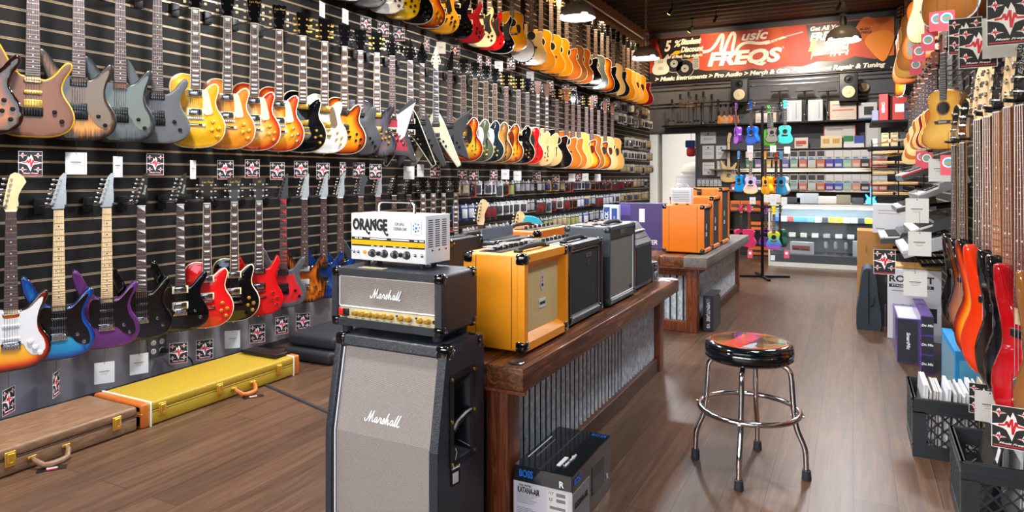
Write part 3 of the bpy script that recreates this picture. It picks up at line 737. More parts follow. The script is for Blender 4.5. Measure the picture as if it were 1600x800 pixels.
# pendants
shade_m = mat('pendant_shade', '#b4aea6', .4, .2); shade_in = mat('shade_inside', '#f4f4f0', .5)
bulb_m = mat('lit_bulb', '#ffffff', .3, emit='#f2f6ff', es=9)
chain_m = mat('chain_zinc', '#a8a294', .35, .9)
def link_mesh():
    if 'link' in _G: return _G['link']
    m = MB(); m.tube([(.009 * math.cos(a), 0, .018 * math.sin(a)) for a in [k * PI / 5 for k in range(10)]], .0032, 5, closed=True); _G['link'] = m.mesh('chain_link', chain_m); return _G['link']
def pendant(x, y, zr, label, lit=260, swag=None):
    p = empty('pendant_lamp', (x, y, zr), 0, label, 'lamp', 'dome pendants on chains')
    r = .185; m = MB()
    prof = [(r, 0)] + [(r * math.cos(a), .012 + .155 * math.sin(a)) for a in [k * PI / 2 / 9 for k in range(9)]] + [(.035, .170), (.035, .185)]
    m.lathe(prof, 40, 0)
    m.lathe([(a * .97, z - .004) for a, z in reversed(prof[:-2])], 40, 1)
    m.f = [f for f in m.f if len(f) < 20]; m.mi = m.mi[:len(m.f)] if len(m.mi) != len(m.f) else m.mi
    me = None
    m2 = MB(); n = 40
    def strip(pr, mi):
        vs = []; fs = []
        for (rr_, z) in pr:
            for k in range(n): a = k * 2 * PI / n; vs.append((rr_ * math.cos(a), rr_ * math.sin(a), z))
        for i in range(len(pr) - 1):
            for k in range(n): fs.append((i * n + k, i * n + (k + 1) % n, (i + 1) * n + (k + 1) % n, (i + 1) * n + k))
        m2.add(vs, fs, mi)
    strip(prof, 0); strip([(a * .97, z - .003) for a, z in reversed(prof[:-2])], 1); strip([(r * .97, -.003), (r, 0)], 0)
    m2.build('shade', [shade_m, shade_in], p)
    m = MB(); m.lathe([(.030, .17), (.036, .18), (.036, .24), (.028, .25), (.028, .275), (.040, .285), (.040, .30), (.012, .32), (0, .325)], 20); m.build('socket', steel, p)
    m = MB(); m.lathe([(0, .02), (.10, .022), (.15, .03), (.155, .036), (0, .04)], 28); m.build('bulb', bulb_m, p)
    m = MB(); m.tube([(.0, 0, .335), (.03, 0, .36), (.022, 0, .40), (-.012, 0, .405), (-.03, 0, .36), (0, 0, .33)], .006, 6); m.build('hook', steel, p)
    zt = ZC - .03 - zr; k = int((zt - .40) / .042); ch = MB()
    for i in range(k):
        M = Matrix.Translation((0, 0, .41 + i * .042)) @ Matrix.Rotation((i % 2) * PI / 2, 4, 'Z')
        ch.tube([(.014 * math.cos(a), 0, .028 * math.sin(a)) for a in [q * PI / 5 for q in range(10)]], .0055, 5, closed=True, M=M)
    ch.build('chain', chain_m, p)
    if swag:
        sw = MB(); pts = [Vector((0, 0, zt - .30)), Vector((swag[0] * .45, swag[1] * .45, zt - swag[2])), Vector((swag[0], swag[1], zt - .02))]
        N = 34
        for i in range(N):
            t = (i + .5) / N; pt = pts[0] * (1 - t) ** 2 + pts[1] * 2 * t * (1 - t) + pts[2] * t * t; d = (pts[1] - pts[0]) * (1 - t) + (pts[2] - pts[1]) * t
            M = Matrix.Translation(pt) @ d.to_track_quat('Z', 'Y').to_matrix().to_4x4() @ Matrix.Rotation((i % 2) * PI / 2, 4, 'Z')
            sw.tube([(.014 * math.cos(a), 0, .028 * math.sin(a)) for a in [q * PI / 5 for q in range(10)]], .0055, 5, closed=True, M=M)
        sw.build('swag_chain', chain_m, p)
        m = MB(); m.lathe([(.0, zt - .06), (.03, zt - .05), (.065, zt - .01), (.065, zt)], 20, M=Matrix.Translation((swag[0], swag[1], 0))); m.build('ceiling_canopy', steel, p)
    lamp('AREA', (x, y, zr + .015), lit, (.94, .97, 1.0), .30)
    return p
PEND = [(-2.55, 6.5, 2.92, 'dome pendant lamp at the top centre, nearest of the three in view', None), (-2.53, 9.0, 2.89, 'dome pendant lamp hanging left of the student discount banner corner', (1.0, .2, 1.0)),
        (-.10, 8.4, 2.80, 'dome pendant lamp hanging in front of the right half of the banner', (-1.0, .1, 1.0)),
        (-2.55, 4.0, 2.92, 'dome pendant lamp over the amplifier bench outside the frame', None), (-2.55, 1.5, 2.92, 'dome pendant lamp near the shop entrance', None),
        (-.10, 5.9, 2.92, 'dome pendant lamp over the aisle outside the frame', None), (-.10, 3.2, 2.92, 'dome pendant lamp above the stool outside the frame', None)]
for x, y, z, lb, sw in PEND: pendant(x, y, z, lb, PEND_E * (.45 if x > -1 and y < 7 else 1), sw)
# track spots
def track_spot(x, y, tgt, e, label, col=(1, .74, .45)):
    d = (Vector(tgt) - Vector((x, y, ZC - .22))).normalized()
    p = empty('track_spotlight', (x, y, ZC - .03), 0, label, 'spotlight', 'small warm spotlights under the ceiling')
    m = MB(); m.cyl((0, 0, .02), (0, 0, -.14), .008, n=8); m.lathe([(.03, -.01), (.03, .02)], 16); m.build('stem', blackmetal, p)
    a = Vector((0, 0, -.16)); b = a + d * .10
    m = MB(); m.cyl(a - d * .03, b, .026, .034, n=18); m.build('can', blackmetal, p)
    m = MB(); m.cyl(b, b + d * .004, .030, n=18); m.build('lens', mat('warm_lens', '#ffd9a0', .3, emit='#ffb860', es=14), p)
    c = Vector((x, y, ZC - .03)) + b + d * .012
    lamp('SPOT', c, e, col, .03, target=tgt, spot=85)
for i, (y, lb) in enumerate([(1.2, 'entrance'), (3.4, 'front'), (5.6, 'second'), (7.8, 'third'), (9.6, 'fourth'), (11.4, 'fifth'), (13.0, 'sixth')]):
    track_spot(-2.75, y, (XL, y + .5, 2.9), SPOT_E, 'small black ceiling spotlight aimed at the left guitar wall, ' + lb + ' in its line')
for i, (y, lb) in enumerate([(1.5, 'entrance'), (4.5, 'front'), (7.5, 'middle'), (11.5, 'rear')]):
    track_spot(-.35, y, (XR, y + .6, 1.9), SPOT_E * .15, 'small black ceiling spotlight aimed at the right wall, ' + lb + ' in its line')
track_spot(-2.2, 12.4, (-2.9, 14, 3.5), SPOT_E * 1.1, 'small ceiling spotlight aimed at the left part of the banner')
track_spot(-.2, 12.4, (-.9, 14, 3.3), SPOT_E * .8, 'small ceiling spotlight aimed at the right part of the banner')
track_spot(-1.2, 9.6, (-1.0, 13.9, 1.6), SPOT_E * 2, 'small ceiling spotlight aimed at the packets behind the glass counter', (1, .9, .78))
track_spot(-.9, 11.0, (-.2, 14, 2.2), SPOT_E * 1.6, 'small ceiling spotlight aimed at the back wall shelves', (1, .9, .78))
# stock room lamp
m = MB(); m.b2((-.5, -.1, 0), (.5, .1, .05)); so = m.build('ceiling_strip_light', mat('lit_strip', '#ffffff', .3, emit='#ffffff', es=4), None, ((dx0 + dx1) / 2, YB + 1.4, 2.94), smooth=0)
tag(so, 'white strip light on the ceiling of the stock room behind the doorway', 'lamp'); lamp('AREA', ((dx0 + dx1) / 2, YB + 1.4, 2.92), 26, (1, 1, 1), 1.0)
# conduit along the left wall top and a beam
m = MB(); m.tube([(XL + .05, -1, 4.08), (XL + .05, 13.9, 4.08)], .02, 10); tag(m.build('conduit_pipe', steel), 'grey conduit pipe along the top of the left wall', 'pipe')
# ================================================================ FINISHES
B = burst
f_goldtop = B('gold_finish', [(0, '#c08408'), (.15, '#e0a512'), (1, '#f0b91c')], .3, .5, metal=.15)
f_honey = B('honey_burst', [(0, '#a04a0c'), (.12, '#c8701a'), (.4, '#e58e1e'), (1, '#f2a22c')], .3, .4)
f_cherry = B('cherry_burst', [(0, '#7c0f14'), (.12, '#b0281a'), (.3, '#dd6a1c'), (.55, '#eea045'), (1, '#f5bb66')], .08)
f_tea = B('tea_burst', [(0, '#6a0f10'), (.1, '#a0241a'), (.28, '#d2621a'), (.5, '#ee9a22'), (1, '#f7ae2a')], .08)
f_black = B('black_finish', [(0, '#07070a'), (1, '#0a0b10')], .05)
f_white = B('white_finish', [(0, '#e2e2e0'), (1, '#efeeea')], .06)
f_tobacco = B('tobacco_burst', [(0, '#2a0d08'), (.12, '#5a1a0a'), (.3, '#b8500e'), (.55, '#e58a1c'), (1, '#f09a24')], .07)
f_three = B('three_tone_burst', [(0, '#0c0708'), (.05, '#1c0a08'), (.14, '#8c1c0a'), (.26, '#d8480e'), (.45, '#f09a1e'), (1, '#f8c03c')], .06)
f_greym = B('matt_grey', [(0, '#55565a'), (1, '#5c5d61')], .42, .0)
f_greyd = B('satin_charcoal', [(0, '#38393d'), (1, '#404145')], .4, .1)
f_brown = B('brown_flat', [(0, '#5c3828'), (.2, '#6e4634'), (1, '#7c523e')], .4, .2, grain=.6)
f_burnt = B('burnt_grain', [(0, '#1a1614'), (.15, '#3a2a1c'), (.35, '#9a5a20'), (.5, '#c88a3a'), (1, '#6a3a18')], .3, .4, grain=.9)
f_ash = B('charcoal_grain', [(0, '#1e2023'), (.3, '#3b3d42'), (.6, '#55585d'), (1, '#2c2e33')], .3, .4, grain=1.2)
f_bluebird = B('dark_abalone_burst', [(0, '#202024'), (.15, '#3a3a40'), (.35, '#50505c'), (.6, '#6a5a50'), (1, '#4a4a6a')], .1, figure=1.0)
f_yellow = B('yellow_finish', [(0, '#e8b800'), (1, '#f5cc10')], .15)
f_tv = B('mustard_finish', [(0, '#d89818'), (1, '#eab030')], .25)
f_dred = B('dark_red', [(0, '#7a1018'), (1, '#98141f')], .2)
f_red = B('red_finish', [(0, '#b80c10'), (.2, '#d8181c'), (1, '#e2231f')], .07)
f_cream = B('cream_finish', [(0, '#e8dcaa'), (1, '#f2e8bc')], .2)
f_olive = B('olive_finish', [(0, '#4c5444'), (1, '#5a6350')], .2)
f_navy = B('blue_black', [(0, '#16202a'), (1, '#22303c')], .12)
f_brburst = B('brown_burst', [(0, '#3a2414'), (.2, '#6a4626'), (.5, '#b07838'), (1, '#c89048')], .2)
f_nat = B('natural_top', [(0, '#d8a048'), (1, '#ecb860')], .2, .7, grain=.4)
f_natp = B('pale_natural_top', [(0, '#e2bd7c'), (1, '#f0d092')], .2, .7, grain=.4)
f_amber = B('amber_top', [(0, '#d88a12'), (1, '#f0a418')], .15, .8, grain=.3)
f_orangew = B('orange_brown_top', [(0, '#a84e14'), (.3, '#c86a20'), (1, '#d87c2c')], .15, .8, grain=.4)
f_quilt = B('quilted_amber', [(0, '#1a1412'), (.14, '#4a2210'), (.4, '#c8641a'), (.6, '#8a3c10'), (1, '#e88a28')], .06, figure=1.2)
f_bquilt = B('quilted_blue', [(0, '#0a1a3a'), (.3, '#123c86'), (.6, '#0e2c66'), (1, '#2a64b8')], .06, figure=1.0)
f_blueb = B('blue_fade', [(0, '#0c1c4a'), (.10, '#123c86'), (.35, '#1c82b8'), (1, '#2aa6cc')], .1)
f_purple = B('purple_metallic', [(0, '#5a2a66'), (1, '#7d3b86')], .2, .8, metal=.25)
f_redgrey = B('grey_edge_red_middle', [(0, '#4c4c52'), (.25, '#55565c'), (.36, '#c8202a'), (1, '#d42a30')], .3)
f_ivory = B('ivory_finish', [(0, '#cfcbb2'), (1, '#dedabe')], .3)
f_sea = B('pale_metal_top', [(0, '#7e8c92'), (1, '#a8b6ba')], .15, metal=.5)
f_darkblue = B('dark_blue_top', [(0, '#141c2c'), (1, '#1e2c44')], .1)
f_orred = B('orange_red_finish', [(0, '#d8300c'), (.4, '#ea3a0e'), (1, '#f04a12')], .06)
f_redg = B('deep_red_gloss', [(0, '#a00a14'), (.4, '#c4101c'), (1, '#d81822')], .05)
f_walnut = B('walnut_top', [(0, '#8a5424'), (.5, '#a8682c'), (1, '#b87838')], .15, .8, grain=.6)
f_brdark = B('dark_amber_burst', [(0, '#100806'), (.15, '#2a0e06'), (.4, '#8a3c10'), (1, '#c87028')], .06)
side_blk = mat('black_sides', '#0b0b0d', .08, coat=1.0)
side_mah = mat('brown_gloss_sides', '#5a2412', .15, coat=.8)
side_darkred = mat('dark_cherry_sides', '#4a0c10', .1, coat=1.0)
bindc = mat('cream_binding', '#e8dcb8', .3, coat=.5)
bindy = mat('yellow_binding', '#c8981c', .35)
bindw = mat('white_binding', '#e6e6e2', .3)
tort = mat('tortoise_plastic', '#5a1e14', .2, coat=.6)
smoke = mat('smoked_guard', '#4a4c44', .08, coat=1.0)
smokeb = mat('amber_smoked_guard', '#5a3c22', .08, coat=1.0)
brwood_head = wood('head_brown', '#6a3a20', '#8c5230', (30, 30, 6), .3, coat=.5)
silverhead = mat('silver_head', '#b8bcc4', .22, .55)
keyst = mat('pearl_tuner', '#cfc6a0', .3)
natneck = wood('pale_neck', '#c89858', '#dcae6c', (40, 40, 4), .3, coat=.4)

def SH(d):
    w = d.split(' ')
    return d if len(w) <= 9 else d.split(' with ')[0].split(' beside ')[0].split(' behind ')[0]
def desc_g(d, row): return d + ', ' + row
def alpha_left(Y, lo=25, hi=55): return max(lo, min(hi, math.degrees(math.atan2(Y, 3.7)) * .85))
MID, LOWR, TOPR = 2.32, 1.10, 3.58
GN = dict(mid='electric guitars on the middle row', low='electric guitars on the bottom row', top='guitars on the top row')
HUNG = []
def hang_left(px, kind, front, desc, row='mid', X=-3.70, s=None, cat='guitar', da=0, **o):
    nz = {'mid': MID, 'low': LOWR, 'top': TOPR}[row]
    s = s or {'mid': 1.09, 'low': 1.0, 'top': 1.09}[row] * (1.015 if K[kind]['o'] in ('strat', 'super') else 1)
    if K[kind].get('ac') or kind == 'jazz': X = -3.64
    if kind == 'es': X = -3.65
    if kind == 'firebird': X = -3.63
    if kind in ('vee', 'star', 'explorer'): X = -3.60
    p = onX(px, X); rz = R(90 - alpha_left(p.y) + da); L = K[kind]['L'] * s
    rowname = {'mid': 'left wall middle row', 'low': 'left wall bottom row', 'top': 'left wall top row'}[row]
    nm = 'acoustic_guitar' if K[kind].get('ac') else 'electric_guitar'
    o.setdefault('name', nm); lod = 2 if p.y < 4.3 else (1 if p.y < 7 else 0)
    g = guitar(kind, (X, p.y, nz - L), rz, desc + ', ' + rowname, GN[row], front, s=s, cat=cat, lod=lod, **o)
    hanger(X, p.y, nz + .012, rz, SH(desc) + ', ' + {'mid': 'middle', 'low': 'bottom', 'top': 'top'}[row] + ' row', 1, yo=geo(K[kind])[1] * s + .008, group='hooks of the ' + {'mid': 'middle', 'low': 'bottom', 'top': 'top'}[row] + ' row')
    HUNG.append((px, row, X, p.y, nz - L, desc))
    return g
gk = dict(knobm=gold)
LPo = dict(side=side_mah, bind=bindc, guard='lp', knobm=gold, bbind=bindc, tunm=keyst)
# ---------------------------------------------------------------- middle row
hang_left(-36, 'super', f_brdark, 'dark red brown electric guitar cut by the frame edge', side=side_blk, headm=blackg, hw=blackmetal)
hang_left(51, 'super', f_brown, 'matt brown electric guitar with yellow edging and gold pickups', side=f_brown, bind=bindy, pu='hss', pucol=gold, pickups=3, knobs=2, hw=blackmetal, guard=None, neck=maple)
hang_left(122, 'strat', f_burnt, 'scorched wood electric guitar with amber smoked scratchplate', side=side_blk, guard='strat', guardm=smokeb, pickups=2, pu='open', knobs=2, hw=blackmetal)
hang_left(187, 'strat', f_ash, 'charcoal grained electric guitar with grey smoked scratchplate', side=side_blk, guard='strat', guardm=smoke, pickups=1, pu='open', knobs=2, hw=blackmetal)
hang_left(245, 'super', f_greym, 'matt grey electric guitar with black pickups', pu='open', knobs=2, hw=blackmetal, side=f_greyd)
hang_left(304, 'lp', f_goldtop, 'gold top single-cut guitar with cream scratchplate', logo='Les Paul', **LPo)
hang_left(354, 'lp', f_honey, 'honey orange single-cut guitar with cream scratchplate', logo='Les Paul', **LPo)
hang_left(396, 'lp', f_cherry, 'cherry burst glossy single-cut guitar with cream scratchplate', logo='Les Paul', **dict(LPo, side=side_darkred))
hang_left(435, 'lp', f_tea, 'amber burst glossy single-cut guitar beside the cherry burst one', logo='Les Paul', **dict(LPo, side=side_darkred, knobm=None))
hang_left(472, 'lpcustom', f_black, 'black glossy single-cut guitar with gold hardware', side=side_blk, bind=bindc, hw=gold, ring=blackp, bbind=bindc, inl=whitep)
hang_left(506, 'lpcustom', f_white, 'white glossy single-cut guitar with brown scratchplate', side=f_white, bind=bindc, hw=gold, ring=gold, guard='lp', guardm=mat('brown_guard', '#6a5640', .3), bbind=bindc, knobm=None)
hang_left(537, 'lpcustom', f_tobacco, 'tobacco burst single-cut guitar with black hardware', side=side_mah, bind=bindc, hw=blackmetal, pu='open', bbind=gold)
hang_left(562, 'lp', f_greyd, 'charcoal single-cut guitar', side=f_greyd, pu='open', hw=blackmetal, knobs=3, inl=whitep)
hang_left(588, 'firebird', f_bluebird, 'smoky grey offset guitar with gold pickups', side=side_blk, hw=gold, ring=blackp, bbind=bindc)
hang_left(612, 'explorer', B('charcoal_rim_dull_red', [(0, '#3a3a3e'), (.3, '#48484d'), (.42, '#9c3a44'), (1, '#a8404a')], .12), 'dull red angular guitar with white scratchplate', side=side_blk, guard='explorer', guardm=mat('silver_guard', '#d4d0d4', .2, .2), hw=chrome, knobs=3)
hang_left(640, 'vee', f_black, 'black winged guitar with slanted inlays and gold edge', side=side_blk, bind=bindc, pu='hum', hw=chrome, knobs=2, bbind=bindw)
hang_left(658, 'vee', f_greyd, 'grey green winged guitar', side=f_olive, pu='open', hw=blackmetal, knobs=2, da=6)
hang_left(681, 'vee', f_ivory, 'ivory winged guitar with black pickups', side=f_ivory, pu='open', hw=blackmetal, knobs=2, board=ebony, headm=f_ivory, bbind=bindw, da=-8)
hang_left(702, 'star', f_greyd, 'slate grey star-shaped guitar', side=f_greyd, pu='open', hw=blackmetal, knobs=2)
hang_left(723, 'es', f_three, 'sunburst twin-horn hollow guitar with black scratchplate', side=side_blk, bind=bindc, guard='es', guardm=blackp, ring=blackp, bbind=bindc)
hang_left(741, 'es', f_olive, 'olive green twin-horn hollow guitar', side=f_olive, bind=bindc, guard='es', guardm=whitep, knobm=gold, bbind=bindc)
hang_left(758, 'es', f_navy, 'blue black twin-horn hollow guitar with white scratchplate', side=f_navy, bind=bindc, guard='es', guardm=whitep, knobm=gold, bbind=bindc)
hang_left(772, 'es', f_brburst, 'brown burst twin-horn hollow guitar', side=f_brburst, bind=bindc, bbind=bindc)
hang_left(790, 'es', f_tobacco, 'tobacco burst hollow guitar with black edge', side=side_blk, bind=bindc, guard='es', guardm=tort, hw=gold, inl=whitep)
hang_left(809, 'es', f_black, 'black twin-horn hollow guitar', side=side_blk, bind=bindc, hw=gold, bbind=bindc)
hang_left(823, 'es', f_red, 'bright red twin-horn hollow guitar', side=f_red, bind=bindc, guard='es', guardm=blackp, ring=blackp)
hang_left(839, 'jazz', f_natp, 'pale natural single-cut hollow guitar', side=natural_side, bind=bindc, neck=natneck, headm=brwood_head)
hang_left(853, 'jazz', f_natp, 'plain natural single-cut guitar beside the black acoustic', side=natural_side, bind=bindc, knobs=0, headm=brwood_head)
aco = dict(cat='guitar')
hang_left(869, 'cutaway', f_black, 'black acoustic guitar with pearl inlays', side=side_blk, bind=bindw, headm=blackg, hw=gold, inl=whitep, ring=bindc)
hang_left(884, 'cutaway', f_orangew, 'orange brown cutaway acoustic guitar', side=cedar_side, bind=bindc, headm=brwood_head, hw=gold, ring=bindc)
hang_left(894, 'cutaway', f_orangew, 'brown orange acoustic guitar behind the first orange one', side=cedar_side, bind=bindc, headm=blackg)
hang_left(903, 'dread', f_nat, 'honey natural acoustic guitar', side=natural_side, bind=bindc, headm=blackg)
hang_left(915, 'cutaway', f_three, 'sunburst cutaway acoustic guitar with tortoise scratchplate', side=side_blk, bind=bindc, headm=blackg, hw=gold, guard='dread', guardm=tort)
hang_left(923, 'dread', f_walnut, 'walnut brown acoustic guitar', side=cedar_side, bind=bindc, headm=brwood_head)
hang_left(934, 'cutaway', f_tobacco, 'black edged tobacco burst acoustic guitar', side=side_blk, bind=bindw, headm=blackg, guard='dread', guardm=blackp)
hang_left(944, 'dread', f_natp, 'pale spruce acoustic guitar with brown scratchplate', side=natural_side, bind=bindc, headm=brwood_head, guard='dread', guardm=tort)
hang_left(955, 'dread', f_nat, 'natural acoustic guitar with black scratchplate at the row end', side=natural_side, bind=bindc, headm=brwood_head, guard='dread', guardm=blackp)
# ---------------------------------------------------------------- bottom row
hang_left(17, 'strat', f_three, 'sunburst electric guitar with white scratchplate', 'low', side=side_blk, guard='strat', guardm=whitep, pu='single', pucol=whitep, pickups=3, knobs=3, knobm=whitep, headm=maple, neck=maple, trem=True)
hang_left(91, 'super', f_blueb, 'blue fade electric guitar with maple neck', 'low', side=f_blueb, guard='super', guardm=blackg, pu='hsh', pickups=3, knobs=2, board=maple, inl=blackp, neck=maple, headm=silverhead, logo='Ibanez', pucol=None)
hang_left(166, 'super', f_purple, 'purple electric guitar with maple neck', 'low', side=f_purple, guard='super', guardm=blackg, pu='hsh', pickups=3, knobs=2, board=maple, inl=blackp, neck=maple, headm=silverhead, logo='Ibanez')
hang_left(220, 'supershark', f_black, 'black electric guitar with pointed inlays and black scratchplate', 'low', side=side_blk, guard='super', guardm=blackg, pu='hsh', pickups=3, knobs=2, logo='Ibanez')
hang_left(281, 'supershark', f_black, 'black sparkle electric guitar with chrome pickups', 'low', side=side_blk, guard='super', guardm=blackg, pu='hum', pickups=2, knobs=2, logo='Ibanez', hw=chrome)
hang_left(322, 'lp', f_red, 'red single-cut guitar with gold knobs', 'low', side=f_red, bind=bindc, knobm=gold, bbind=bindc, logo='Les Paul')
hang_left(365, 'lp', f_black, 'blue black single-cut guitar with cream pickup rings', 'low', side=side_blk, bind=bindc, knobm=gold, bbind=bindc, logo='Les Paul')
hang_left(404, 'sg', f_red, 'red twin-horn guitar with chrome knobs', 'low', side=f_red, ring=blackp, bbind=bindc, logo='SG')
hang_left(442, 'supershark', f_redgrey, 'grey electric guitar with red centre', 'low', side=f_greyd, pu='open', knobs=2, headm=f_greyd, inl=redink, hw=blackmetal)
hang_left(475, 'super', f_quilt, 'quilted amber electric guitar', 'low', side=side_blk, pu='open', pucol=whitep, pickups=2, knobs=2, headm=silverhead)
hang_left(505, 'super', f_bquilt, 'quilted blue electric guitar', 'low', side=side_blk, pu='open', pucol=blackp, pickups=2, knobs=2, headm=silverhead)
hang_left(531, 'super', f_bquilt, 'dark blue electric guitar behind the amplifier stack', 'low', side=side_blk, pu='hss', pickups=3, knobs=2, headm=silverhead)
for px_, kd_, f_, d_, hm_ in [(563, 'strat', f_greyd, 'grey necked electric guitar half hidden by the white amp', f_greyd), (590, 'super', f_white, 'silver headed electric guitar behind the white amp', silverhead),
    (615, 'super', f_black, 'black headed electric guitar with rosewood board behind the amp handle', blackg), (638, 'super', f_bquilt, 'black headed electric guitar right of the amp handle middle', blackg),
    (660, 'lp', f_greyd, 'dark single-cut guitar with gold emblem behind the amp', blackg), (676, 'lp', f_honey, 'single-cut guitar with bright neck behind the amp', blackg),
    (692, 'lpcustom', f_black, 'single-cut guitar with pearl marks behind the amp corner', blackg), (711, 'lpcustom', f_cherry, 'last single-cut guitar before the accessory pegs', blackg)]:
    hang_left(px_, kd_, f_, d_, 'low', headm=hm_, side=side_blk, knobs=2, pu='open', bbind=bindc if kd_.startswith('lp') else None)
# ---------------------------------------------------------------- top row
tr = 'top'
hang_left(505, 'lp', f_greym, 'first matt grey single-cut guitar', tr, pu='open', side=f_greyd, hw=blackmetal)
hang_left(541, 'lp', f_greym, 'second matt grey single-cut guitar', tr, pu='open', side=f_greyd, hw=blackmetal, bind=bindw)
hang_left(573, 'lp', f_greyd, 'charcoal burst single-cut guitar', tr, pu='open', side=f_greyd, hw=blackmetal)
hang_left(600, 'lp', f_white, 'white single-cut guitar with black knobs', tr, pu='open', side=side_blk, knobm=blackp, hw=blackmetal)
hang_left(625, 'lp', f_yellow, 'bright yellow single-cut guitar with black knobs', tr, pu='open', side=f_yellow, knobm=blackp, hw=blackmetal)
hang_left(648, 'lp', f_black, 'black bound single-cut guitar', tr, side=side_blk, bind=bindc, knobm=blackp)
hang_left(668, 'lp', f_tobacco, 'dark tobacco single-cut guitar', tr, side=side_darkred, bind=bindc, knobm=gold)
hang_left(690, 'lp', f_tv, 'mustard yellow single-cut guitar with black scratchplate', tr, side=f_tv, guard='lp', guardm=blackp, knobm=blackp)
hang_left(712, 'sg', f_black, 'glossy black twin-horn guitar', tr, side=side_blk)
hang_left(731, 'sg', f_dred, 'dark red twin-horn guitar', tr, side=f_dred, knobm=blackp)
hang_left(750, 'sg', f_cream, 'cream twin-horn guitar with black scratchplate', tr, side=f_cream, guard='sg', guardm=blackp, knobm=blackp)
hang_left(764, 'sg', f_red, 'bright red twin-horn guitar', tr, side=f_red, guard='sg', guardm=blackp)
hang_left(780, 'sg', f_black, 'black twin-horn guitar with white edged scratchplate', tr, side=side_blk, guard='sg', guardm=blackp, bind=bindw)
hang_left(799, 'dread', f_amber, 'small amber acoustic guitar with black scratchplate', tr, side=natural_side, bind=bindc, s=.95, guard='dread', guardm=blackp, headm=brwood_head)
hang_left(829, 'cutaway', f_natp, 'narrow pale acoustic guitar beside the banjo', tr, side=natural_side, s=1.06, headm=natneck, neck=natneck)
for px_, kd_, f_, d_, sd_ in [(844, 'classical', f_amber, 'wide amber classical guitar beside the banjo', natural_side), (860, 'classical', f_amber, 'second amber classical guitar', natural_side), (872, 'classical', f_amber, 'third amber classical guitar', natural_side),
    (884, 'cutaway', f_orangew, 'orange cutaway acoustic guitar', cedar_side), (896, 'classical', f_walnut, 'brown classical guitar', cedar_side), (906, 'classical', f_orangew, 'reddish brown classical guitar', cedar_side),
    (918, 'cutaway', f_black, 'black cutaway acoustic guitar', side_blk), (929, 'dread', f_sea, 'pale metallic resonator guitar', f_sea), (939, 'dread', f_tobacco, 'sunburst acoustic guitar', side_blk),
    (948, 'cutaway', f_black, 'second black acoustic guitar', side_blk), (957, 'dread', f_natp, 'pale spruce acoustic guitar', natural_side), (964, 'cutaway', f_darkblue, 'dark blue acoustic guitar', side_blk),
    (973, 'dread', f_amber, 'amber acoustic guitar behind the dark blue one', natural_side), (980, 'dread', f_nat, 'honey acoustic guitar', natural_side), (987, 'dread', f_nat, 'honey acoustic guitar with red scratchplate', natural_side),
    (995, 'dread', f_amber, 'amber acoustic guitar with black scratchplate', natural_side), (1003, 'cutaway', f_dred, 'dark red acoustic guitar at the row end', side_darkred)]:
    hang_left(px_, kd_, f_, d_, tr, side=sd_, bind=bindc if sd_ is not side_blk else bindw, headm=blackg if kd_ != 'classical' else brwood_head, neck=natneck if sd_ is natural_side else mahog,
              guard='dread' if 'scratchplate' in d_ else None, guardm=tort if 'red' in d_ else blackp, hw=gold if kd_ == 'classical' else chrome)
# banjo
def banjo(px):
    p = onX(px, -3.62); rz = R(90 - 52)
    g = empty('banjo', (-3.62, p.y, TOPR - .92), rz, 'white-headed banjo with dark metal rim, top row of the left wall', 'banjo', GN['top'])
    m = MB(); T = Matrix.Translation((0, 0, .16)) @ Matrix.Rotation(PI / 2, 4, 'X')
    m.lathe([(.150, -.04), (.162, -.035), (.162, .035), (.152, .04), (.150, .034)], 40, M=T); m.build('rim', mat('dark_rim', '#3a3028', .3, .4), g)
    m = MB(); m.lathe([(.150, .034), (.06, .036), (0, .036)], 40, M=T); m.build('drum_head', mat('drum_skin', '#e4e4e0', .5), g)
    for i in range(20):
        a = 2 * PI * i / 20; m = MB(); m.cyl((.166 * math.cos(a), -.04, .16 + .166 * math.sin(a)), (.166 * math.cos(a), .03, .16 + .166 * math.sin(a)), .004, n=6)
        m.build('tension_hook', chrome, g)
    m = MB(); m.b2((-.022, -.055, .30), (.022, -.03, .92)); m.build('neck', mahog, g)
    m = MB(); m.b2((-.02, -.060, .31), (.02, -.055, .92)); m.build('fretboard', ebony, g)
    m = MB(); m.prism(circle(0, .99, .04, 12, .075), -.055, -.04); hd = m.build('headstock', blackg, g)
    m = MB(); m.box((0, -.045, .10), (.07, .012, .010)); m.build('bridge', maple, g)
    for z in (.96, 1.02):
        for sx in (-1, 1): inst('tuner', tuner_mesh(), hd, (sx * .025, -.055, z), (0, 0 if sx > 0 else PI, 0), mats=[chrome, chrome])
    hanger(-3.62, p.y, TOPR + .012, rz, 'white-headed banjo', 1, group='hooks of the top row')
banjo(815)

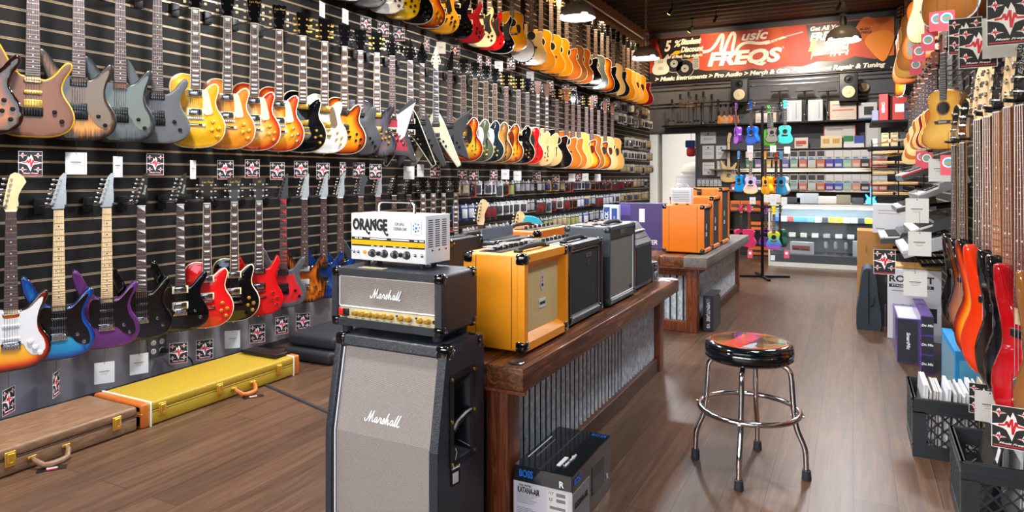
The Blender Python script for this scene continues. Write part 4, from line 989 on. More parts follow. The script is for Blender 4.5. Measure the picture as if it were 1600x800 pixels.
# ================================================================ PRICE TAGS
def spark(cx, cz, s, m, mi, y):   # four-pointed flare with wide side arms
    pts = []
    base = [(1.25, 0), (.45, .16), (.30, .22), (.22, .60), (.05, .95), (-.08, .55), (-.22, .75), (-.34, .35), (-.5, .14), (-1.25, 0), (-.5, -.18), (-.3, -.3), (-.15, -.62), (.0, -1.0), (.12, -.6), (.22, -.3), (.4, -.2)]
    m.prism([(cx + a * s, cz + b * s) for a, b in base], y, y + .0004, mi)
def zig(cx, cz, s, m, mi, y, w=.09):
    c = [(-.85, .0), (-.42, .04), (-.30, .34), (-.20, -.10), (.0, .55), (.06, -.62), (.26, .36), (.34, .02), (.85, .0)]
    for a, b in zip(c[:-1], c[1:]):
        d = Vector((b[0] - a[0], b[1] - a[1])).normalized(); nx, nz = -d.y * w, d.x * w
        m.prism([(cx + (a[0] + nx) * s, cz + (a[1] + nz) * s), (cx + (b[0] + nx) * s, cz + (b[1] + nz) * s), (cx + (b[0] - nx) * s, cz + (b[1] - nz) * s), (cx + (a[0] - nx) * s, cz + (a[1] - nz) * s)], y - .0004, y, mi)
def tag_meshes():
    if 'tag' in _G: return _G['tag']
    W, H = .094, .120
    m = MB(); m.prism([(-W / 2, -H), (W / 2, -H), (W / 2, -.004), (W / 2 - .004, 0), (-W / 2 + .004, 0), (-W / 2, -.004)], 0, .0009, 0)
    pc = m.mesh('card', ink, 0)
    m = MB(); y = -.0006
    spark(0, -.055, .042, m, 0, y)
    for sx in (-1, 1):
        for z in (-.020, -.088): spark(sx * .030, z, .0145, m, 0, y); zig(sx * .030, z, .012, m, 1, y, .09)
    zig(0, -.055, .037, m, 1, y, .075)
    for a, b in (((-W / 2, -H), (W / 2, -H + .0015)), ((-W / 2, -.0015), (W / 2, 0)), ((-W / 2, -H), (-W / 2 + .0015, 0)), ((W / 2 - .0015, -H), (W / 2, 0))):
        m.b2((a[0], y, a[1]), (b[0], y + .0004, b[1]), 0)
    m.b2((-.042, y, -.1145), (.042, y + .0004, -.1115), 1)
    pa = m.mesh('printed_artwork', [whiteink, redink], 0)
    m = MB(); m.prism([(-.046, -.112), (.046, -.112), (.046, 0), (-.046, 0)], 0, .0009, 0); wc = m.mesh('card', cardwhite, 0)
    m = MB(); m.b2((-.024, -.0004, -.050), (.022, .0, -.047), 0); m.b2((-.018, -.0004, -.056), (.018, 0, -.0545), 1); m.b2((-.014, -.0004, -.064), (.012, 0, -.062), 1)
    m.prism(circle(0, -.007, .0025, 8), -.0004, 0, 0)
    wp = m.mesh('printed_lines', [ink, mat('grey_print', '#8a8886', .7)], 0)
    m = MB(); m.cyl((0, .0, 0), (0, .0, 1.0), .0009, n=5); st = m.mesh('hanging_string', blackp)
    _G['tag'] = (pc, pa, wc, wp, st)
    return _G['tag']
def price_tag(top, rz, drop, white, label, group='price tags hung from the guitars', s=1.0, ry=0.0):
    """top = where the string is tied; the card hangs 'drop' below"""
    pc, pa, wc, wp, st = tag_meshes()
    g = empty('price_tag', (top[0], top[1], top[2] - drop), rz, label, 'price tag', group, ry=ry); g.scale = (s, s, s)
    c = inst('card', wc if white else pc, g)
    inst('printed_lines' if white else 'printed_artwork', wp if white else pa, c)
    inst('hanging_string', st, g, (0, .0005, -.006), scale=(1, 1, (drop + .006) / s))
    if not white and s > .999 and top[1] < 4.2: text('Music Freqs', .007, whiteink, c, (0, -.0006, -.1055), width=.06, shear=.3, offset=.0002)
    return g
def face_cam(x, y, extra=0):
    return math.atan2(-x, y) * 1.0 + R(extra)      # turns the local -Y side towards the shop entrance
TAGS_MID = {51: (0, 0), 122: (1, 0), 187: (1, 62), 245: (0, 25), 304: (1, 70), 354: (0, 4), 396: (0, 20), 435: (0, 10), 472: (0, 4), 506: (0, 6), 537: (0, 62), 562: (0, 15), 588: (0, 12), 609: (1, 15), 640: (1, 0), 658: (1, 50), 681: (0, 10), 723: (0, 0), 741: (0, -10), 772: (0, 30), 790: (1, 10), 809: (1, 10), 839: (0, 0), 869: (0, 10), 894: (1, 0), 903: (0, 0), 915: (1, 0), 934: (1, 10)}
TAGS_LOW = {17: (0, 60), 91: (0, 72), 166: (1, 0), 220: (1, 10), 281: (0, 0), 322: (0, 8), 365: (1, -6), 404: (0, 10), 442: (0, 30), 475: (0, 4)}
TAGS_TOP = {505: (1, 65), 541: (1, 60), 573: (0, 30), 600: (0, 15), 625: (0, 5), 668: (0, 60), 690: (1, 15), 712: (0, 0), 750: (0, 60), 764: (0, 55), 780: (1, 8), 799: (0, 15), 829: (1, 10), 860: (0, 30), 884: (0, 0), 896: (0, 0), 929: (0, 20), 948: (0, 0), 964: (0, 0), 987: (1, 0), 995: (0, 0)}
for px, row, X, Y, zb, d in HUNG:
    T = {'mid': TAGS_MID, 'low': TAGS_LOW, 'top': TAGS_TOP}[row].get(px)
    if not T: continue
    kindw = 'white' if T[0] else 'black patterned'
    dd = SH(d)
    price_tag((X, Y - .01, zb - .004), face_cam(X, Y, T[1]), .055 + random.random() * .03, bool(T[0]), kindw + ' price tag below the ' + dd + ', ' + {'mid': 'middle', 'low': 'bottom', 'top': 'top'}[row] + ' row', s=1.05)
# ================================================================ BENCHES, AMPLIFIERS, STOOL, CASES
def rrect(w, h, r, cx=0, cz=0, k=4):
    pts = []
    for sx, sz, a0 in ((1, -1, -90), (1, 1, 0), (-1, 1, 90), (-1, -1, 180)):
        for i in range(k + 1):
            a = R(a0 + 90 * i / k); pts.append((cx + sx * (w / 2 - r) + r * math.cos(a), cz + sz * (h / 2 - r) + r * math.sin(a)))
    return pts
def ring(m, w, h, b0, b1, r, y0, y1, cz=0, mi=0, mi2=None):
    """front frame: outer outline w x h, opening narrower by b0 at the front (y0) and b1 at the back (y1)"""
    o = rrect(w, h, r, 0, cz); i0 = rrect(w - 2 * b0, h - 2 * b0, max(.001, r * .3), 0, cz); i1 = rrect(w - 2 * b1, h - 2 * b1, max(.001, r * .3), 0, cz); n = len(o)
    m.add([(x, y0, z) for x, z in o] + [(x, y0, z) for x, z in i0], [(j, (j + 1) % n, n + (j + 1) % n, n + j) for j in range(n)], mi)
    m.add([(x, y0, z) for x, z in i0] + [(x, y1, z) for x, z in i1], [(j, (j + 1) % n, n + (j + 1) % n, n + j) for j in range(n)], mi if mi2 is None else mi2)
    m.add([(x, y0, z) for x, z in o] + [(x, y1, z) for x, z in o], [((j + 1) % n, j, n + j, n + (j + 1) % n) for j in range(n)], mi)
redwood = wood('stained_fir', '#2a150c', '#a8632e', (12, .7, 16), .38, coat=.15, bands=2.0, dist=2.2, mid='#5e341c', bmp=.15)
redwood_v = wood('stained_fir_upright', '#4a1e10', '#9a5028', (14, 14, .9), .42, coat=.15, bands=3, dist=3.0, mid='#70341a', bmp=.15)
darkwood = wood('stained_rail', '#2e1710', '#5e3422', (9, .8, 9), .45, bands=3, dist=2.5, bmp=.1)
greywood = wood('weathered_edge', '#4e4640', '#8a827a', (14, 1.0, 14), .5, bands=3, dist=2.0, bmp=.2)
galv = mat('galvanised_sheet', '#9aa4b0', .4, .15); nt = galv.node_tree
mp = mapping(nt, (1, 1, .5)); n1 = noise(nt, mp, 60, 3, .7, .3); mpb = mapping(nt, (1, 1, .25)); n2 = noise(nt, mpb, 9, 4, .6)
r1 = ramp(nt, [(.3, '#a3afbc'), (.5, '#c4ced6'), (.72, '#f2f6f8')]); nt.links.new(n1.outputs['Fac'], r1.inputs[0])
r2 = ramp(nt, [(.70, (0, 0, 0, 1)), (.78, (1, 1, 1, 1))]); nt.links.new(n2.outputs['Fac'], r2.inputs[0])
mx = nt.nodes.new('ShaderNodeMix'); mx.data_type = 'RGBA'; nt.links.new(r2.outputs[0], mx.inputs[0]); nt.links.new(r1.outputs[0], mx.inputs[6]); mx.inputs[7].default_value = rgb('#6e4326')
nt.links.new(mx.outputs[2], nt.nodes['Principled BSDF'].inputs['Base Color'])
def corrug(m, ax, c, a0, a1, z0, z1, out=1, pitch=.054, amp=.013):
    """corrugated sheet; ax 'Y': lies in a plane X = c from y a0 to a1; ax 'X': plane Y = c"""
    n = int((a1 - a0) / pitch * 10); vs = []; fs = []
    for i in range(n + 1):
        a = a0 + (a1 - a0) * i / n; d = c + out * amp * (abs(math.sin(a * PI / pitch)) - .5) * 1.6
        for z in (z0, z1): vs.append((d, a, z) if ax == 'Y' else (a, d, z))
    for i in range(n):
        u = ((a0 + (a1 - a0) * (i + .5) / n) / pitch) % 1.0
        m.add([vs[2 * i], vs[2 * i + 2], vs[2 * i + 3], vs[2 * i + 1]], [(0, 1, 2, 3)], 1 if u < .17 else 0)  # darker second colour on the strip just past each valley
def bench(label, x0, x1, y0, y1, zt, th, edge, post_w=.09, post_d=.10, inset=.07):
    b = empty('display_bench', (x1, y0, 0), 0, label, 'bench', 'wood and corrugated metal benches')
    W = x1 - x0; L = y1 - y0
    nb = 5
    for i in range(nb):       # planks of the top; the outer one is the thick edge timber
        m = MB(); a, c = -W * (i + 1) / nb, -W * i / nb
        m.rbox(((a + c) / 2, L / 2, zt - th / 2 + (0 if i == 0 else .0)), (c - a - .001, L, th), .006)
        m.build('top_timber', redwood if i or not edge else edge, b, smooth=40)
    m = MB(); m.box((-W / 2, .0125, zt - th - .006), (W, .02, .012)); m.build('end_batten', redwood_v, b)
    px = -inset - .02
    for (xa, ya) in ((px, .05), (px, L - .05 - post_d), (-W + .08, .05), (-W + .08, L - .05 - post_d)):
        m = MB(); m.rbox((xa - post_w / 2, ya + post_d / 2, (zt - th) / 2), (post_w, post_d, zt - th), .004); m.build('post', redwood_v, b, smooth=40)
    zr = zt - th
    for z0, z1 in ((.0, .085), (zr - .075, zr)):
        m = MB(); m.rbox((px - .035, L / 2, (z0 + z1) / 2), (.05, L - .10 - 2 * post_d, z1 - z0), .004); m.build('rail', darkwood, b, smooth=40)
        m = MB(); m.rbox((-W / 2 - .02, .05 + .035, (z0 + z1) / 2), (W - inset - .10 - post_w * 1.5, .05, z1 - z0), .004); m.build('end_rail', redwood_v, b, smooth=40)
    m = MB(); corrug(m, 'Y', px - .045, .05 + post_d, L - .05 - post_d, .085, zr - .075); m.build('corrugated_panel', [galv, mat('dark_groove', '#33261e', .7)], b, smooth=60)
    m = MB(); corrug(m, 'X', .05 + .06, -W + .09, px - post_w, .085, zr - .075); m.build('corrugated_end_panel', [galv, mat('dark_groove', '#33261e', .7)], b, smooth=60)
    m = MB(); m.b2((-W + .03, .12, .03), (-W + .05, L - .06, zr)); m.build('rear_panel', darkwood, b)
    return b
b1 = bench('long wood-topped bench with corrugated metal side carrying the row of amplifiers', -1.80, -1.03, 2.11, 4.46, .595, .085, redwood)
m = MB(); m.lathe([(0, .0), (.026, .0), (.03, .004), (.026, .007), (.012, .005), (0, .005)], 24); m.build('metal_grommet', mat('worn_steel', '#7a7e82', .3, .9), b1, (-.055, .055, .5935 + .0015))
b2_ = bench('second wood and corrugated bench further back, under the orange speaker cabinets', -2.0, -1.035, 5.45, 7.85, .62, .085, greywood)

lev_black = tolex('black_vinyl_wrap', '#101216', '#363c47', .32, 250, 1.0)
lev_orange = tolex('orange_vinyl_wrap', '#e67204', '#ee7e08', .4, 300, .25)
lev_amber = tolex('bright_orange_vinyl_wrap', '#f0920e', '#f59c16', .4, 300, .25)
lev_gunm = tolex('gunmetal_vinyl_wrap', '#3c4048', '#4a4f58', .42, 300, .3)
lev_dark = tolex('dark_vinyl_wrap', '#1e1f23', '#2c2e33', .42, 300, .4)
cloth_m = weave('grey_brown_grille_cloth', '#b0a69f', '#6f6762', 620)
cloth_o = weave('straw_grille_cloth', '#ecd6a0', '#b89a5e', 520)
cloth_g = weave('silver_grille_cloth', '#8f8d86', '#4a4a46', 560)
cloth_k = weave('black_grille_cloth', '#26272c', '#101114', 500)
whitepipe = mat('white_piping', '#f0eef0', .4); gold_p = mat('gold_panel', '#cfc6a4', .35, .25)
logo_white = mat('logo_white', '#f6f6f8', .35)
def corner(parent, x, y, z, s=.045, sx=1, sy=1, sz=1, m_=None):
    """cap that wraps one outer corner; x,y,z = the corner, signs = outward directions"""
    key = ('cor', s)
    if key not in _G:
        m = MB(); t = .004
        m.rbox((-s / 2 + t, -s / 2 + t, -s / 2 + t), (s, s, s), .012, 0, seg=3)
        m.cyl((-s * .72, t * .5, -s * .30), (-s * .72, t + .003, -s * .30), .004, n=10, mi=1); m.cyl((t * .5, -s * .72, -s * .30), (t + .003, -s * .72, -s * .30), .004, n=10, mi=1)
        _G[key] = m.mesh('corner_cap', [blackg, chrome], 40)
    return inst('corner_cap', _G[key], parent, (x, y, z), mats=[m_ or blackg, chrome], scale=(sx, sy, sz))
def feet(parent, w, d, zb, y0=0, r=.012, h=.015):
    for sx in (-1, 1):
        for yy in (y0 + .04, y0 + d - .04):
            m = MB(); m.cyl((sx * (w / 2 - .04), yy, zb), (sx * (w / 2 - .04), yy, zb + h), r, r * 1.15, n=14); m.build('foot', rubber, parent)
def screen_text(s, size, m_, p, loc, **k): return text(s, size, m_, p, loc, **k)
def script_logo(parent, x, y, z, s, m_, r=.035):
    S = [[(-.28, .30), (-.20, .08), (-.05, .05), (.10, .35), (.30, 1.0)], [(.30, 1.0), (.27, .5), (.30, .04)], [(.30, .04), (.45, .6), (.62, 1.02)], [(.62, 1.02), (.57, .4), (.64, .05), (.78, .18)],
         [(1.12, .42), (1.0, .50), (.86, .30), (.90, .06), (1.02, .12), (1.12, .42), (1.10, .12), (1.18, .05), (1.30, .25)],
         [(1.30, .25), (1.40, .52), (1.44, .42), (1.56, .45), (1.52, .15), (1.60, .06), (1.72, .25)],
         [(1.72, .25), (1.86, .55), (1.90, .3), (1.84, .05), (1.70, .10)], [(1.84, .05), (2.02, .25)],
         [(2.02, .25), (2.20, .85), (2.26, 1.0), (2.18, .6), (2.08, .04), (2.18, .38), (2.32, .45), (2.30, .12), (2.38, .05), (2.48, .22)],
         [(2.84, .42), (2.72, .50), (2.58, .30), (2.62, .06), (2.74, .12), (2.84, .42), (2.82, .12), (2.90, .05), (3.02, .25)],
         [(3.02, .25), (3.22, .85), (3.28, 1.0), (3.20, .7), (3.08, .12), (3.16, .04), (3.28, .25)], [(3.28, .25), (3.48, .85), (3.54, 1.0), (3.46, .7), (3.34, .12), (3.44, .02), (3.60, .14)]]
    m = MB()
    for st in S:
        pts = catmull(st, 5, closed=False)
        m.tube([((u - 1.65) * s + (v - .4) * s * .18, 0, (v - .4) * s) for u, v in pts], r * s * 1.6, 6, M=Matrix.Diagonal((1, 1, 1, 1)))
    return m.build('script_lettering', m_, parent, (x, y, z))
# ---- slanted speaker cabinet
CX = -1.415; CW = .47
c = empty('speaker_cabinet', (CX, 1.79, 0), 0, 'tall black slant-front speaker cabinet with grey cloth and white script lettering', 'speaker cabinet')
prof = [(0, .02), (0, .385), (.058, .71), (.30, .71), (.30, .02)]          # (y,z)
def slab_profile(m, x0, x1, pr, mi=0):
    n = len(pr); m.add([(x0, y, z) for y, z in pr] + [(x1, y, z) for y, z in pr], [tuple(range(n)), tuple(reversed(range(n, 2 * n)))] + [((k + 1) % n, k, n + k, n + (k + 1) % n) for k in range(n)], mi)
def yfz(z): return 0 if z < .385 else .058 * (z - .385) / .325
m = MB(); h = CW / 2
slab_profile(m, h - .032, h, [(0, .02), (0, .32), (.30, .32), (.30, .02)]); slab_profile(m, h - .032, h, [(yfz(.60), .60), (.058, .71), (.30, .71), (.30, .60)])
slab_profile(m, h - .032, h, [(0, .32), (0, .385), (yfz(.6), .60), (.085, .60), (.085, .32)]); slab_profile(m, h - .032, h, [(.225, .32), (.225, .60), (.30, .60), (.30, .32)])
m.build('side_panel', lev_black, c, smooth=0); m = MB(); slab_profile(m, -h, -h + .032, prof)
slab_profile(m, -h + .032, h - .032, [(yfz(.672), .672), (.058, .71), (.30, .71), (.30, .672)]); slab_profile(m, -h + .032, h - .032, [(0, .02), (0, .06), (.30, .06), (.30, .02)])
slab_profile(m, -h + .032, h - .032, [(.28, .06), (.28, .672), (.295, .672), (.295, .06)])
me = m.mesh('shell', [lev_black], 30)
sh = inst('shell', me, c); bv = sh.modifiers.new('soft_edges', 'BEVEL'); bv.width = .007; bv.segments = 3; bv.limit_method = 'ANGLE'
m = MB(); slab_profile(m, -h + .032, h - .032, [(.016, .06), (.016, .387), (.016 + .052, .672), (.075, .672), (.03, .387), (.03, .06)]); m.build('grille_cloth', cloth_m, c, smooth=0)
for sx in (-1, 1): m = MB(); m.tube([(sx * (h - .036), .012, .06), (sx * (h - .036), .012, .386), (sx * (h - .036), .064, .672)], .0032, 6); m.build('piping', whitepipe, c)
sl = script_logo(c, -.005, .0255 + .002, .447, .038, logo_white); sl.rotation_euler = (-math.atan(.058 / .325), 0, 0)
for sx in (-1, 1):
    corner(c, sx * h, .058 - .002, .71, .05, sx, -1, 1); corner(c, sx * h, .30, .71, .05, sx, 1, 1); corner(c, sx * h, 0, .02, .05, sx, -1, -1); corner(c, sx * h, .30, .02, .05, sx, 1, -1)
feet(c, CW, .30, 0, 0, .016, .02)
hd = empty('side_handle', (h, .155, .46), 0); hd.parent = c
M90 = Matrix.Rotation(PI / 2, 4, 'Z')
m = MB(); ring(m, .165, .315, .022, .026, .012, -.004, .004); me = m.mesh('frame', [blackp], 35); inst('frame', me, hd, (0, 0, 0), (0, 0, PI / 2))
m = MB()
Wd, Hh = .12, .268
m.add([(x, 0, z) for x, z in rrect(Wd, Hh, .01)] + [(x * .62, .075, z * .55 - .02) for x, z in rrect(Wd, Hh, .01)], [(j, (j + 1) % 20, 20 + (j + 1) % 20, 20 + j) for j in range(20)] + [tuple(range(20, 40))])
inst('cup', m.mesh('cup', [mat('handle_cup', '#23262c', .25, .2, coat=.4)], 40), hd, (-.001, 0, 0), (0, 0, PI / 2))
m = MB(); m.tube([(-.004, -.060, -.035), (-.012, -.02, -.02), (-.012, .03, -.008), (-.004, .060, .0)], .012, 10); inst('grip_bar', m.mesh('grip_bar', [blackp]), hd)
for zz in (-.14, -.0, .14):
    for yy in (-.072, .072):
        m = MB(); m.cyl((.003, yy, zz), (.007, yy, zz), .005, n=10); inst('screw', m.mesh('screw', [gold]), hd)
tg = empty('hang_tag', (CX + h + .006, 1.79 + .10, .335), R(80), 'small black maker tag hanging from the side handle of the slanted cabinet', 'tag')
m = MB(); m.prism(rrect(.045, .085, .006, 0, -.045), 0, .0012, 0); m.build('card', blackg, tg)
m = MB(); m.b2((-.014, -.0006, -.080), (.014, 0, -.045)); m.build('label', cardwhite, tg)
script_logo(tg, 0, -.002, -.028, .0095, logo_white)
m = MB(); m.tube([(0, 0, -.004), (.004, -.002, .02), (0, 0, .035)], .001, 5); m.build('string', cardwhite, tg)
# ---- amplifier head with gold panel
HX = -1.452; HW = .472; HZ0 = .712
g = empty('amplifier', (HX, 1.868, HZ0), 0, 'black amplifier head with gold knob panel and white script, on the slanted cabinet', 'amplifier')
feet(g, HW, .235, 0, 0, .018, .024)
m = MB(); hh = .205; z0 = .024; cz = z0 + hh / 2
m.prism(rrect(HW, hh, .014, 0, cz), .018, .235, 0); ring(m, HW, hh, .026, .028, .014, .0, .020, cz); me = m.mesh('shell', [lev_black], 35); inst('shell', me, g)
m = MB(); m.b2((-HW / 2 + .027, .012, z0 + .067), (HW / 2 - .027, .02, z0 + hh - .027)); m.build('grille_cloth', cloth_m, g, smooth=0)
m = MB(); o_ = rrect(HW - .058, hh - .096, .006, 0, (z0 + .067 + z0 + hh - .027) / 2 + .0); m.tube([(x, .010, z) for x, z in o_], .0028, 6, closed=True); m.build('piping', whitepipe, g)
m = MB(); m.b2((-HW / 2 + .027, .008, z0 + .024), (HW / 2 - .027, .02, z0 + .064)); cp = m.build('control_panel', gold_p, g, smooth=0)
xs = [-.130 + .031 * i for i in range(6)] + [.068, .102, .148, .180]
for x in xs:
    kb = MB(); kb.lathe([(.0105, 0), (.0105, .006), (.009, .008), (.0088, .016), (.007, .0175), (0, .0178)], 16, M=Matrix.Rotation(PI / 2, 4, 'X')); k_ = kb.build('knob', gold, cp, (x, .008, z0 + .047))
    m = MB(); m.b2((x - .006, .0074, z0 + .029), (x + .006, .008, z0 + .031)); m.build('printed_mark', ink, cp, smooth=0)
for x in (.050, .131): m = MB(); m.cyl((x, .008, z0 + .053), (x, .004, z0 + .053), .0035, n=8); m.build('push_switch', blackp, cp)
m = MB(); m.cyl((.205, .008, z0 + .047), (.205, .003, z0 + .047), .007, n=14); m.build('input_jack', chrome, cp)
for x0_, s_ in ((-.195, 'red'), (-.172, 'blk')):
    m = MB(); m.rbox((x0_, .005, z0 + .047), (.020, .010, .026), .002); m.build('rocker_switch', mat('red_rocker', '#d0241c', .3, emit=None) if s_ == 'red' else blackp, cp)
text('DSL', .012, ink, cp, (-.18, .0075, z0 + .028), width=.024, offset=.0003)
script_logo(g, -.0, .008, z0 + hh * .58, .034, logo_white)
for sx in (-1, 1):
    for sz, zz in ((1, z0 + hh), (-1, z0)):
        corner(g, sx * HW / 2, 0, zz, .038, sx, -1, sz); corner(g, sx * HW / 2, .235, zz, .038, sx, 1, sz)
# ---- white mini head
g = empty('amplifier', (-1.505, 1.955, .9415), R(-2), 'small white amplifier head with yellow stripe and chrome handle, on the black head', 'amplifier')
feet(g, .335, .15, 0, 0, .010, .020); wm = mat('white_enamel', '#f2f0f2', .3, coat=.3); W_, H_, D_ = .345, .172, .150; z0 = .020
m = MB(); m.rbox((0, D_ / 2, z0 + H_ / 2), (W_, D_, H_), .003); m.build('case', wm, g, smooth=40)
m = MB(); m.b2((-W_ / 2 + .004, -.0012, z0 + .052), (W_ / 2 - .004, .0, z0 + .085), 0); m.b2((-W_ / 2 + .004, -.002, z0 + .0575), (W_ / 2 - .004, -.0012, z0 + .0745), 1)
for x, w_ in ((-.145, .014), (-.125, .014), (-.04, .078), (.06, .080), (.13, .014), (.155, .018)): m.b2((x - w_ / 2, -.0022, z0 + .0785), (x + w_ / 2, -.0012, z0 + .0825), 2)
for x in (-.068, -.040, -.012, .035, .062, .090): m.b2((x - .006, -.0022, z0 + .0535), (x + .006, -.0012, z0 + .056), 2)
m.build('front_stripe', [ink, mat('bright_yellow', '#f8b400', .4), whiteink], g, smooth=0)
lt = text('ORANGE', .050, ink, g, (-.082, -.001, z0 + .130), offset=.0024, width=.165); lt.data.transform(Matrix.Diagonal((1, 1, 1.12, 1)))
m = MB()
for (xx, dz) in ((-.098, 0), (-.012, -.003)):
    m.tube([(xx - .004, -.001, z0 + .118 + dz), (xx + .004, -.001, z0 + .104 + dz), (xx + .012, -.001, z0 + .098 + dz), (xx + .016, -.001, z0 + .104 + dz)], [.003, .0032, .0035, .0045], 8)
for xx in (-.150, -.060): m.tube([(xx, -.001, z0 + .15), (xx - .006, -.001, z0 + .140), (xx - .002, -.001, z0 + .134)], .003, 8)
m.build('lettering_swash', ink, g)
grey_t = mat('grey_lettering', '#77747c', .5)
text('DUAL', .017, grey_t, g, (.058, -.001, z0 + .138)); text('TERROR', .017, grey_t, g, (.058, -.001, z0 + .120))
m = MB(); ring(m, .046, .048, .001, .001, .002, -.0015, 0, z0 + .128)
m.build('crest_border', mat('pale_grey', '#c8c8cc', .4), g, (.131, 0, 0), smooth=0)
m = MB()
for k in range(7):
    a = k * 2 * PI / 7; m.prism(circle(.131 + .014 * math.cos(a), z0 + .128 + .014 * math.sin(a), .0035, 8), -.0014, 0, k % 2)
m.prism(circle(.131, z0 + .126, .005, 10), -.0014, 0, 1); m.build('crest', [mat('teal_ink', '#28b4b4', .4), mat('blue_ink', '#4a78c8', .4)], g, smooth=0)
for x, r_ in ((-.068, .0135), (-.040, .008), (-.012, .0135), (.035, .0135), (.062, .008), (.090, .0135)):
    kb = MB(); kb.lathe([(r_ * 1.15, 0), (r_ * 1.1, .005), (r_ * .8, .007), (r_ * .75, .016), (r_ * .6, .018), (0, .018)], 18, 0, M=Matrix.Rotation(PI / 2, 4, 'X')); kb.lathe([(r_ * .5, .0182), (0, .0186)], 12, 1, M=Matrix.Rotation(PI / 2, 4, 'X')); kb.build('knob', [mat('dark_knob', '#2a2e36', .3), steel], g, (x, 0, z0 + .028))
for x in (-.155, -.135, .128, .158): m = MB(); m.cyl((x, 0, z0 + .030), (x, -.004, z0 + .030), .006, n=12); m.cyl((x, -.004, z0 + .030), (x + .002, -.016, z0 + .034), .002, n=8); m.build('toggle_switch', chrome, g)
m = MB(); m.lathe([(.008, 0), (.007, .004), (.0, .007)], 14, M=Matrix.Rotation(PI / 2, 4, 'X')); m.build('pilot_light', mat('amber_jewel', '#ff7818', .2, emit='#ff6000', es=1.2), g, (-.105, 0, z0 + .030))
m = MB(); m.tube([(-.085, .05, z0 + H_ - .002), (-.085, .05, z0 + H_ + .028), (-.078, .05, z0 + H_ + .040), (-.065, .05, z0 + H_ + .045), (.065, .05, z0 + H_ + .045), (.078, .05, z0 + H_ + .040), (.085, .05, z0 + H_ + .028), (.085, .05, z0 + H_ - .002)], .006, 10); m.build('carry_handle', chrome, g)
for cx_ in (.028, .070, .112):
    m = MB()
    for k in range(13): m.b2((W_ / 2 - .001, cx_ - .014, z0 + .058 + k * .0078), (W_ / 2 + .0006, cx_ + .014, z0 + .0615 + k * .0078))
    m.build('vent_slots', mat('slot_dark', '#3a3a3e', .6), g, smooth=0)
    m = MB(); m.cyl((W_ / 2, cx_ + .01, z0 + .046), (W_ / 2 + .002, cx_ + .01, z0 + .046), .0035, n=8); m.build('screw', blackp, g)
m = MB(); m.b2((-.09, -.035, 0), (.02, -.0, .0015)); sl_ = m.build('paper_slip', mat('brown_paper', '#a8987c', .7), None, (-1.50, 1.93, .9412)); tag(sl_, 'small paper slip under the front of the white amplifier head', 'paper')
# ---- combos
def combo(label, loc, rz, w, h, d, shell, grille, border=.045, inner=.03, rec=.018, r=.012, name='guitar_amplifier', caps=.045, capm=None, group=None, panel_top=True, logo=None, piping=None, footr=.012, handle=True, knobm=None, cat='amplifier', seam=True, capback=True):
    """front faces local -Y; origin = middle of the foot of the front face"""
    g = empty(name, loc, rz, label, cat, group); z0 = .014; m = MB(); cz = z0 + h / 2
    m.prism(rrect(w, h, r, 0, cz), rec, d, 0); ring(m, w, h, inner, border, r, 0, rec + .001, cz); inst('shell', m.mesh('shell', [shell], 35), g)
    m = MB(); m.b2((-w / 2 + border - .004, rec - .004, z0 + border - .004), (w / 2 - border + .004, rec + .002, z0 + h - border + .004)); m.build('grille_cloth', grille, g, smooth=0)
    if piping:
        m = MB(); m.tube([(x, rec - .006, z) for x, z in rrect(w - 2 * border + .004, h - 2 * border + .004, .004, 0, cz)], .003, 6, closed=True); m.build('piping', piping, g)
    if seam:
        for sx in (-1, 1):
            for yy in (.055, d - .055):
                m = MB(); m.b2((sx * (w / 2 - .0005), yy - .0012, z0 + .01), (sx * (w / 2 + .0006), yy + .0012, z0 + h - .01)); m.build('seam', mat('seam_line', '#7a3c08' if shell is lev_orange else '#0c0c0e', .7), g, smooth=0)  # thin dark line along each side seam
    if caps:
        for sx in (-1, 1):
            for sz, zz in ((1, z0 + h), (-1, z0)):
                corner(g, sx * w / 2, 0, zz, caps, sx, -1, sz, capm)
                if capback: corner(g, sx * w / 2, d, zz, caps, sx, 1, sz, capm)
    feet(g, w, d, 0, 0, footr, .014)
    zt = z0 + h
    if panel_top:
        m = MB(); m.b2((-w / 2 + .04, d * .45, zt - .001), (w / 2 - .04, d * .82, zt + .003)); pn = m.build('control_panel', blackmetal, g, smooth=0)
        for k in range(7):
            kb = MB(); kb.cyl((0, 0, 0), (0, 0, .015), .009, .0075, n=12); kb.build('knob', knobm or blackp, pn, (-w / 2 + .075 + k * (w - .15) / 6, d * .63, zt + .003))
    if handle:
        m = MB(); hw = min(.13, w * .3); m.tube([(-hw, d * .26, zt), (-hw * .92, d * .26, zt + .010), (-hw * .5, d * .26, zt + .016), (hw * .5, d * .26, zt + .016), (hw * .92, d * .26, zt + .010), (hw, d * .26, zt)], [.006, .009, .011, .011, .009, .006], 8, M=Matrix.Diagonal((1, 1, 1, 1))); m.build('strap_handle', rubber, g)
        for sx in (-1, 1): m = MB(); m.rbox((sx * hw, d * .26, zt + .004), (.03, .028, .012), .003); m.build('handle_end', capm or blackmetal, g)
    return g
ZT = .5955
g = combo('bright orange combo amplifier with straw coloured grille, nearest on the bench', (-1.095, 2.465, ZT), PI / 2, .43, .365, .265, lev_amber, cloth_o, .062, .030, .03, .010, group='amplifiers along the bench edge')
z0 = .014
m = MB(); cr = [(-.010, .035), (-.016, .02), (-.012, .0), (-.018, -.015), (-.010, -.035), (0, -.042), (.010, -.035), (.018, -.015), (.012, 0), (.016, .02), (.010, .035), (0, .040)]
m.prism(catmull([(a, b + .255) for a, b in cr], 2), -.003, 0, 0); m.prism(circle(0, .268, .006, 10), -.004, -.003, 1); m.prism(circle(0, .238, .009, 10, .006), -.004, -.003, 2); m.b2((-.006, -.004, .252), (.006, -.003, .258), 3)
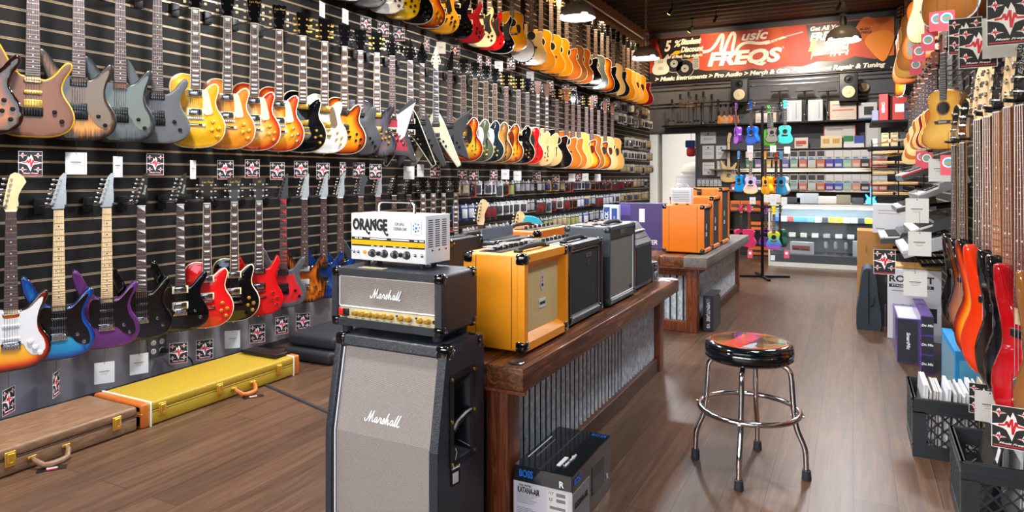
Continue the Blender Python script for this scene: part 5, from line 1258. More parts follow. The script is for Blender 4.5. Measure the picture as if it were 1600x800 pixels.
m.build('crest', [mat('logo_silver', '#cfd2da', .3, .3), redink, mat('navy_ink', '#23284a', .4), mat('gold_ink', '#c89a3a', .4)], g, (.0, .027, 0), smooth=0)
m = MB(); m.prism(rrect(.062, .036, .002, 0, .165), -.003, 0, 0); m.build('name_plate', mat('plate_pale', '#dcdce4', .35), g, (0, .027, 0), smooth=0)
text('ORANGE', .016, ink, g, (0, .0235, .165), width=.054, offset=.0006)
m = MB()
for k in range(26):
    x = -.20 + .016 * k; m.rbox((x, .115 - abs(k - 13) * .0016, .384 + .006 * math.sin(k * 1.7) ** 2), (.022, .05 + .02 * math.sin(k * 2.3), .003), .001, M=Matrix.Rotation(.02 * math.sin(k * 3), 4, 'Y'))
pb = m.build('plastic_bag', mat('crumpled_clear_plastic', '#cfc4bc', .12, coat=1.0), None, (-1.19, 2.52, ZT + .004), (0, 0, PI / 2)); pb['label'] = 'crumpled clear plastic bag lying on top of the bright orange combo amplifier'; pb['category'] = 'plastic bag'
g = combo('black combo amplifier with small badge, second on the bench edge', (-1.118, 2.975, ZT), PI / 2, .44, .355, .26, lev_dark, cloth_k, .035, .022, .016, .012, group='amplifiers along the bench edge', caps=.04, piping=steel, seam=False)
text('BOSS', .026, steel, g, (.045, .010, .30), width=.07, offset=.0008); text('K', .030, steel, g, (.045, .010, .262), offset=.001)
g = combo('tall gunmetal combo amplifier with silver grille, third on the bench edge', (-1.11, 3.505, ZT), PI / 2, .455, .40, .25, lev_gunm, cloth_g, .03, .018, .014, .012, group='amplifiers along the bench edge', caps=.038, capm=mat('gunmetal_cap', '#4a4e56', .3, .6), piping=whitepipe, seam=False)
m = MB(); m.b2((-.20, .004, .352), (.20, .014, .402)); m.build('upper_panel', lev_dark, g, smooth=0); text('BOLT', .032, steel, g, (.01, .002, .378), width=.10, offset=.001)
m = MB(); m.b2((.14, .007, .055), (.185, .011, .070)); m.build('badge', blackg, g, smooth=0)
m = MB()
for k in range(9): m.rbox((-.18 + .04 * k, .12 + .02 * math.sin(k), .419 + .004 * (k % 3)), (.055, .06, .004), .001)
pb = m.build('plastic_bag', MATS['crumpled_clear_plastic'], None, (-1.12, 3.50, ZT + .0005), (0, 0, PI / 2)); tag(pb, 'flattened clear plastic and papers on top of the tall gunmetal amplifier', 'plastic bag')
# fourth: sloping control panel
g = empty('guitar_amplifier', (-1.135, 3.985, ZT), PI / 2, 'dark grey amplifier with sloping knob panel, fourth on the bench edge', 'amplifier', 'amplifiers along the bench edge')
m = MB(); slab_profile(m, -.185, .185, [(0, .014), (0, .27), (.012, .285), (.085, .385), (.10, .39), (.22, .39), (.235, .375), (.235, .014)]); m.build('shell', lev_gunm, g)
m = MB(); m.b2((-.165, -.004, .035), (.165, .001, .255)); m.build('grille_cloth', cloth_k, g, smooth=0)
Mx = Matrix.Translation((0, .048, .335)) @ Matrix.Rotation(-math.atan2(.073, .10), 4, 'X')
m = MB(); m.b2((-.165, -.004, -.045), (.165, .002, .045), M=Mx); pn = m.build('control_panel', blackp, g, smooth=0)
for k in range(8):
    kb = MB(); kb.cyl((-.13 + k * .037, -.004, 0), (-.13 + k * .037, -.018, 0), .009, .007, n=12, M=Mx); kb.build('knob', steel, pn)
m = MB(); m.b2((-.183, -.003, .09), (-.172, .0, .24)); m.build('red_badge', redink, g, smooth=0); feet(g, .37, .235, 0)
# small silver things at the bench end
for (y, x, lb, rz_) in ((4.235, -1.13, 'small silver and black practice amp leaning at the bench end', 80), (4.315, -1.22, 'tiny chrome-fronted amplifier behind the leaning practice amp', 100)):
    s = empty('mini_amplifier', (x, y, ZT + .001), R(rz_), lb, 'amplifier')
    m = MB(); m.rbox((0, .03, .065), (.085, .055, .13), .006); m.build('case', blackp, s)
    m = MB(); ring(m, .084, .125, .010, .012, .006, -.004, .004, .065); m.build('bezel', steel, s)
    for zz, r_ in ((.045, .024), (.10, .016)): m = MB(); m.lathe([(r_, 0), (r_, .006), (r_ * .6, .002), (0, .005)], 18, M=Matrix.Translation((0, -.0, zz)) @ Matrix.Rotation(PI / 2, 4, 'X')); m.build('speaker_cone', chrome, s)
for k, (x, y, a) in enumerate(((-1.09, 4.33, 10), (-1.07, 4.39, 40))):
    m = MB(); m.b2((-.035, -.05, 0), (.035, .05, .0012)); m.b2((-.03, -.045, .0012), (.0, -.02, .0016), 1)
    pp = m.build('paper_leaflet', [cardwhite, redink], None, (x, y, ZT + .0005), (0, 0, R(a)), smooth=0); tag(pp, ['white leaflet lying flat at the end of the amplifier bench', 'second leaflet at the very corner of the amplifier bench'][k], 'leaflet')
# back row of combos, facing the wall
def backrow(label, x, y, w, h, d, shell, extra=None):
    g = combo(label, (x, y, ZT), -PI / 2, w, h, d, shell, cloth_k, group='amplifiers on the wall side of the bench', caps=.04, seam=False); return g
backrow('tall black combo amplifier behind the white mini head, wall side of the bench', -1.76, 2.44, .28, .40, .30, lev_black)
g = backrow('black combo amplifier with raised grey panel, behind the orange combo', -1.76, 2.85, .36, .365, .34, lev_black)
m = MB(); m.b2((-.17, .22, .382), (.15, .226, .43)); m.build('grey_panel', mat('blue_grey_metal', '#8d96a4', .35, .5), g, smooth=0)
backrow('orange combo amplifier standing behind the black badge amplifier', -1.76, 3.42, .50, .375, .30, lev_orange)
# ---- orange speaker cabinets on the second bench
Z2 = .6205
def cabo(label, y, w, h, d, x=-1.10):
    g = combo(label, (x, y, Z2), PI / 2, w, h, d, lev_orange, cloth_k, .03, .02, .018, .010, group='orange cabinets on the second bench', panel_top=False, handle=False, name='speaker_cabinet', cat='speaker cabinet', caps=.04)
    m = MB(); m.prism(circle(0, h * .56, .016, 12, .030), -.003, 0, 0); m.build('crest', MATS['logo_silver'], g, (0, .016, 0), smooth=0)
    m = MB(); m.prism(rrect(.05, .035, .002, 0, h * .40), -.003, 0, 0); m.build('name_plate', MATS['plate_pale'], g, (0, .016, 0), smooth=0); return g
cabo('near orange speaker cabinet with black grille, carrying the small white amp', 5.83, .36, .395, .345)
cabo('middle orange speaker cabinet with black grille on the second bench', 6.24, .38, .455, .38)
cabo('far tallest orange speaker cabinet with black grille on the second bench', 6.72, .44, .525, .42)
g = empty('amplifier', (-1.30, 5.70, Z2 + .411), R(3), 'small pale grey vented amplifier on the near orange cabinet', 'amplifier')
m = MB(); m.rbox((0, .06, .075), (.17, .13, .13), .004); m.build('case', mat('pale_vented', '#d4d6da', .35), g)
for k in range(7): m = MB(); m.b2((-.07, -.006, .03 + k * .014), (.07, -.004, .036 + k * .014)); m.build('vent_slot', mat('vent_grey', '#9a9ca2', .5), g, smooth=0)
feet(g, .17, .12, 0, 0, .008, .012)
m = MB(); m.tube([(-.06, .06, .14), (-.04, .06, .175), (.04, .06, .175), (.06, .06, .14)], .005, 8); m.build('carry_handle', steel, g)
g = empty('headphones', (-1.34, 6.28, Z2 + .475), 0, 'black headphones lying on the middle orange cabinet', 'headphones')
m = MB(); m.tube([(-.08, 0, .02), (-.07, .05, .05), (0, .08, .065), (.07, .05, .05), (.08, 0, .02)], .008, 8); m.build('headband', blackp, g)
for sx in (-1, 1): m = MB(); m.cyl((sx * .095, 0, .032), (sx * .06, 0, .032), .03, n=16); m.build('ear_cup', blackp, g)
# large blue-purple boxed guitar kit behind
def printed_box(name, label, loc, rz, w, d, h, mats, prints=(), cat='box', group=None, tape=None):
    g = empty(name, loc, rz, label, cat, group); m = MB(); m.rbox((0, d / 2, h / 2), (w, d, h), .0025, 0, seg=1); m.build('carton', mats, g, smooth=0)
    e0 = 0
    for kind, *a in prints:
        e0 += .00006
        if kind == 'rect':     # x0,z0,x1,z1,material,face
            x0, za, x1, zb, mm, face = a; m = MB(); e = .0005 + e0
            if face == 'f': m.b2((x0, -e, za), (x1, 0, zb))
            elif face == 'r': m.b2((w / 2, x0, za), (w / 2 + e, x1, zb))
            elif face == 'l': m.b2((-w / 2 - e, x0, za), (-w / 2, x1, zb))
            elif face == 't': m.b2((x0, za, h), (x1, zb, h + e))
            m.build('printed_panel', mm, g, smooth=0)
        elif kind == 'text':
            t, size, mm, face, x, z, kw = a; kw = dict(kw); rot_ = kw.pop('roll', 0)
            if face == 'f': text(t, size, mm, g, (x, -.0010 - e0, z), (0, rot_, 0), **kw)
            elif face == 'r': text(t, size, mm, g, (w / 2 + .0010 + e0, x, z), (0, rot_, PI / 2), **kw)
            elif face == 'l': text(t, size, mm, g, (-w / 2 - .0010 - e0, x, z), (0, rot_, -PI / 2), **kw)
            elif face == 't': text(t, size, mm, g, (x, z, h + .0010 + e0), (-PI / 2, 0, rot_), **kw)
    return g
purp = mat('purple_carton', '#3a2a6e', .35, coat=.3); bluec = mat('blue_carton', '#1c4a9a', .35); whitec = mat('white_carton', '#d8dce4', .45)
printed_box('guitar_kit_box', 'white carton edge with blue upright lettering beside the purple carton', (-1.905, 5.66, Z2), R(4), .14, .06, .40, whitec,
    [('rect', -.065, .02, -.012, .38, bluec, 'f'), ('rect', .005, .18, .055, .37, bluec, 'f'), ('text', 'PLAYER PACK', .045, whiteink, 'f', -.038, .20, dict(roll=-PI / 2, offset=.001)), ('text', 'BASS', .02, whiteink, 'f', .03, .28, dict(roll=-PI / 2))])
printed_box('guitar_kit_box', 'large purple guitar kit carton behind the orange cabinets', (-1.70, 5.90, Z2), R(4), .42, .12, .41, purp,
    [('rect', -.20, .30, -.10, .40, mat('purple_light', '#5a4aa0', .4), 'f'), ('text', 'PLAYER', .055, whiteink, 'f', .05, .06, dict(offset=.001, shear=.2)), ('rect', -.02, .24, .03, .36, whiteink, 'f'), ('text', '15', .06, mat('yellow_ink', '#e0a830', .5), 'f', -.14, .2, {}), ('rect', -.17, .08, -.11, .14, whiteink, 'f')])
# ---- cartons on the floor
dark_carton = mat('black_carton', '#1a2024', .15, coat=.7); slate_c = mat('slate_carton', '#34373f', .4); lav = mat('pale_carton', '#c4c2cc', .4); blueink = mat('cyan_blue_ink', '#1a6ad0', .4)
printed_box('amplifier_box', 'glossy black and white amplifier carton on the floor against the bench', (-.995, 2.19, .0), 0, .23, .42, .215, dark_carton,
    [('rect', -.115, .0, .115, .158, lav, 'f'), ('text', 'BOSS', .036, blueink, 'f', -.065, .188, dict(offset=.001, width=.055)), ('text', 'KATANA-AIR', .030, ink, 'f', -.055, .128, dict(width=.088, offset=.0009)), ('text', 'Guitar Amplifier', .011, ink, 'f', -.068, .147, dict(width=.05)),
     ('rect', .018, .0, .100, .150, cardwhite, 'f'), ('text', '117', .014, ink, 'f', .034, .140, {}), ('text', 'U', .018, ink, 'f', .034, .118, {}), ('rect', .055, .132, .09, .145, grey_t, 'f'), ('rect', .055, .112, .09, .124, grey_t, 'f'), ('rect', .03, .085, .09, .095, grey_t, 'f'), ('rect', .03, .06, .09, .07, grey_t, 'f')]
    + [('rect', -.1, .112 - .006 * k, -.02 - .01 * (k % 3), .1135 - .006 * k, grey_t, 'f') for k in range(14) if k not in (6, 7)] +
    [('rect', .0, .0, .17, .15, mat('grey_carton', '#8a8a92', .35), 'r'), ('text', 'BOSS', .03, blueink, 'r', .05, .185, dict(offset=.001)), ('text', 'KATANA-AIR', .03, ink, 'r', .085, .10, dict(width=.13, offset=.0008)),
     ('rect', .20, .06, .33, .17, slate_c, 'r'), ('rect', .21, .065, .32, .12, mat('amp_picture', '#50545c', .4), 'r'), ('text', 'R', .03, whiteink, 'r', .37, .07, dict(offset=.001)),
     ('text', 'R', .03, whiteink, 'f', .075, .178, dict(offset=.001)), ('text', 'BOSS', .028, blueink, 't', .075, .39, dict(roll=PI / 2 * 0)), ('rect', -.012, .0, -.010, .42, slate_c, 't'), ('rect', -.095, .08, -.093, .30, whiteink, 't'), ('rect', -.07, .10, -.068, .28, mat('grey_dots', '#70767c', .4), 't'), ('text', 'Guitar Amplifier', .018, whiteink, 't', .06, .12, dict(roll=PI / 2)), ('rect', .03, .06, .045, .14, whiteink, 't')])
printed_box('speaker_box', 'slim dark grey carton with white upright lettering, leaning by the second bench', (-1.06, 5.62, .0), 0, .085, .33, .295, slate_c,
    [('text', 'VENTURE', .036, whiteink, 'f', 0, .16, dict(roll=PI / 2, offset=.001)), ('text', 'V3', .034, whiteink, 'f', 0, .045, dict(roll=PI / 2, offset=.001)), ('rect', -.016, .235, .016, .268, grey_t, 'f'), ('rect', .28, .26, .31, .28, cardwhite, 'r')])
# ---- instrument cases by the wall
tweed = mat('yellow_tweed', '#b8961c', .55); nt = tweed.node_tree
mpp = mapping(nt, (1, 1, 1)); nn = noise(nt, mpp, 220, 2); rr2 = ramp(nt, [(.3, '#8c7014'), (.5, '#a8881a'), (.7, '#bc9c26')]); nt.links.new(nn.outputs['Fac'], rr2.inputs[0]); nt.links.new(rr2.outputs[0], nt.nodes['Principled BSDF'].inputs['Base Color']); bump(nt, nn.outputs['Fac'], .3, .001)
browncase = wood('brown_case_vinyl', '#6a4c36', '#8e6a4c', (12, 3, 12), .45, bands=3, dist=2, bmp=.1)
tanlea = mat('tan_leather', '#b8601c', .4, coat=.3)
def latch(p, y, z, x=0):
    l = empty('latch', (x, y, z)); l.parent = p
    m = MB(); m.rbox((.004, 0, 0), (.008, .042, .064), .004); m.rbox((.010, 0, .004), (.012, .028, .044), .004); m.cyl((.012, -.013, .018), (.012, .013, .018), .004, n=10); m.rbox((.012, 0, -.016), (.010, .016, .014), .004)
    inst('latch_plate', m.mesh('latch_plate', [gold]), l)
def ihandle(p, y0, y1, z, mt):
    h_ = empty('case_handle', (0, 0, 0)); h_.parent = p; yc = (y0 + y1) / 2
    m = MB(); m.tube([(.008, y0, z), (.026, y0, z - .010), (.052, y0 + .02, z - .034), (.058, yc - .02, z - .040), (.058, yc + .02, z - .040), (.052, y1 - .02, z - .034), (.026, y1, z - .010), (.008, y1, z)], [.007, .010, .013, .015, .015, .013, .010, .007], 10); inst('grip', m.mesh('grip', [mt]), h_)
    for y in (y0, y1): m = MB(); m.rbox((.006, y, z), (.010, .036, .014), .004); inst('mount', m.mesh('mount', [gold]), h_)
def gcase(label, x1, y0, y1, w, h, body, trim, handle_m, latches, hy, capw=.0, rz=0):
    g = empty('guitar_case', (x1, y0, 0), rz, label, 'guitar case', 'hard guitar cases along the wall'); L = y1 - y0
    m = MB(); m.rbox((-w / 2, L / 2, h * .31), (w, L, h * .58), .012); m.build('base', body, g)
    m = MB(); m.rbox((-w / 2, L / 2, h * .80), (w, L, h * .40), .014); m.build('lid', body, g)
    m = MB(); m.rbox((-w / 2, L / 2, h * .6), (w + .0015, L + .0015, .003), .001); m.build('valance', mat('pale_gold_line', '#c8a848', .4, .3) if trim else mat('brown_seam', '#4a3424', .5), g)
    if trim:
        for a, s_ in ((0, 1), (L, -1)):
            m = MB(); m.rbox((-w / 2, a + s_ * capw / 2, h / 2), (w + .005, capw, h + .005), .014); m.build('leather_end', trim, g)
            m = MB(); m.rbox((-w / 2, a + s_ * (capw + .006), h / 2), (w + .007, .010, h + .007), .004); m.build('stitched_edge', mat('white_stitch', '#e8e0d4', .6), g)
    for y in latches: latch(g, y - y0, h * .60)
    ihandle(g, hy[0] - y0, hy[1] - y0, h * .42, handle_m)
    return g
ly = lambda px: onX(px, -3.19).y
gcase('brown vinyl guitar case on the floor by the wall, brass latches', -3.185, 1.02, ly(214), .40, .122, browncase, None, browncase, [ly(10) + .01, ly(181)], (ly(48), ly(101)))
gcase('yellow tweed guitar case with tan leather ends on the floor', -3.18, ly(219), 3.22, .40, .122, tweed, tanlea, tanlea, [ly(251), ly(341), ly(434)], (ly(363), ly(392)), .045)
for px_, a, lb in ((35, -35, 'small black and red swing tag lying by the brown case handle'), (392, -30, 'small black and red swing tag lying under the yellow case handle')):
    p_ = onX(px_, -3.10); m = MB(); m.b2((-.055, -.022, 0), (.055, .022, .0015), 0); m.b2((-.02, -.014, .0015), (.02, .0, .002), 1); m.b2((-.02, .0, .0015), (.02, .012, .002), 2)
    tt = m.build('swing_tag', [blackp, redink, whiteink], None, (-3.10 if px_ < 100 else -3.08, p_.y if px_ > 100 else 1.68, .001), (0, 0, R(90 + a)), smooth=0); tag(tt, lb, 'tag')
g = empty('keyboard_rest', (-3.38, 3.14, .1265), 0, 'black folding rest lying on the far end of the yellow case', 'stand')
m = MB(); m.rbox((0, -.02, .012), (.30, .10, .018), .005); m.build('plate', blackp, g); m = MB(); m.cyl((-.16, -.07, .012), (.16, -.07, .012), .010, n=12); m.cyl((-.16, .035, .012), (.16, .035, .012), .008, n=12); m.build('roller_bars', blackp, g)
for k, (z_, y_, lb) in enumerate(((0, 3.42, 'black soft instrument case at the bottom behind the yellow case'), (.092, 3.46, 'black soft instrument case stacked on another behind the yellow case'))):
    g = empty('soft_case', (-3.30, y_, z_), R(2), lb, 'case'); m = MB(); m.rbox((-.02, .45, .045), (.42, .90, .088), .03, seg=4); m.build('body', mat('black_nylon', '#1d1f24', .6), g)
    m = MB(); m.tube([(.19, .02, .045), (.193, .3, .045), (.193, .86, .045)], .004, 6); m.build('zip', blackp, g)
m = MB(); m.tube([(-3.2, 2.95, .006), (-2.6, 2.78, .006), (-1.72, 2.55, .006)], .012, 8, M=Matrix.Diagonal((1, 1, .45, 1))); tag(m.build('floor_cable', rubber), 'flat black cable cover crossing the floor from the case to the bench', 'cable')
# ---- wall outlet
p0 = onX(245, XL, 541)
g = empty('wall_outlet', (XL, p0.y, p0.z - .06), 0, 'grey double outlet plate with four round sockets below the guitars', 'outlet')
m = MB(); m.rbox((.003, 0, .06), (.008, .125, .125), .003); m.build('cover_plate', mat('plate_grey', '#55555a', .5), g)
for sy in (-1, 1):
    for sz in (-1, 1):
        m = MB(); m.lathe([(.017, .006), (.017, .011), (.015, .012), (0, .012)], 18, M=Matrix.Translation((0, sy * .028, .06 + sz * .026)) @ Matrix.Rotation(PI / 2, 4, 'Y')); so_ = m.build('socket', whitep, g)
        m = MB(); m.b2((.0118, sy * .028 - .006, .057 + sz * .026), (.0126, sy * .028 - .004, .067 + sz * .026)); m.b2((.0118, sy * .028 + .004, .057 + sz * .026), (.0126, sy * .028 + .006, .067 + sz * .026)); m.build('slots', ink, so_, smooth=0)
g = empty('power_cord', (XL + .03, p0.y + .03, p0.z - .03), 0, 'black power cord plugged into the wall outlet and hanging down', 'cord')
m = MB(); m.cyl((-.018, 0, 0), (.03, .0, 0), .017, .012, n=14); m.build('plug', blackp, g)
m = MB(); m.tube(catmull([(.025, 0, 0), (.07, .05, -.01), (.08, .12, -.07), (.05, .17, -.14), (.03, .17, -p0.z + .04)], 6, closed=False), .005, 8); m.build('cable', blackp, g)
# ---- stool
g = empty('bar_stool', (-.405, 3.065, 0), 0, 'round chrome stool with black glossy padded seat and printed top', 'stool')
seatm = mat('black_vinyl_seat', '#0b1016', .12, coat=1.0)
m = MB(); m.lathe([(0, .478), (.150, .478), (.176, .481), (.183, .490), (.180, .4955), (.184, .500), (.185, .515), (.183, .531), (.179, .534), (.183, .538), (.180, .547), (.168, .555), (.158, .556), (0, .5565)], 64); m.build('seat', seatm, g, smooth=50)
topm = mat('printed_seat_top', '#5a3a20', .12, coat=1.0); nt = topm.node_tree
mpp = mapping(nt, (6, 22, 1), (0, 0, R(25))); nn = noise(nt, mpp, 1.0, 4, .6, 1.0); rr2 = ramp(nt, [(.35, '#160f0c'), (.5, '#4a2c12'), (.62, '#a86a1c'), (.75, '#2a3a30')]); nt.links.new(nn.outputs['Fac'], rr2.inputs[0]); nt.links.new(rr2.outputs[0], nt.nodes['Principled BSDF'].inputs['Base Color'])
m = MB(); m.lathe([(.150, .5563), (.150, .5572), (0, .5578)], 48); tp = m.build('printed_top', topm, g)
m = MB(); m.lathe([(.153, .5562), (.153, .5574), (.149, .5576), (.149, .5562)], 48); m.build('printed_ring', mat('orange_ink', '#d8601c', .2, coat=1), tp)
Mz = Matrix.Rotation(R(-15), 4, 'Z')
def flat(m, pts, z, mi=0, M=None): m.add([(x, y, z) for x, y in pts], [tuple(range(len(pts)))], mi, M)
m = MB(); flat(m, [(-.058, -.136), (.022, -.147), (.022, .147), (-.058, .136)], .5582, 0, Mz)
for k in range(11):
    yy = -.12 + k * .0235; flat(m, [(-.052, yy), (.014 - .02 * (k % 2), yy), (.014 - .02 * (k % 2), yy + .004), (-.052, yy + .004)], .5586, 1, Mz)
flat(m, [(-.01, .09), (.015, .09), (.015, .12), (-.01, .12)], .5587, 1, Mz)
flat(m, [(.026, -.142), (.065, -.130), (.080, -.10), (.060, -.085), (.055, -.05), (.045, -.02), (.036, -.05), (.030, -.08)], .5583, 2, Mz); m.build('print_blocks', [mat('coral_ink', '#e83c20', .2, coat=1), ink, mat('pearl_print', '#b8bcc8', .2, coat=1)], tp, smooth=0)
for k in range(4):
    a = R(-2 + 90 * k); m = MB(); P = [(.05, .468), (.110, .468), (.140, .464), (.163, .448), (.172, .42), (.176, .36), (.184, .26), (.196, .20), (.215, .155), (.226, .12), (.229, .08), (.231, .02)]
    m.tube([(r_ * math.cos(a), r_ * math.sin(a), z) for r_, z in catmull(P, 3, closed=False)], .0115, 14); lg = m.build('leg', chrome, g, smooth=60)
    m = MB(); m.lathe([(.019, 0), (.0195, .004), (.017, .04), (.013, .042), (.012, .03)], 18, M=Matrix.Translation((.231 * math.cos(a), .231 * math.sin(a), 0))); m.build('rubber_tip', mat('dark_tip', '#2a3038', .6), lg)
    m = MB(); m.cyl((.172 * math.cos(a), .172 * math.sin(a), .262), (.222 * math.cos(a), .222 * math.sin(a), .262), .004, n=8); m.cyl((.218 * math.cos(a), .218 * math.sin(a), .262), (.224 * math.cos(a), .224 * math.sin(a), .262), .007, n=12); m.build('bolt', chrome, lg)
m = MB(); m.tube([(.206 * math.cos(k * 2 * PI / 64), .206 * math.sin(k * 2 * PI / 64), .262) for k in range(64)], .0115, 12, closed=True); m.build('foot_ring', chrome, g, smooth=60)
m = MB(); m.lathe([(.0, .470), (.10, .470), (.10, .478), (0, .478)], 24); m.build('mount_plate', steel, g)
# ---- guitars on floor stands behind the bench
for (x, y, zt_, lb) in ((-2.48, 4.35, 1.00, 'natural headed electric guitar standing behind the orange combo'), (-2.31, 4.62, .905, 'second natural headed guitar standing behind the bench, lower')):
    guitar('strat', (x, y, zt_ - .86), R(28), lb, 'guitars standing behind the bench', f_three if y < 4.5 else f_cream, side=side_blk, headm=maple, neck=maple, lod=1, guard='strat', guardm=whitep, pu='single', pucol=whitep, pickups=3, knobs=3)
    g = empty('guitar_stand', (x, y + .03, 0), R(28), 'black floor stand under the ' + lb.split(' standing')[0], 'stand', 'floor stands behind the bench')
    m = MB(); m.cyl((0, .05, .02), (0, .03, .55), .011, n=8); m.build('upright', blackmetal, g)
    for sx in (-1, 1): m = MB(); m.tube([(0, .05, .20), (sx * .16, -.12, .012), (sx * .17, -.14, .012)], .010, 8); m.build('leg', blackmetal, g); m = MB(); m.tube([(0, .05, .13), (sx * .07, .03, .125), (sx * .075, -.05, .125)], .008, 8); m.build('cradle_arm', rubber, g)
    m = MB(); m.cyl((0, .05, .2), (0, .26, .012), .010, n=8); m.build('leg', blackmetal, g)
# ================================================================ BACK OF THE SHOP
def P(px, py, y): return onY(px, y, py)
def rectY(px0, py0, px1, py1, y):      # real size of something seen between two pixels in the plane Y = y
    a = onY(px0, y, py0); b = onY(px1, y, py1); c_ = onY((px0 + px1) / 2, y, py1)
    return (a.x + b.x) / 2, abs(b.x - a.x), c_.z, abs(onY((px0 + px1) / 2, y, py0).z - c_.z)
YW = YB - .003
# chrome slat rails across the back wall
for i, z in enumerate((3.15, 3.07, 2.79, 2.72)):
    m = MB()
    for x0, x1 in ((XL, XR),): m.b2((x0, YB - .014, z - .012), (x1, YB, z + .012))
    tag(m.build('trim_%d' % (i + 2), chrome, smooth=0), kind='structure')
for i, z in enumerate((2.32, 1.80, 1.38, 1.00)):
    m = MB(); m.b2((dx1 + .25, YB - .020, z - .016), (XR, YB, z + .016)); tag(m.build('trim_%d' % (i + 6), chrome, smooth=0), kind='structure')
# banner
bx0, bx1 = onY(1016, YB).x, onY(1397, YB).x; bz0, bz1 = 3.215, 4.185; BW = bx1 - bx0; BH = bz1 - bz0
bn = empty('banner', ((bx0 + bx1) / 2, YB - .035, bz0), 0, 'long red, orange and black vinyl shop banner across the top of the back wall', 'banner')
vin = mat('banner_red', '#a8301c', .5); nt = vin.node_tree
mpp = mapping(nt, (.5, 1, .5)); nn = noise(nt, mpp, 1.3, 3, .5, .5); rr2 = ramp(nt, [(.3, '#8c2418'), (.5, '#b8381c'), (.62, '#e2701c')]); nt.links.new(nn.outputs['Fac'], rr2.inputs[0]); nt.links.new(rr2.outputs[0], nt.nodes['Principled BSDF'].inputs['Base Color'])
vblk = mat('banner_black', '#242328', .3); vor = mat('banner_orange', '#e8781c', .35); vwh = mat('banner_cream_white', '#f2e6d8', .4); vyel = mat('banner_yellow', '#f0b418', .35); vgrey = mat('banner_grey', '#9aa0a0', .4)
def wav(x): return .008 * math.sin(x * 3.1) + .005 * math.sin(x * 7.7 + 1)
m = MB(); nx, nz = 60, 6; vs = []
for i in range(nx + 1):
    for j in range(nz + 1):
        x = -BW / 2 + BW * i / nx; z = BH * j / nz; vs.append((x, wav(x) * (1 - .6 * j / nz), z))
m.add(vs, [(i * (nz + 1) + j, (i + 1) * (nz + 1) + j, (i + 1) * (nz + 1) + j + 1, i * (nz + 1) + j + 1) for i in range(nx) for j in range(nz)])
o = m.build('vinyl_sheet', vin, bn, smooth=60)
yb = -.018
def U(u, v): return (-BW / 2 + BW * u, BH * v)        # u across, v up
def poly(pts, mm, y=yb, name='printed_shape'): m = MB(); m.prism([U(u, v) for u, v in pts], y, y + .0015); return m.build(name, mm, bn, smooth=0)
def btext(s, u, v, size, mm=vwh, y=yb - .003, **k): p = U(u, v); return text(s, size, mm, bn, (p[0], y, p[1]), **k)
edge = [(0, 0), (1, 0), (1, .27), (.93, .22), (.86, .30), (.80, .22), (.72, .25), (.66, .17), (.60, .20), (.52, .14), (.46, .20), (.40, .16), (.34, .22), (.26, .22), (.20, .30), (.12, .22), (.06, .30), (0, .24)]
poly(edge, vblk); poly([(.035, .98), (.235, .98), (.225, .53), (.07, .46)], vblk); poly([(.675, .98), (.88, .98), (.83, .40), (.70, .35), (.69, .6)], vblk)
poly([(.03, .02), (.97, .02), (.97, .035), (.03, .035)], vor)
btext('5', .083, .80, .30, shear=.25, offset=.012, width=.15); btext('%', .128, .84, .19, shear=.25, offset=.006); btext('Student', .190, .865, .15, shear=.25, offset=.011, width=.42)
btext('Discount', .195, .70, .155, shear=.25, offset=.007, width=.46); btext('for all Music Freqs students', .163, .565, .085, shear=.25, offset=.003, width=.72)
poly([(.095, .60), (.12, .69), (.15, .685), (.135, .65), (.155, .655), (.12, .60), (.125, .635)], vyel, yb - .002)
# music M swoosh, plug and FREQS
def stroke(pts, r, mm, name='lettering_swash'):
    m = MB(); c_ = catmull([U(*p) for p in pts], 6, closed=False); L_ = [Vector((x, 0, z)) for x, z in c_]; n = len(L_); vs = []
    for i, p in enumerate(L_):
        t = (L_[min(i + 1, n - 1)] - L_[max(i - 1, 0)]).normalized(); nr = Vector((-t.z, 0, t.x)); rr_ = r if not isinstance(r, tuple) else r[0] + (r[1] - r[0]) * i / (n - 1); vs += [p + nr * rr_ + Vector((0, yb - .0025, 0)), p - nr * rr_ + Vector((0, yb - .0025, 0))]
    m.add(vs, [(2 * i, 2 * i + 2, 2 * i + 3, 2 * i + 1) for i in range(n - 1)]); return m.build(name, mm, bn, smooth=0)
stroke([(.245, .62), (.275, .64), (.30, .74), (.325, .93), (.335, .90), (.325, .62), (.335, .56), (.350, .75), (.372, .95), (.385, .90), (.375, .62), (.382, .52), (.395, .62), (.41, .70), (.44, .74), (.49, .70), (.53, .72)], .030, vwh)
poly([(.50, .69), (.585, .80), (.60, .775), (.515, .66)], vwh, yb - .003); poly([(.585, .80), (.66, .865), (.665, .84), (.595, .775)], vgrey, yb - .003)
for k in range(3): poly([(.535 + .014 * k, .70 + .012 * k), (.54 + .014 * k, .705 + .012 * k), (.535 + .014 * k, .725 + .012 * k), (.53 + .014 * k, .72 + .012 * k)], redink, yb - .0045)
btext('usic', .462, .87, .26, shear=.3, offset=.008, width=.50); btext('FREQS', .415, .43, .36, shear=.22, offset=.018, width=1.42); btext('R', .585, .58, .05)
btext('> Music Instruments > Pro Audio > Merch & Gifts > Instrument Repair & Tuning', .495, .105, .115, shear=.25, offset=.005, width=4.25)
btext('Get All Your', .755, .89, .11, shear=.2, offset=.005, width=.60); btext('FREQ\'N', .765, .73, .2, shear=.2, offset=.009, width=.70); btext('Questions', .79, .59, .10, shear=.2, offset=.004, width=.42); btext('Answered', .785, .485, .12, shear=.2, offset=.006, width=.46); btext('Here!', .80, .38, .13, shear=.2, offset=.007)
poly([(.70, .68), (.718, .70), (.708, .52), (.722, .52), (.692, .28), (.697, .46), (.683, .45)], vyel, yb - .003)
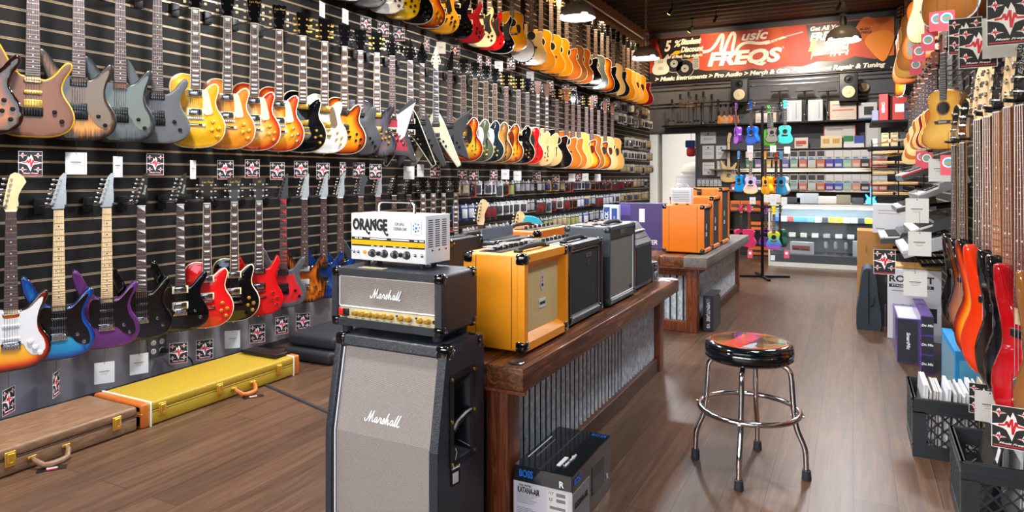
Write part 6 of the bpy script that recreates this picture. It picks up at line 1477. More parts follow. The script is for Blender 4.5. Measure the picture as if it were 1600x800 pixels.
# picks, guitar, microphone, discs
def pickp(u, v, s, a):
    b_ = [(0, -1), (.35, -.62), (.78, .25), (.72, .62), (.4, .84), (0, .9), (-.4, .84), (-.72, .62), (-.78, .25), (-.35, -.62)]; c_, s_ = math.cos(a), math.sin(a)
    return [(u + (x * c_ - z * s_) * s / BW, v + (x * s_ + z * c_) * s / BH) for x, z in catmull(b_, 3)]
poly(pickp(.895, .78, .26, -1.0), mat('banner_deep_orange', '#d8681c', .35), yb - .003); poly(pickp(.952, .47, .30, .15), mat('banner_amber', '#f08c28', .35), yb - .005)
btext('MUSIC', .895, .80, .06, ink, yb - .006, offset=.002, shear=.2); btext('FREQS', .90, .735, .06, ink, yb - .006, offset=.002, shear=.2)
stroke([(.925, .56), (.945, .55), (.95, .62), (.955, .50), (.965, .60), (.985, .54)], .010, ink); stroke([(.935, .42), (.955, .50), (.965, .52)], .010, ink)
stratb = [(x * 1.15, z * 1.1) for x, z in catmull(O['strat'], 2)]
m = MB(); cu, cv = U(.052, .20); m.prism([(cu + x, cv + z) for x, z in stratb], yb - .004, yb - .002); m.build('printed_guitar', mat('print_silver', '#b9c0bc', .4), bn, smooth=0)
m = MB(); m.b2((cu - .05, yb - .0055, cv + .10), (cu + .05, yb - .004, cv + .17)); m.b2((cu - .05, yb - .0055, cv + .24), (cu + .05, yb - .004, cv + .30)); m.build('printed_detail', vgrey, bn, smooth=0)
for u_, v_, r_ in ((.115, .42, .19), (.165, .30, .19)):
    m = MB(); a_, b_ = U(u_, v_); m.prism(circle(a_, b_, r_, 28), yb - .003, yb - .0015, 0); m.prism(circle(a_, b_, r_ * .93, 28), yb - .0035, yb - .003, 1); m.prism(circle(a_, b_, r_ * .42, 20), yb - .0042, yb - .0035, 0); m.prism(circle(a_, b_, r_ * .1, 10), yb - .0048, yb - .0042, 1); m.build('printed_disc', [vgrey, vblk], bn, smooth=0)
m = MB(); a_, b_ = U(.215, .40); m.prism(rrect(.13, .27, .05, a_, b_), yb - .0045, yb - .003, 0)
for k in range(5): m.b2((a_ - .05, yb - .0055, b_ - .09 + k * .04), (a_ + .05, yb - .0045, b_ - .075 + k * .04), 1)
m.build('printed_microphone', [vgrey, vblk], bn, smooth=0)
for u_ in (.01, .5, .99):
    for v_ in (.04, .96): a_, b_ = U(u_, v_); m = MB(); m.cyl((a_, yb - .002, b_), (a_, yb - .008, b_), .016, n=12); m.build('grommet', steel, bn)
# studio monitors
for px0, px1, py0, py1, lb in ((1142, 1168, 123, 160, 'black studio monitor below the left half of the banner'), (1311, 1341, 114, 158, 'larger black studio monitor below the right half of the banner')):
    cx_, w_, z_, h_ = rectY(px0, py0, px1, py1, 13.5); s = empty('studio_monitor', (cx_, 13.5, z_), 0, lb, 'speaker', 'monitors on the back wall')
    m = MB(); m.rbox((0, .15, h_ / 2), (w_, .30, h_), .012); m.build('cabinet', lev_dark, s)
    M = Matrix.Translation((0, .0, h_ * .33)) @ Matrix.Rotation(PI / 2, 4, 'X'); m = MB(); m.lathe([(w_ * .38, -.002), (w_ * .38, .010), (w_ * .33, .012)], 28, M=M); m.build('woofer_ring', blackp, s)
    m = MB(); m.lathe([(w_ * .345, .0125), (w_ * .30, .018), (w_ * .14, .0135), (w_ * .12, .018), (0, .022)], 28, M=M); m.build('woofer_cone', mat('cream_cone', '#e2d4a8', .5), s)
    M = Matrix.Translation((0, .0, h_ * .78)) @ Matrix.Rotation(PI / 2, 4, 'X'); m = MB(); m.lathe([(w_ * .24, -.001), (w_ * .2, .006), (w_ * .1, .003), (w_ * .07, .008), (0, .010)], 24, M=M); m.build('tweeter', blackmetal, s)
    m = MB(); m.b2((-w_ / 2, .06, -.03), (w_ / 2, .30, -.004)); m.b2((-.03, .28, -.02), (.03, .50, .03)); m.build('wall_bracket', blackmetal, s)
m = MB(); p_ = onY(1350, 13.9, 136); M = Matrix.Translation((p_.x, 13.96, p_.z)) @ Matrix.Rotation(PI / 2, 4, 'X'); m.lathe([(.085, 0), (.085, .02), (.07, .03), (.045, .022), (.03, .035), (0, .035)], 28, 0, M=M); tag(m.build('ceiling_speaker_ring', [mat('cream_ring', '#cfc4a8', .5)]), 'round cream fitting with dark eye on the back wall right of the big monitor', 'fitting')
# clips on the rail
for px, lb in ((1218, 'left'), (1257, 'middle'), (1293, 'right')):
    p_ = onY(px, 13.7, 141); s = empty('microphone_stand', (p_.x, 13.7, p_.z - .45), 0, 'chrome microphone stand with flat black top plate, ' + lb + ' of the three under the banner', 'microphone stand', 'stands shown under the banner')
    m = MB(); m.prism([(-.16, .43), (.16, .43), (.13, .50), (-.13, .50)], -.08, .08); m.build('top_plate', blackp, s)
    m = MB(); m.cyl((0, 0, 0), (0, 0, .43), .012, n=12); m.cyl((0, 0, .36), (0, 0, .42), .024, n=12); m.build('tube', chrome, s)
    m = MB(); m.cyl((0, 0, 0), (0, .28, .0), .012, n=8); m.build('wall_arm', steel, s)
def shelf(name, x0, x1, y0, y1, z, label, mm=None, th=.03):
    m = MB(); m.rbox(((x0 + x1) / 2, (y0 + y1) / 2, z - th / 2), (abs(x1 - x0), abs(y1 - y0), th), .003); return tag(m.build(name, mm or blackmetal, smooth=0), label, 'shelf')
xs0 = dx1 + .28
za = P(1290, 188, 13.6).z; zb_ = P(1290, 231, 13.6).z; zc_ = P(1290, 265, 13.6).z; zd_ = P(1290, 300, 13.6).z
shelf('wall_shelf', xs0, XR - .02, 13.6, 13.99, za, 'upper black shelf of white and red boxes on the back wall')
shelf('wall_shelf', xs0 + .3, XR - .02, 13.6, 13.99, zb_, 'lower black shelf with cream and coloured boxes on the back wall')
boxc = lambda c: mat('carton_' + c.strip('#'), c, .5)
def bb(px0, py0, px1, z, lb, c, pr=(), y=13.66, d=.22, nm='product_box', py1=None):
    a = onY(px0, y); b = onY(px1, y); w_ = b.x - a.x; h_ = onY((px0 + px1) / 2, y, py0).z - z
    prs = [('rect', -w_ / 2 + w_ * u0, h_ * v0, -w_ / 2 + w_ * u1, h_ * v1, boxc(cc), 'f') for u0, v0, u1, v1, cc in pr]
    return printed_box(nm, lb, ((a.x + b.x) / 2, y, z + .0008), 0, w_ - .01, d, h_, boxc(c), prs, group='boxes on the back wall shelves')
bb(1180, 172, 1213, za, 'pinkish product box on the upper shelf behind the hanging ukuleles', '#c8b8b0', [(.05, .1, .95, .3, '#a8a0a4'), (.1, .5, .7, .8, '#d8d0d0')])
bb(1229, 157, 1253, za, 'pale blue bagged product leaning on the upper shelf, left', '#b4bcc8', [(.2, .1, .3, .9, '#d8dce4'), (.6, .1, .66, .9, '#8c94a4')])
bb(1262, 156, 1286, za, 'pale blue bagged product leaning on the upper shelf, right', '#bcc2cc', [(.3, .1, .36, .9, '#e0e4ea'), (.7, .1, .8, .9, '#949cac')])
bb(1296, 157, 1339, za, 'wide cream box with thin red line on the upper shelf', '#c9c0b6', [(0, 0, .03, 1, '#a83828'), (.97, 0, 1, 1, '#a83828'), (.1, .48, .88, .54, '#c84838'), (.1, .75, .5, .82, '#9c948c')])
bb(1341, 160, 1371, za, 'white box with black square picture on the upper shelf', '#c4c6ca', [(.3, .25, .8, .75, '#26282e'), (0, 0, 1, .08, '#3a6aa8')])
bb(1241, 215, 1263, zb_, 'small box picturing a red amplifier on the lower shelf', '#c8beb8', [(.12, .35, .85, .7, '#a83c30'), (.12, .2, .6, .3, '#5a5450')])
bb(1287, 196, 1337, zb_ + .19, 'white and red box standing behind the cream box', '#b8b4b4', [(0, 0, .03, 1, '#b03028'), (.97, 0, 1, 1, '#b03028'), (.1, .6, .6, .75, '#8c8888')], y=13.78, d=.16)
bb(1287, 215, 1337, zb_, 'plain grey carton carrying the white and red box', '#6c6a6c', [(.1, .2, .9, .3, '#5a585a')], y=13.78, d=.16)
bb(1282, 212, 1316, zb_, 'cream box picturing two gold rings on the lower shelf', '#d8c8a8', [(.1, .35, .42, .75, '#c09850'), (.56, .35, .88, .75, '#c09850')], y=13.63, d=.13)
bb(1318, 212, 1350, zb_, 'box with green and blue panels on the lower shelf', '#cfd0d8', [(0, .5, .5, 1, '#2a7a44'), (.52, .35, 1, 1, '#3a4ca0'), (0, 0, 1, .3, '#d8d8e0')], y=13.63, d=.13)
bb(1352, 192, 1377, zb_, 'tall silver box at the right end of the lower shelf', '#a4a8a8', [(.1, .1, .8, .9, '#b8bcbe')])
# pegs with string packets: four rows, fifteen columns
cols_ = ['#3a8a4a', '#7a5aa0', '#c8a040', '#a87858', '#6a58a8', '#7aa08a', '#c86a58', '#b8bcbc', '#c8683c', '#5a3ca0', '#3a58b8', '#8ab8a8', '#d08878', '#2a2a2e', '#c86a6a', '#c8483c']
names_ = ['green', 'violet', 'mustard', 'tan', 'purple', 'sage', 'coral', 'silver', 'orange', 'deep purple', 'blue', 'mint', 'salmon', 'black', 'rose', 'red']
def packet_mesh(c, kind):
    key = ('pk', c, kind)
    if key in _G: return _G[key]
    m = MB(); w_, h_ = .145, .17
    if kind == 0: m.rbox((0, .012, h_ / 2), (w_, .022, h_), .004, 0, seg=1); m.b2((-w_ * .42, -.0004, h_ * .35), (w_ * .42, .001, h_ * .92), 1); m.b2((-w_ * .3, -.0008, h_ * .1), (w_ * .2, .001, h_ * .22), 2)
    else: m.rbox((0, .012, h_ / 2), (w_ * .96, .02, h_), .004, 1, seg=1); m.b2((-w_ * .42, -.0006, h_ * .86), (w_ * .42, .001, h_ * .96), 2); m.b2((-w_ * .35, -.0006, h_ * .15), (w_ * .35, .001, h_ * .45), 0)
    _G[key] = m.mesh('packet', [mat('packet_pale', '#b6b4b6', .35, coat=.5), boxc(c), mat('packet_blue', '#3a6a9a', .4)], 0); return _G[key]
rowsz = [(P(1290, 249, 13.62).z, 0), (P(1290, 264, 13.62).z + .022, 1), (P(1290, 286.5, 13.62).z, 0), (P(1290, 299.5, 13.62).z + .022, 1)]
for r_, (z, kd) in enumerate(rowsz):
    for i in range(16):
        px = 1171 + i * 13.9; a = onY(px, 13.62)
        cc = cols_[i]; c2 = '#2c2a2c' if kd == 0 and i < 9 and i not in (0,) else ('#c8c8cc' if kd == 0 else cc)
        lbl = ('pale' if kd == 0 and i >= 9 else ('dark round-window' if kd == 0 else names_[i])) + ' accessory packet, ' + ['top', 'second', 'third', 'bottom'][r_] + ' row of the back wall pegs'
        if kd == 0: lbl = lbl.replace('accessory packet', 'accessory packet above the ' + names_[i] + ' one')
        o = inst('accessory_packet', packet_mesh(c2, kd), None, (a.x, 13.62, z)); tag(o, lbl, 'packet', 'accessory packets on the back wall')
for r_, z in enumerate((rowsz[1][0] - .03, rowsz[3][0] - .03)):
    g = empty('peg_rail', (xs0 + .05, 13.70, z), 0, ['upper', 'lower'][r_] + ' chrome rail of pegs below the packet rows on the back wall', 'rail')
    m = MB(); m.b2((0, .0, 0), (XR - .05 - xs0 - .05, .27, .02)); m.build('rail', chrome, g, smooth=0)
# certificates
for px0, py0, px1, py1, mm, fr_, lb in ((1094, 206, 1119, 225, 1, 0, 'wide white certificate, topmost on the wall by the doorway'), (1097, 227, 1116, 249, 1, 0, 'white certificate, left of the middle pair by the doorway'), (1118, 227, 1136, 249, 1, 0, 'white certificate with blue seal, right of the middle pair'),
    (1095, 251, 1119, 276, 1, 1, 'brown framed certificate, lower left by the doorway'), (1120, 251, 1133, 276, 1, 0, 'plain lower right certificate half behind the natural guitar body')):
    cx_, w_, z_, h_ = rectY(px0, py0, px1, py1, YB - .02); g = empty('certificate', (cx_, YB - .02, z_), 0, lb, 'certificate', 'certificates by the doorway')
    m = MB(); m.b2((-w_ / 2, .0, 0), (w_ / 2, .018, h_)); m.build('frame', boxc('#5a3a24' if fr_ else '#8a8c92'), g, smooth=0)
    e_ = .035 if fr_ else .01; m = MB(); m.b2((-w_ / 2 + e_, -.002, e_), (w_ / 2 - e_, .001, h_ - e_)); m.build('sheet', boxc('#d4d8dc'), g, smooth=0)
    m = MB(); [m.b2((-w_ * .3, -.003, h_ * v_), (w_ * .3, -.001, h_ * v_ + .008)) for v_ in (.35, .45, .7)]; m.prism(circle(0, h_ * .82 if not fr_ else h_ * .25, .02, 10), -.003, -.001, 1); m.build('print', [grey_t, blueink], g, smooth=0)
# hanging mics and stands on the rail left of the monitor
for i, (px, y0, y1) in enumerate(((1050, 160, 190), (1063, 152, 192), (1076, 148, 192), (1088, 152, 190), (1099, 148, 194), (1112, 152, 192), (1122, 160, 190))):
    p0 = onY(px, 13.75, y0); p1 = onY(px, 13.75, y1); L_ = p0.z - p1.z
    g = empty('microphone_stand', (p0.x, 13.75, p1.z), 0, 'hanging chrome microphone stand, number %s from the left above the doorway' % ['one', 'two', 'three', 'four', 'five', 'six', 'seven'][i], 'microphone stand', 'stands hung above the doorway')
    m = MB(); m.cyl((0, 0, .03), (0, 0, L_), .009, n=8); m.build('tube', chrome, g); m = MB(); m.cyl((0, 0, 0), (0, 0, .025), .06, n=18); m.build('base', blackp if i % 2 else chrome, g)
    m = MB(); m.cyl((0, 0, L_ - .05), (0, 0, L_ + .06), .02, .026, n=12); m.build('clip', blackp, g); m = MB(); m.cyl((0, 0, L_ - .02), (0, .25, L_ - .02), .008, n=8); m.build('peg', steel, g)
shelf('wall_shelf', onY(1036, 13.7).x, onY(1160, 13.7).x, 13.62, 13.99, P(1100, 194, 13.62).z, 'black shelf above the doorway under the microphone stands')
za2 = P(1130, 194, 13.62).z
for i, (px, c_, n_) in enumerate(((1126, '#d88a1c', 'amber'), (1134, '#c89a78', 'beige'), (1142, '#d87a3c', 'orange'), (1149, '#a83c28', 'red'))):
    p_ = onY(px, 13.68); g = empty('miniature_guitar', (p_.x, 13.70, za2 + .001), R(6), n_ + ' miniature guitar on the shelf above the doorway', 'ornament', 'miniature guitars above the doorway')
    inst('body', body_mesh('lp'), g, (0, 0, 0), mats=[boxc(c_), creamp, boxc(c_)], scale=(.42, .5, .42)); inst('neck', neck_mesh('lp'), g, mats=[mahog], scale=(.42, .5, .42)); inst('headstock', head_mesh('openbook', 'lp'), g, mats=[blackg, mahog], scale=(.42, .5, .42))
# stock room: machine, sack, lamp
xm = (dx0 + dx1) / 2
g = empty('steel_cabinet', (xm + .18, YB + 1.2, 0), 0, 'grey metal cabinet seen through the doorway', 'cabinet'); m = MB(); m.rbox((0, .3, .65), (.75, .6, 1.3), .01); m.build('body', boxc('#9a9ca0'), g); m = MB(); m.rbox((-.02, -.006, .65), (.66, .012, 1.15), .004); dd_ = m.build('door', boxc('#a8aaae'), g); m = MB(); m.cyl((.25, -.02, .6), (.25, -.02, .8), .01, n=8); m.build('handle', steel, dd_)
m = MB(); m.v = []; m.lathe([(0, 0), (.22, .01), (.27, .08), (.26, .16), (.2, .25), (.08, .3), (0, .31)], 20, M=Matrix.Diagonal((1.3, .9, 1, 1))); tag(m.build('fabric_bundle', boxc('#b8b2a8'), None, (xm + .2, YB + 1.5, 1.302)), 'pale crumpled bundle on the grey cabinet beyond the doorway', 'bundle')
g = empty('hanging_sign', (xm + .30, YB + .5, 1.72), 0, 'small blue and red hanging shape in the doorway', 'ornament'); m = MB(); m.rbox((0, 0, .08), (.20, .12, .2), .06); m.build('red_part', boxc('#c83228'), g); m = MB(); m.rbox((-.02, 0, .25), (.20, .12, .16), .03); m.build('blue_part', boxc('#2450a8'), g); m = MB(); m.cyl((0, 0, .32), (0, 0, 1.2), .004, n=6); m.build('hanging_cord', blackp, g)
m = MB(); m.cyl((0, 0, 0), (0, 0, 2.2), .05, n=18); tag(m.build('vertical_pipe', boxc('#a8a49c'), None, (dx0 + .16, YB + .35, 0)), 'pale vertical pipe inside the left edge of the doorway', 'pipe')
# ---------------------------------------------------------------- glass display counter
cx0, cx1, cy = -1.08, .42, 10.2
g = empty('glass_display_counter', ((cx0 + cx1) / 2, cy, 0), R(1.2), 'lit glass display counter with white frame at the end of the aisle', 'display case')
W = cx1 - cx0; D = .55; Hc = .88; wfr = mat('pale_aluminium', '#d4d2c8', .35, .4); blk_in = boxc('#3a3c40')
m = MB(); m.b2((-W / 2, 0, 0), (W / 2, D, .06)); m.build('kick_rail', wfr, g, smooth=0)
m = MB(); m.b2((-W / 2 + .02, .01, .06), (W / 2 - .02, D - .01, .17)); m.build('base', blk_in, g, smooth=0)
for x_ in (-W / 2 + .0125, W / 2 - .0125):
    for y_ in (.0125, D - .0125): m = MB(); m.b2((x_ - .0125, y_ - .0125, .06), (x_ + .0125, y_ + .0125, Hc)); m.build('corner_post', wfr, g, smooth=0)
for y_ in (.0125, D - .0125): m = MB(); m.b2((-W / 2, y_ - .0125, Hc - .035), (W / 2, y_ + .0125, Hc)); m.build('top_rail', wfr, g, smooth=0)
m = MB(); m.b2((-W / 2, 0, Hc), (W / 2, D, Hc + .008)); m.build('glass_top', gl, g, smooth=0)
m = MB(); m.b2((-W / 2 + .025, .008, .17), (W / 2 - .025, .013, Hc - .035)); m.build('glass_front', gl, g, smooth=0)
m = MB(); m.b2((-W / 2 + .025, D - .02, .17), (W / 2 - .025, D - .012, Hc - .035)); m.build('back_panel', boxc('#8fa0a8'), g, smooth=0)
for z_ in (.40, .62): m = MB(); m.b2((-W / 2 + .025, .08, z_), (W / 2 - .025, D - .025, z_ + .006)); m.build('glass_shelf', gl, g, smooth=0)
m = MB(); m.b2((-W / 2 + .05, .035, Hc - .060), (W / 2 - .05, .055, Hc - .038)); m.build('light_strip', mat('lit_case_strip', '#ffffff', .3, emit='#e8f4ff', es=9), g, smooth=0)
lamp('AREA', ((cx0 + cx1) / 2, cy + .10, Hc - .065), 14, (.9, .97, 1), W - .1, sy=.03, target=((cx0 + cx1) / 2, cy + .3, 0))
ci = ['#2858b0', '#c8ccd4', '#8c3c34', '#3a80c8', '#4878c8', '#5888c8', '#e0e4e8', '#30343c', '#e88820', '#f09828', '#d8dce4', '#c8d4dc', '#283038', '#d8c020', '#e8ecf0']
cn = ['royal blue', 'silver', 'maroon', 'sky blue', 'mid blue', 'steel blue', 'white', 'charcoal', 'orange', 'bright orange', 'pale grey', 'ice blue', 'black', 'yellow', 'bright white']
for i in range(15):
    m = MB(); m.rbox((0, .04, .035), (.075, .08, .07), .003); o = m.build('small_box', boxc(ci[i]), None, (cx0 + .10 + i * .09, cy + .14, .6275), (0, 0, R(2)), smooth=0); tag(o, cn[i] + ' small box on the upper glass shelf of the display counter', 'box', 'small boxes in the display counter')
for i in range(7):
    m = MB(); m.rbox((0, .04, .03), (.085, .08, .055), .003); o = m.build('small_box', boxc(['#d8d8cc', '#c8c4b4', '#e0e0dc', '#a8acb0', '#d8dce0', '#e4e6ea', '#c4d0d8'][i]), None, (cx0 + .30 + i * .15, cy + .16, .4075), (0, 0, R(-3)), smooth=0); tag(o, 'low pale box, %s from the left on the middle glass shelf' % ['first', 'second', 'third', 'fourth', 'fifth', 'sixth', 'seventh'][i], 'box', 'pale boxes in the display counter')
printed_box('product_box', 'white box picturing red audio units at the bottom of the display counter', (cx0 + .42, cy + .12, .1705), R(-12), .30, .10, .17, boxc('#c8c8cc'), [('rect', -.12, .05, .12, .12, boxc('#a83a34'), 'f'), ('rect', -.10, .06, -.02, .08, ink, 'f'), ('rect', .0, .06, .1, .08, ink, 'f')])
printed_box('product_box', 'blank white box at the right inside the display counter', (cx0 + 1.16, cy + .15, .1705), 0, .17, .10, .21, boxc('#c8ccd0'))
for i, x_ in enumerate((.74, .86, .99)):
    g = empty('condenser_microphone', (cx0 + x_, cy + .22, .1705), 0, 'silver microphone on a small foot in the display counter, ' + ['left', 'middle', 'right'][i] + ' of three', 'microphone', 'microphones in the display counter')
    m = MB(); m.cyl((0, 0, 0), (0, 0, .012), .04, n=20); m.build('base', steel, g); m = MB(); m.cyl((0, 0, .012), (0, 0, .09), .006, n=8); m.build('stem', steel, g); m = MB(); m.lathe([(.02, .09), (.026, .11), (.026, .16), (.02, .18), (0, .19)], 18); m.build('head', boxc('#c8ccd0'), g)
printed_box('price_card', 'small white card at the left foot of the display counter', (cx0 + .06, cy - .02, .075), 0, .06, .004, .075, cardwhite)
# things on the counter top and behind it
g = empty('guitar_lamp', (onY(1361, 10.3).x, 10.35, Hc + .012), R(8), 'glowing pale blue guitar-shaped lamp on the counter end', 'lamp')
mm_ = mat('lit_blue_guitar', '#2a80d8', .4, emit='#4aa8f0', es=1.6)
m = MB(); m.prism([(x * .42, z * .32) for x, z in catmull(O['strat'], 2)], 0, .02, 0); m.build('body', mm_, g); m = MB(); m.b2((-.008, .0, .10), (.008, .02, .24)); m.build('neck', mm_, g)
m = MB(); m.prism(circle(-.015, .07, .010, 10), -.002, 0); m.prism(circle(.02, .07, .010, 10), -.002, 0); m.b2((-.02, -.002, .035), (.025, 0, .042)); m.build('face_marks', whiteink, g, smooth=0)
xs_ = [(1206, 30, 14, '#c8c0b4', 'beige'), (1240, 24, 10, '#3a3c40', 'charcoal'), (1262, 34, 16, '#b8bcc0', 'light grey'), (1292, 30, 12, '#d4d0c8', 'off-white'), (1318, 22, 14, '#8c8470', 'khaki'), (1340, 18, 10, '#484a50', 'dark grey')]
for px, w_, h_, c_, n_ in xs_:
    p_ = onY(px, 10.45); m = MB(); m.rbox((0, 0, h_ * .0045), (w_ * .0085, .12, h_ * .009), .01); tag(m.build('counter_parcel', boxc(c_), None, (p_.x, 10.45, Hc + .0085)), n_ + ' small parcel on top of the glass counter', 'parcel', 'parcels on the glass counter')
# shelf cabinet with orange boxes behind the ukulele rack
g = empty('low_shelf_unit', (onY(1180, 11.3).x, 11.3, 0), 0, 'black open shelf unit behind the ukulele rack, left of the glass counter', 'shelf unit')
for z_ in (.02, .42, .72, 1.04): m = MB(); m.b2((-.42, 0, z_ - .02), (.42, .35, z_)); m.build('shelf', blackp, g, smooth=0)
for x_ in (-.42, .40): m = MB(); m.b2((x_, 0, 0), (x_ + .02, .35, 1.04)); m.build('side_panel', blackp, g, smooth=0)
m = MB(); m.b2((-.42, .34, 0), (.42, .35, 1.04)); m.build('back_panel', blackp, g, smooth=0)
gx_ = onY(1180, 11.3).x
for i in range(5): printed_box('product_box', 'orange and brown small box, %s on the unit behind the ukuleles' % ['first', 'second', 'third', 'fourth', 'fifth'][i], (gx_ - .31 + i * .155, 11.32, .7205), 0, .15, .2, .16, boxc('#c8581c'), [('rect', -.06, .05, .06, .11, boxc('#5a2c14'), 'f')], group='orange boxes behind the ukuleles')
for i, z_ in enumerate((.4205, .0205)): printed_box('product_box', ['long orange box on the middle level behind the ukulele rack', 'orange box on the floor level behind the ukulele rack'][i], (gx_ + .1, 11.32, z_), 0, .42, .2, .12, boxc('#e0641c'), [('rect', -.2, .04, .2, .08, boxc('#301810'), 'f')])
for i in range(4): printed_box('product_box', ['red', 'cream', 'dark', 'grey'][i] + ' small box standing on top of the unit behind the ukuleles', (gx_ - .30 + i * .2, 11.34, 1.0405), 0, .16, .15, .11, boxc(['#a8402c', '#c8b898', '#34302e', '#8c8c90'][i]), [('rect', -.06, .02, .06, .06, whiteink, 'f')])
# ---------------------------------------------------------------- ukulele rack
RX, RY = -1.02, 8.95
g = empty('ukulele_rack', (RX, RY, 0), R(20), 'tall black floor rack with cross foot holding coloured ukuleles', 'display rack')
m = MB(); m.cyl((0, 0, .02), (0, 0, 2.16), .018, n=14); m.build('pole', blackmetal, g)
for a in (0, 90, 180, 270): m = MB(); M = Matrix.Rotation(R(a), 4, 'Z'); m.b2((0, -.018, .0), (.33, .018, .025), M=M); m.build('foot_bar', blackmetal, g, smooth=0)
TIERS = (2.10, 1.50, .89)
for z_ in TIERS:
    m = MB(); m.tube([(.235 * math.cos(k * PI / 12), .235 * math.sin(k * PI / 12), z_) for k in range(24)], .007, 8, closed=True); m.build('tier_ring', blackmetal, g)
    for a in (0, 90): M = Matrix.Rotation(R(a), 4, 'Z'); m = MB(); m.cyl((-.235, 0, z_), (.235, 0, z_), .006, n=8, M=M); m.build('tier_spoke', blackmetal, g)
uk = lambda n, c, r_=.15: burst('uke_' + n, [(0, c), (1, c)], r_, .6)
u_purple, u_blue, u_dark, u_teal, u_green = uk('purple', '#8a4ab8'), uk('blue', '#1c5cc0'), uk('dark', '#34343a'), uk('teal', '#3cb8a8'), uk('green', '#4aa81c')
u_cyan, u_yel, u_or, u_sky, u_pink, u_white = uk('cyan', '#1c86c8'), uk('yellow', '#f0a81c'), uk('orange', '#e05a14'), uk('sky', '#2a9ad8'), uk('pink', '#d83c6a'), uk('white', '#d8d4cc')
def grad_uke(n, stops):
    m = mat('uke_' + n, '#ffffff', .15, coat=.6); nt = m.node_tree; mp = mapping(nt, (1, 1, 1)); sx = nt.nodes.new('ShaderNodeSeparateXYZ'); nt.links.new(mp.outputs[0], sx.inputs[0])
    mr = nt.nodes.new('ShaderNodeMapRange'); mr.inputs[1].default_value = 0; mr.inputs[2].default_value = .243; nt.links.new(sx.outputs[2], mr.inputs[0]); r = ramp(nt, stops); nt.links.new(mr.outputs[0], r.inputs[0]); nt.links.new(r.outputs[0], nt.nodes['Principled BSDF'].inputs['Base Color']); return m
u_pastel = grad_uke('pastel', [(0, '#e8d88a'), (.35, '#e8b8b0'), (.65, '#c8a8d8'), (1, '#98a8e0')]); u_rainbow = grad_uke('rainbow', [(0, '#c04a98'), (.25, '#6a5ac8'), (.5, '#2aa8c0'), (.75, '#a8c83c'), (1, '#e8d020')])
def uke(px, py_top, py_bot, y, f, lb, rz=0, hm=None, side=None):
    a = onY(px, y, py_top); b = onY(px, y, py_bot); s = (a.z - b.z) / .575
    return guitar('uke', (a.x, y, b.z), R(rz), lb, 'ukuleles on the floor rack', f, side=side or f, s=s, name='ukulele', cat='ukulele', lod=1, headm=hm or f, neck=hm or mahog, board=ebony, ring=blackp)
uke(1153, 161, 225, 8.84, u_purple, 'purple ukulele turned sideways on the top tier of the rack', -62)
uke(1176, 158, 226, 8.72, u_blue, 'deep blue ukulele on the top tier of the rack', -35)
uke(1201, 165, 228, 9.08, u_green, 'green ukulele half hidden behind the dark one, top tier', 10)
uke(1206, 165, 224, 8.70, u_dark, 'charcoal ukulele on the top tier of the rack', 5)
uke(1226, 157, 225, 8.86, u_teal, 'turquoise ukulele at the right of the top tier', 14)
uke(1157, 236, 300, 8.86, u_cyan, 'bright blue ukulele at the left of the middle tier', -40)
uke(1173, 239, 303, 8.70, u_pastel, 'pastel rainbow ukulele on the middle tier', 4, mat('pink_head', '#e0a8a8', .3))
uke(1199, 236, 304, 8.69, u_yel, 'yellow ukulele turned sideways on the middle tier', -48)
uke(1211, 240, 302, 9.02, u_or, 'orange ukulele behind the yellow one, middle tier', 30)
uke(1223, 236, 304, 8.84, u_sky, 'sky blue ukulele with pale side at the right of the middle tier', -35, None, u_white)
uke(1156, 320, 385, 8.90, u_pink, 'dark pink ukulele at the left of the bottom tier', 40)
uke(1170, 320, 386, 8.70, u_pink, 'bright pink ukulele showing its back on the bottom tier', 175)
uke(1197, 322, 385, 9.06, u_purple, 'violet ukulele behind the rainbow one, bottom tier', 0)
uke(1209, 322, 390, 8.70, u_rainbow, 'rainbow striped ukulele on the bottom tier', 6)
uke(1222, 320, 386, 8.84, uk('forest', '#1c5a44'), 'dark green ukulele at the right of the bottom tier', -60)
for px, py, y_, wht in ((1172, 231, 8.62, 1), (1208, 231, 8.62, 1), (1230, 233, 8.75, 1), (1176, 312, 8.62, 1), (1208, 312, 8.62, 1), (1225, 312, 8.75, 1), (1172, 393, 8.62, 2), (1229, 393, 8.72, 2)):
    p_ = onY(px, y_, py)
    if wht == 1: price_tag((p_.x, y_, p_.z + .06), R(5), .03, True, 'small white tag on the ukulele rack, ' + {(1172, 231): 'above the pastel one', (1208, 231): 'above the orange one', (1230, 233): 'above the sky blue one', (1176, 312): 'above the bright pink one', (1208, 312): 'above the rainbow one', (1225, 312): 'above the dark green one'}[(px, py)], 'tags on the ukulele rack', s=.75)
    else:
        m = MB(); m.prism(rrect(.06, .10, .004, 0, -.05), 0, .001, 0); m.prism(circle(0, -.04, .018, 14), -.0006, 0, 1); m.cyl((0, 0, 0), (0, 0, .08), .001, n=5)
        tag(m.build('price_tag', [pinkcard, whiteink], None, (p_.x, y_, p_.z + .02), smooth=0), 'small red tag hanging below the ' + ('bright pink' if px < 1200 else 'dark green') + ' ukulele', 'price tag', 'tags on the ukulele rack')
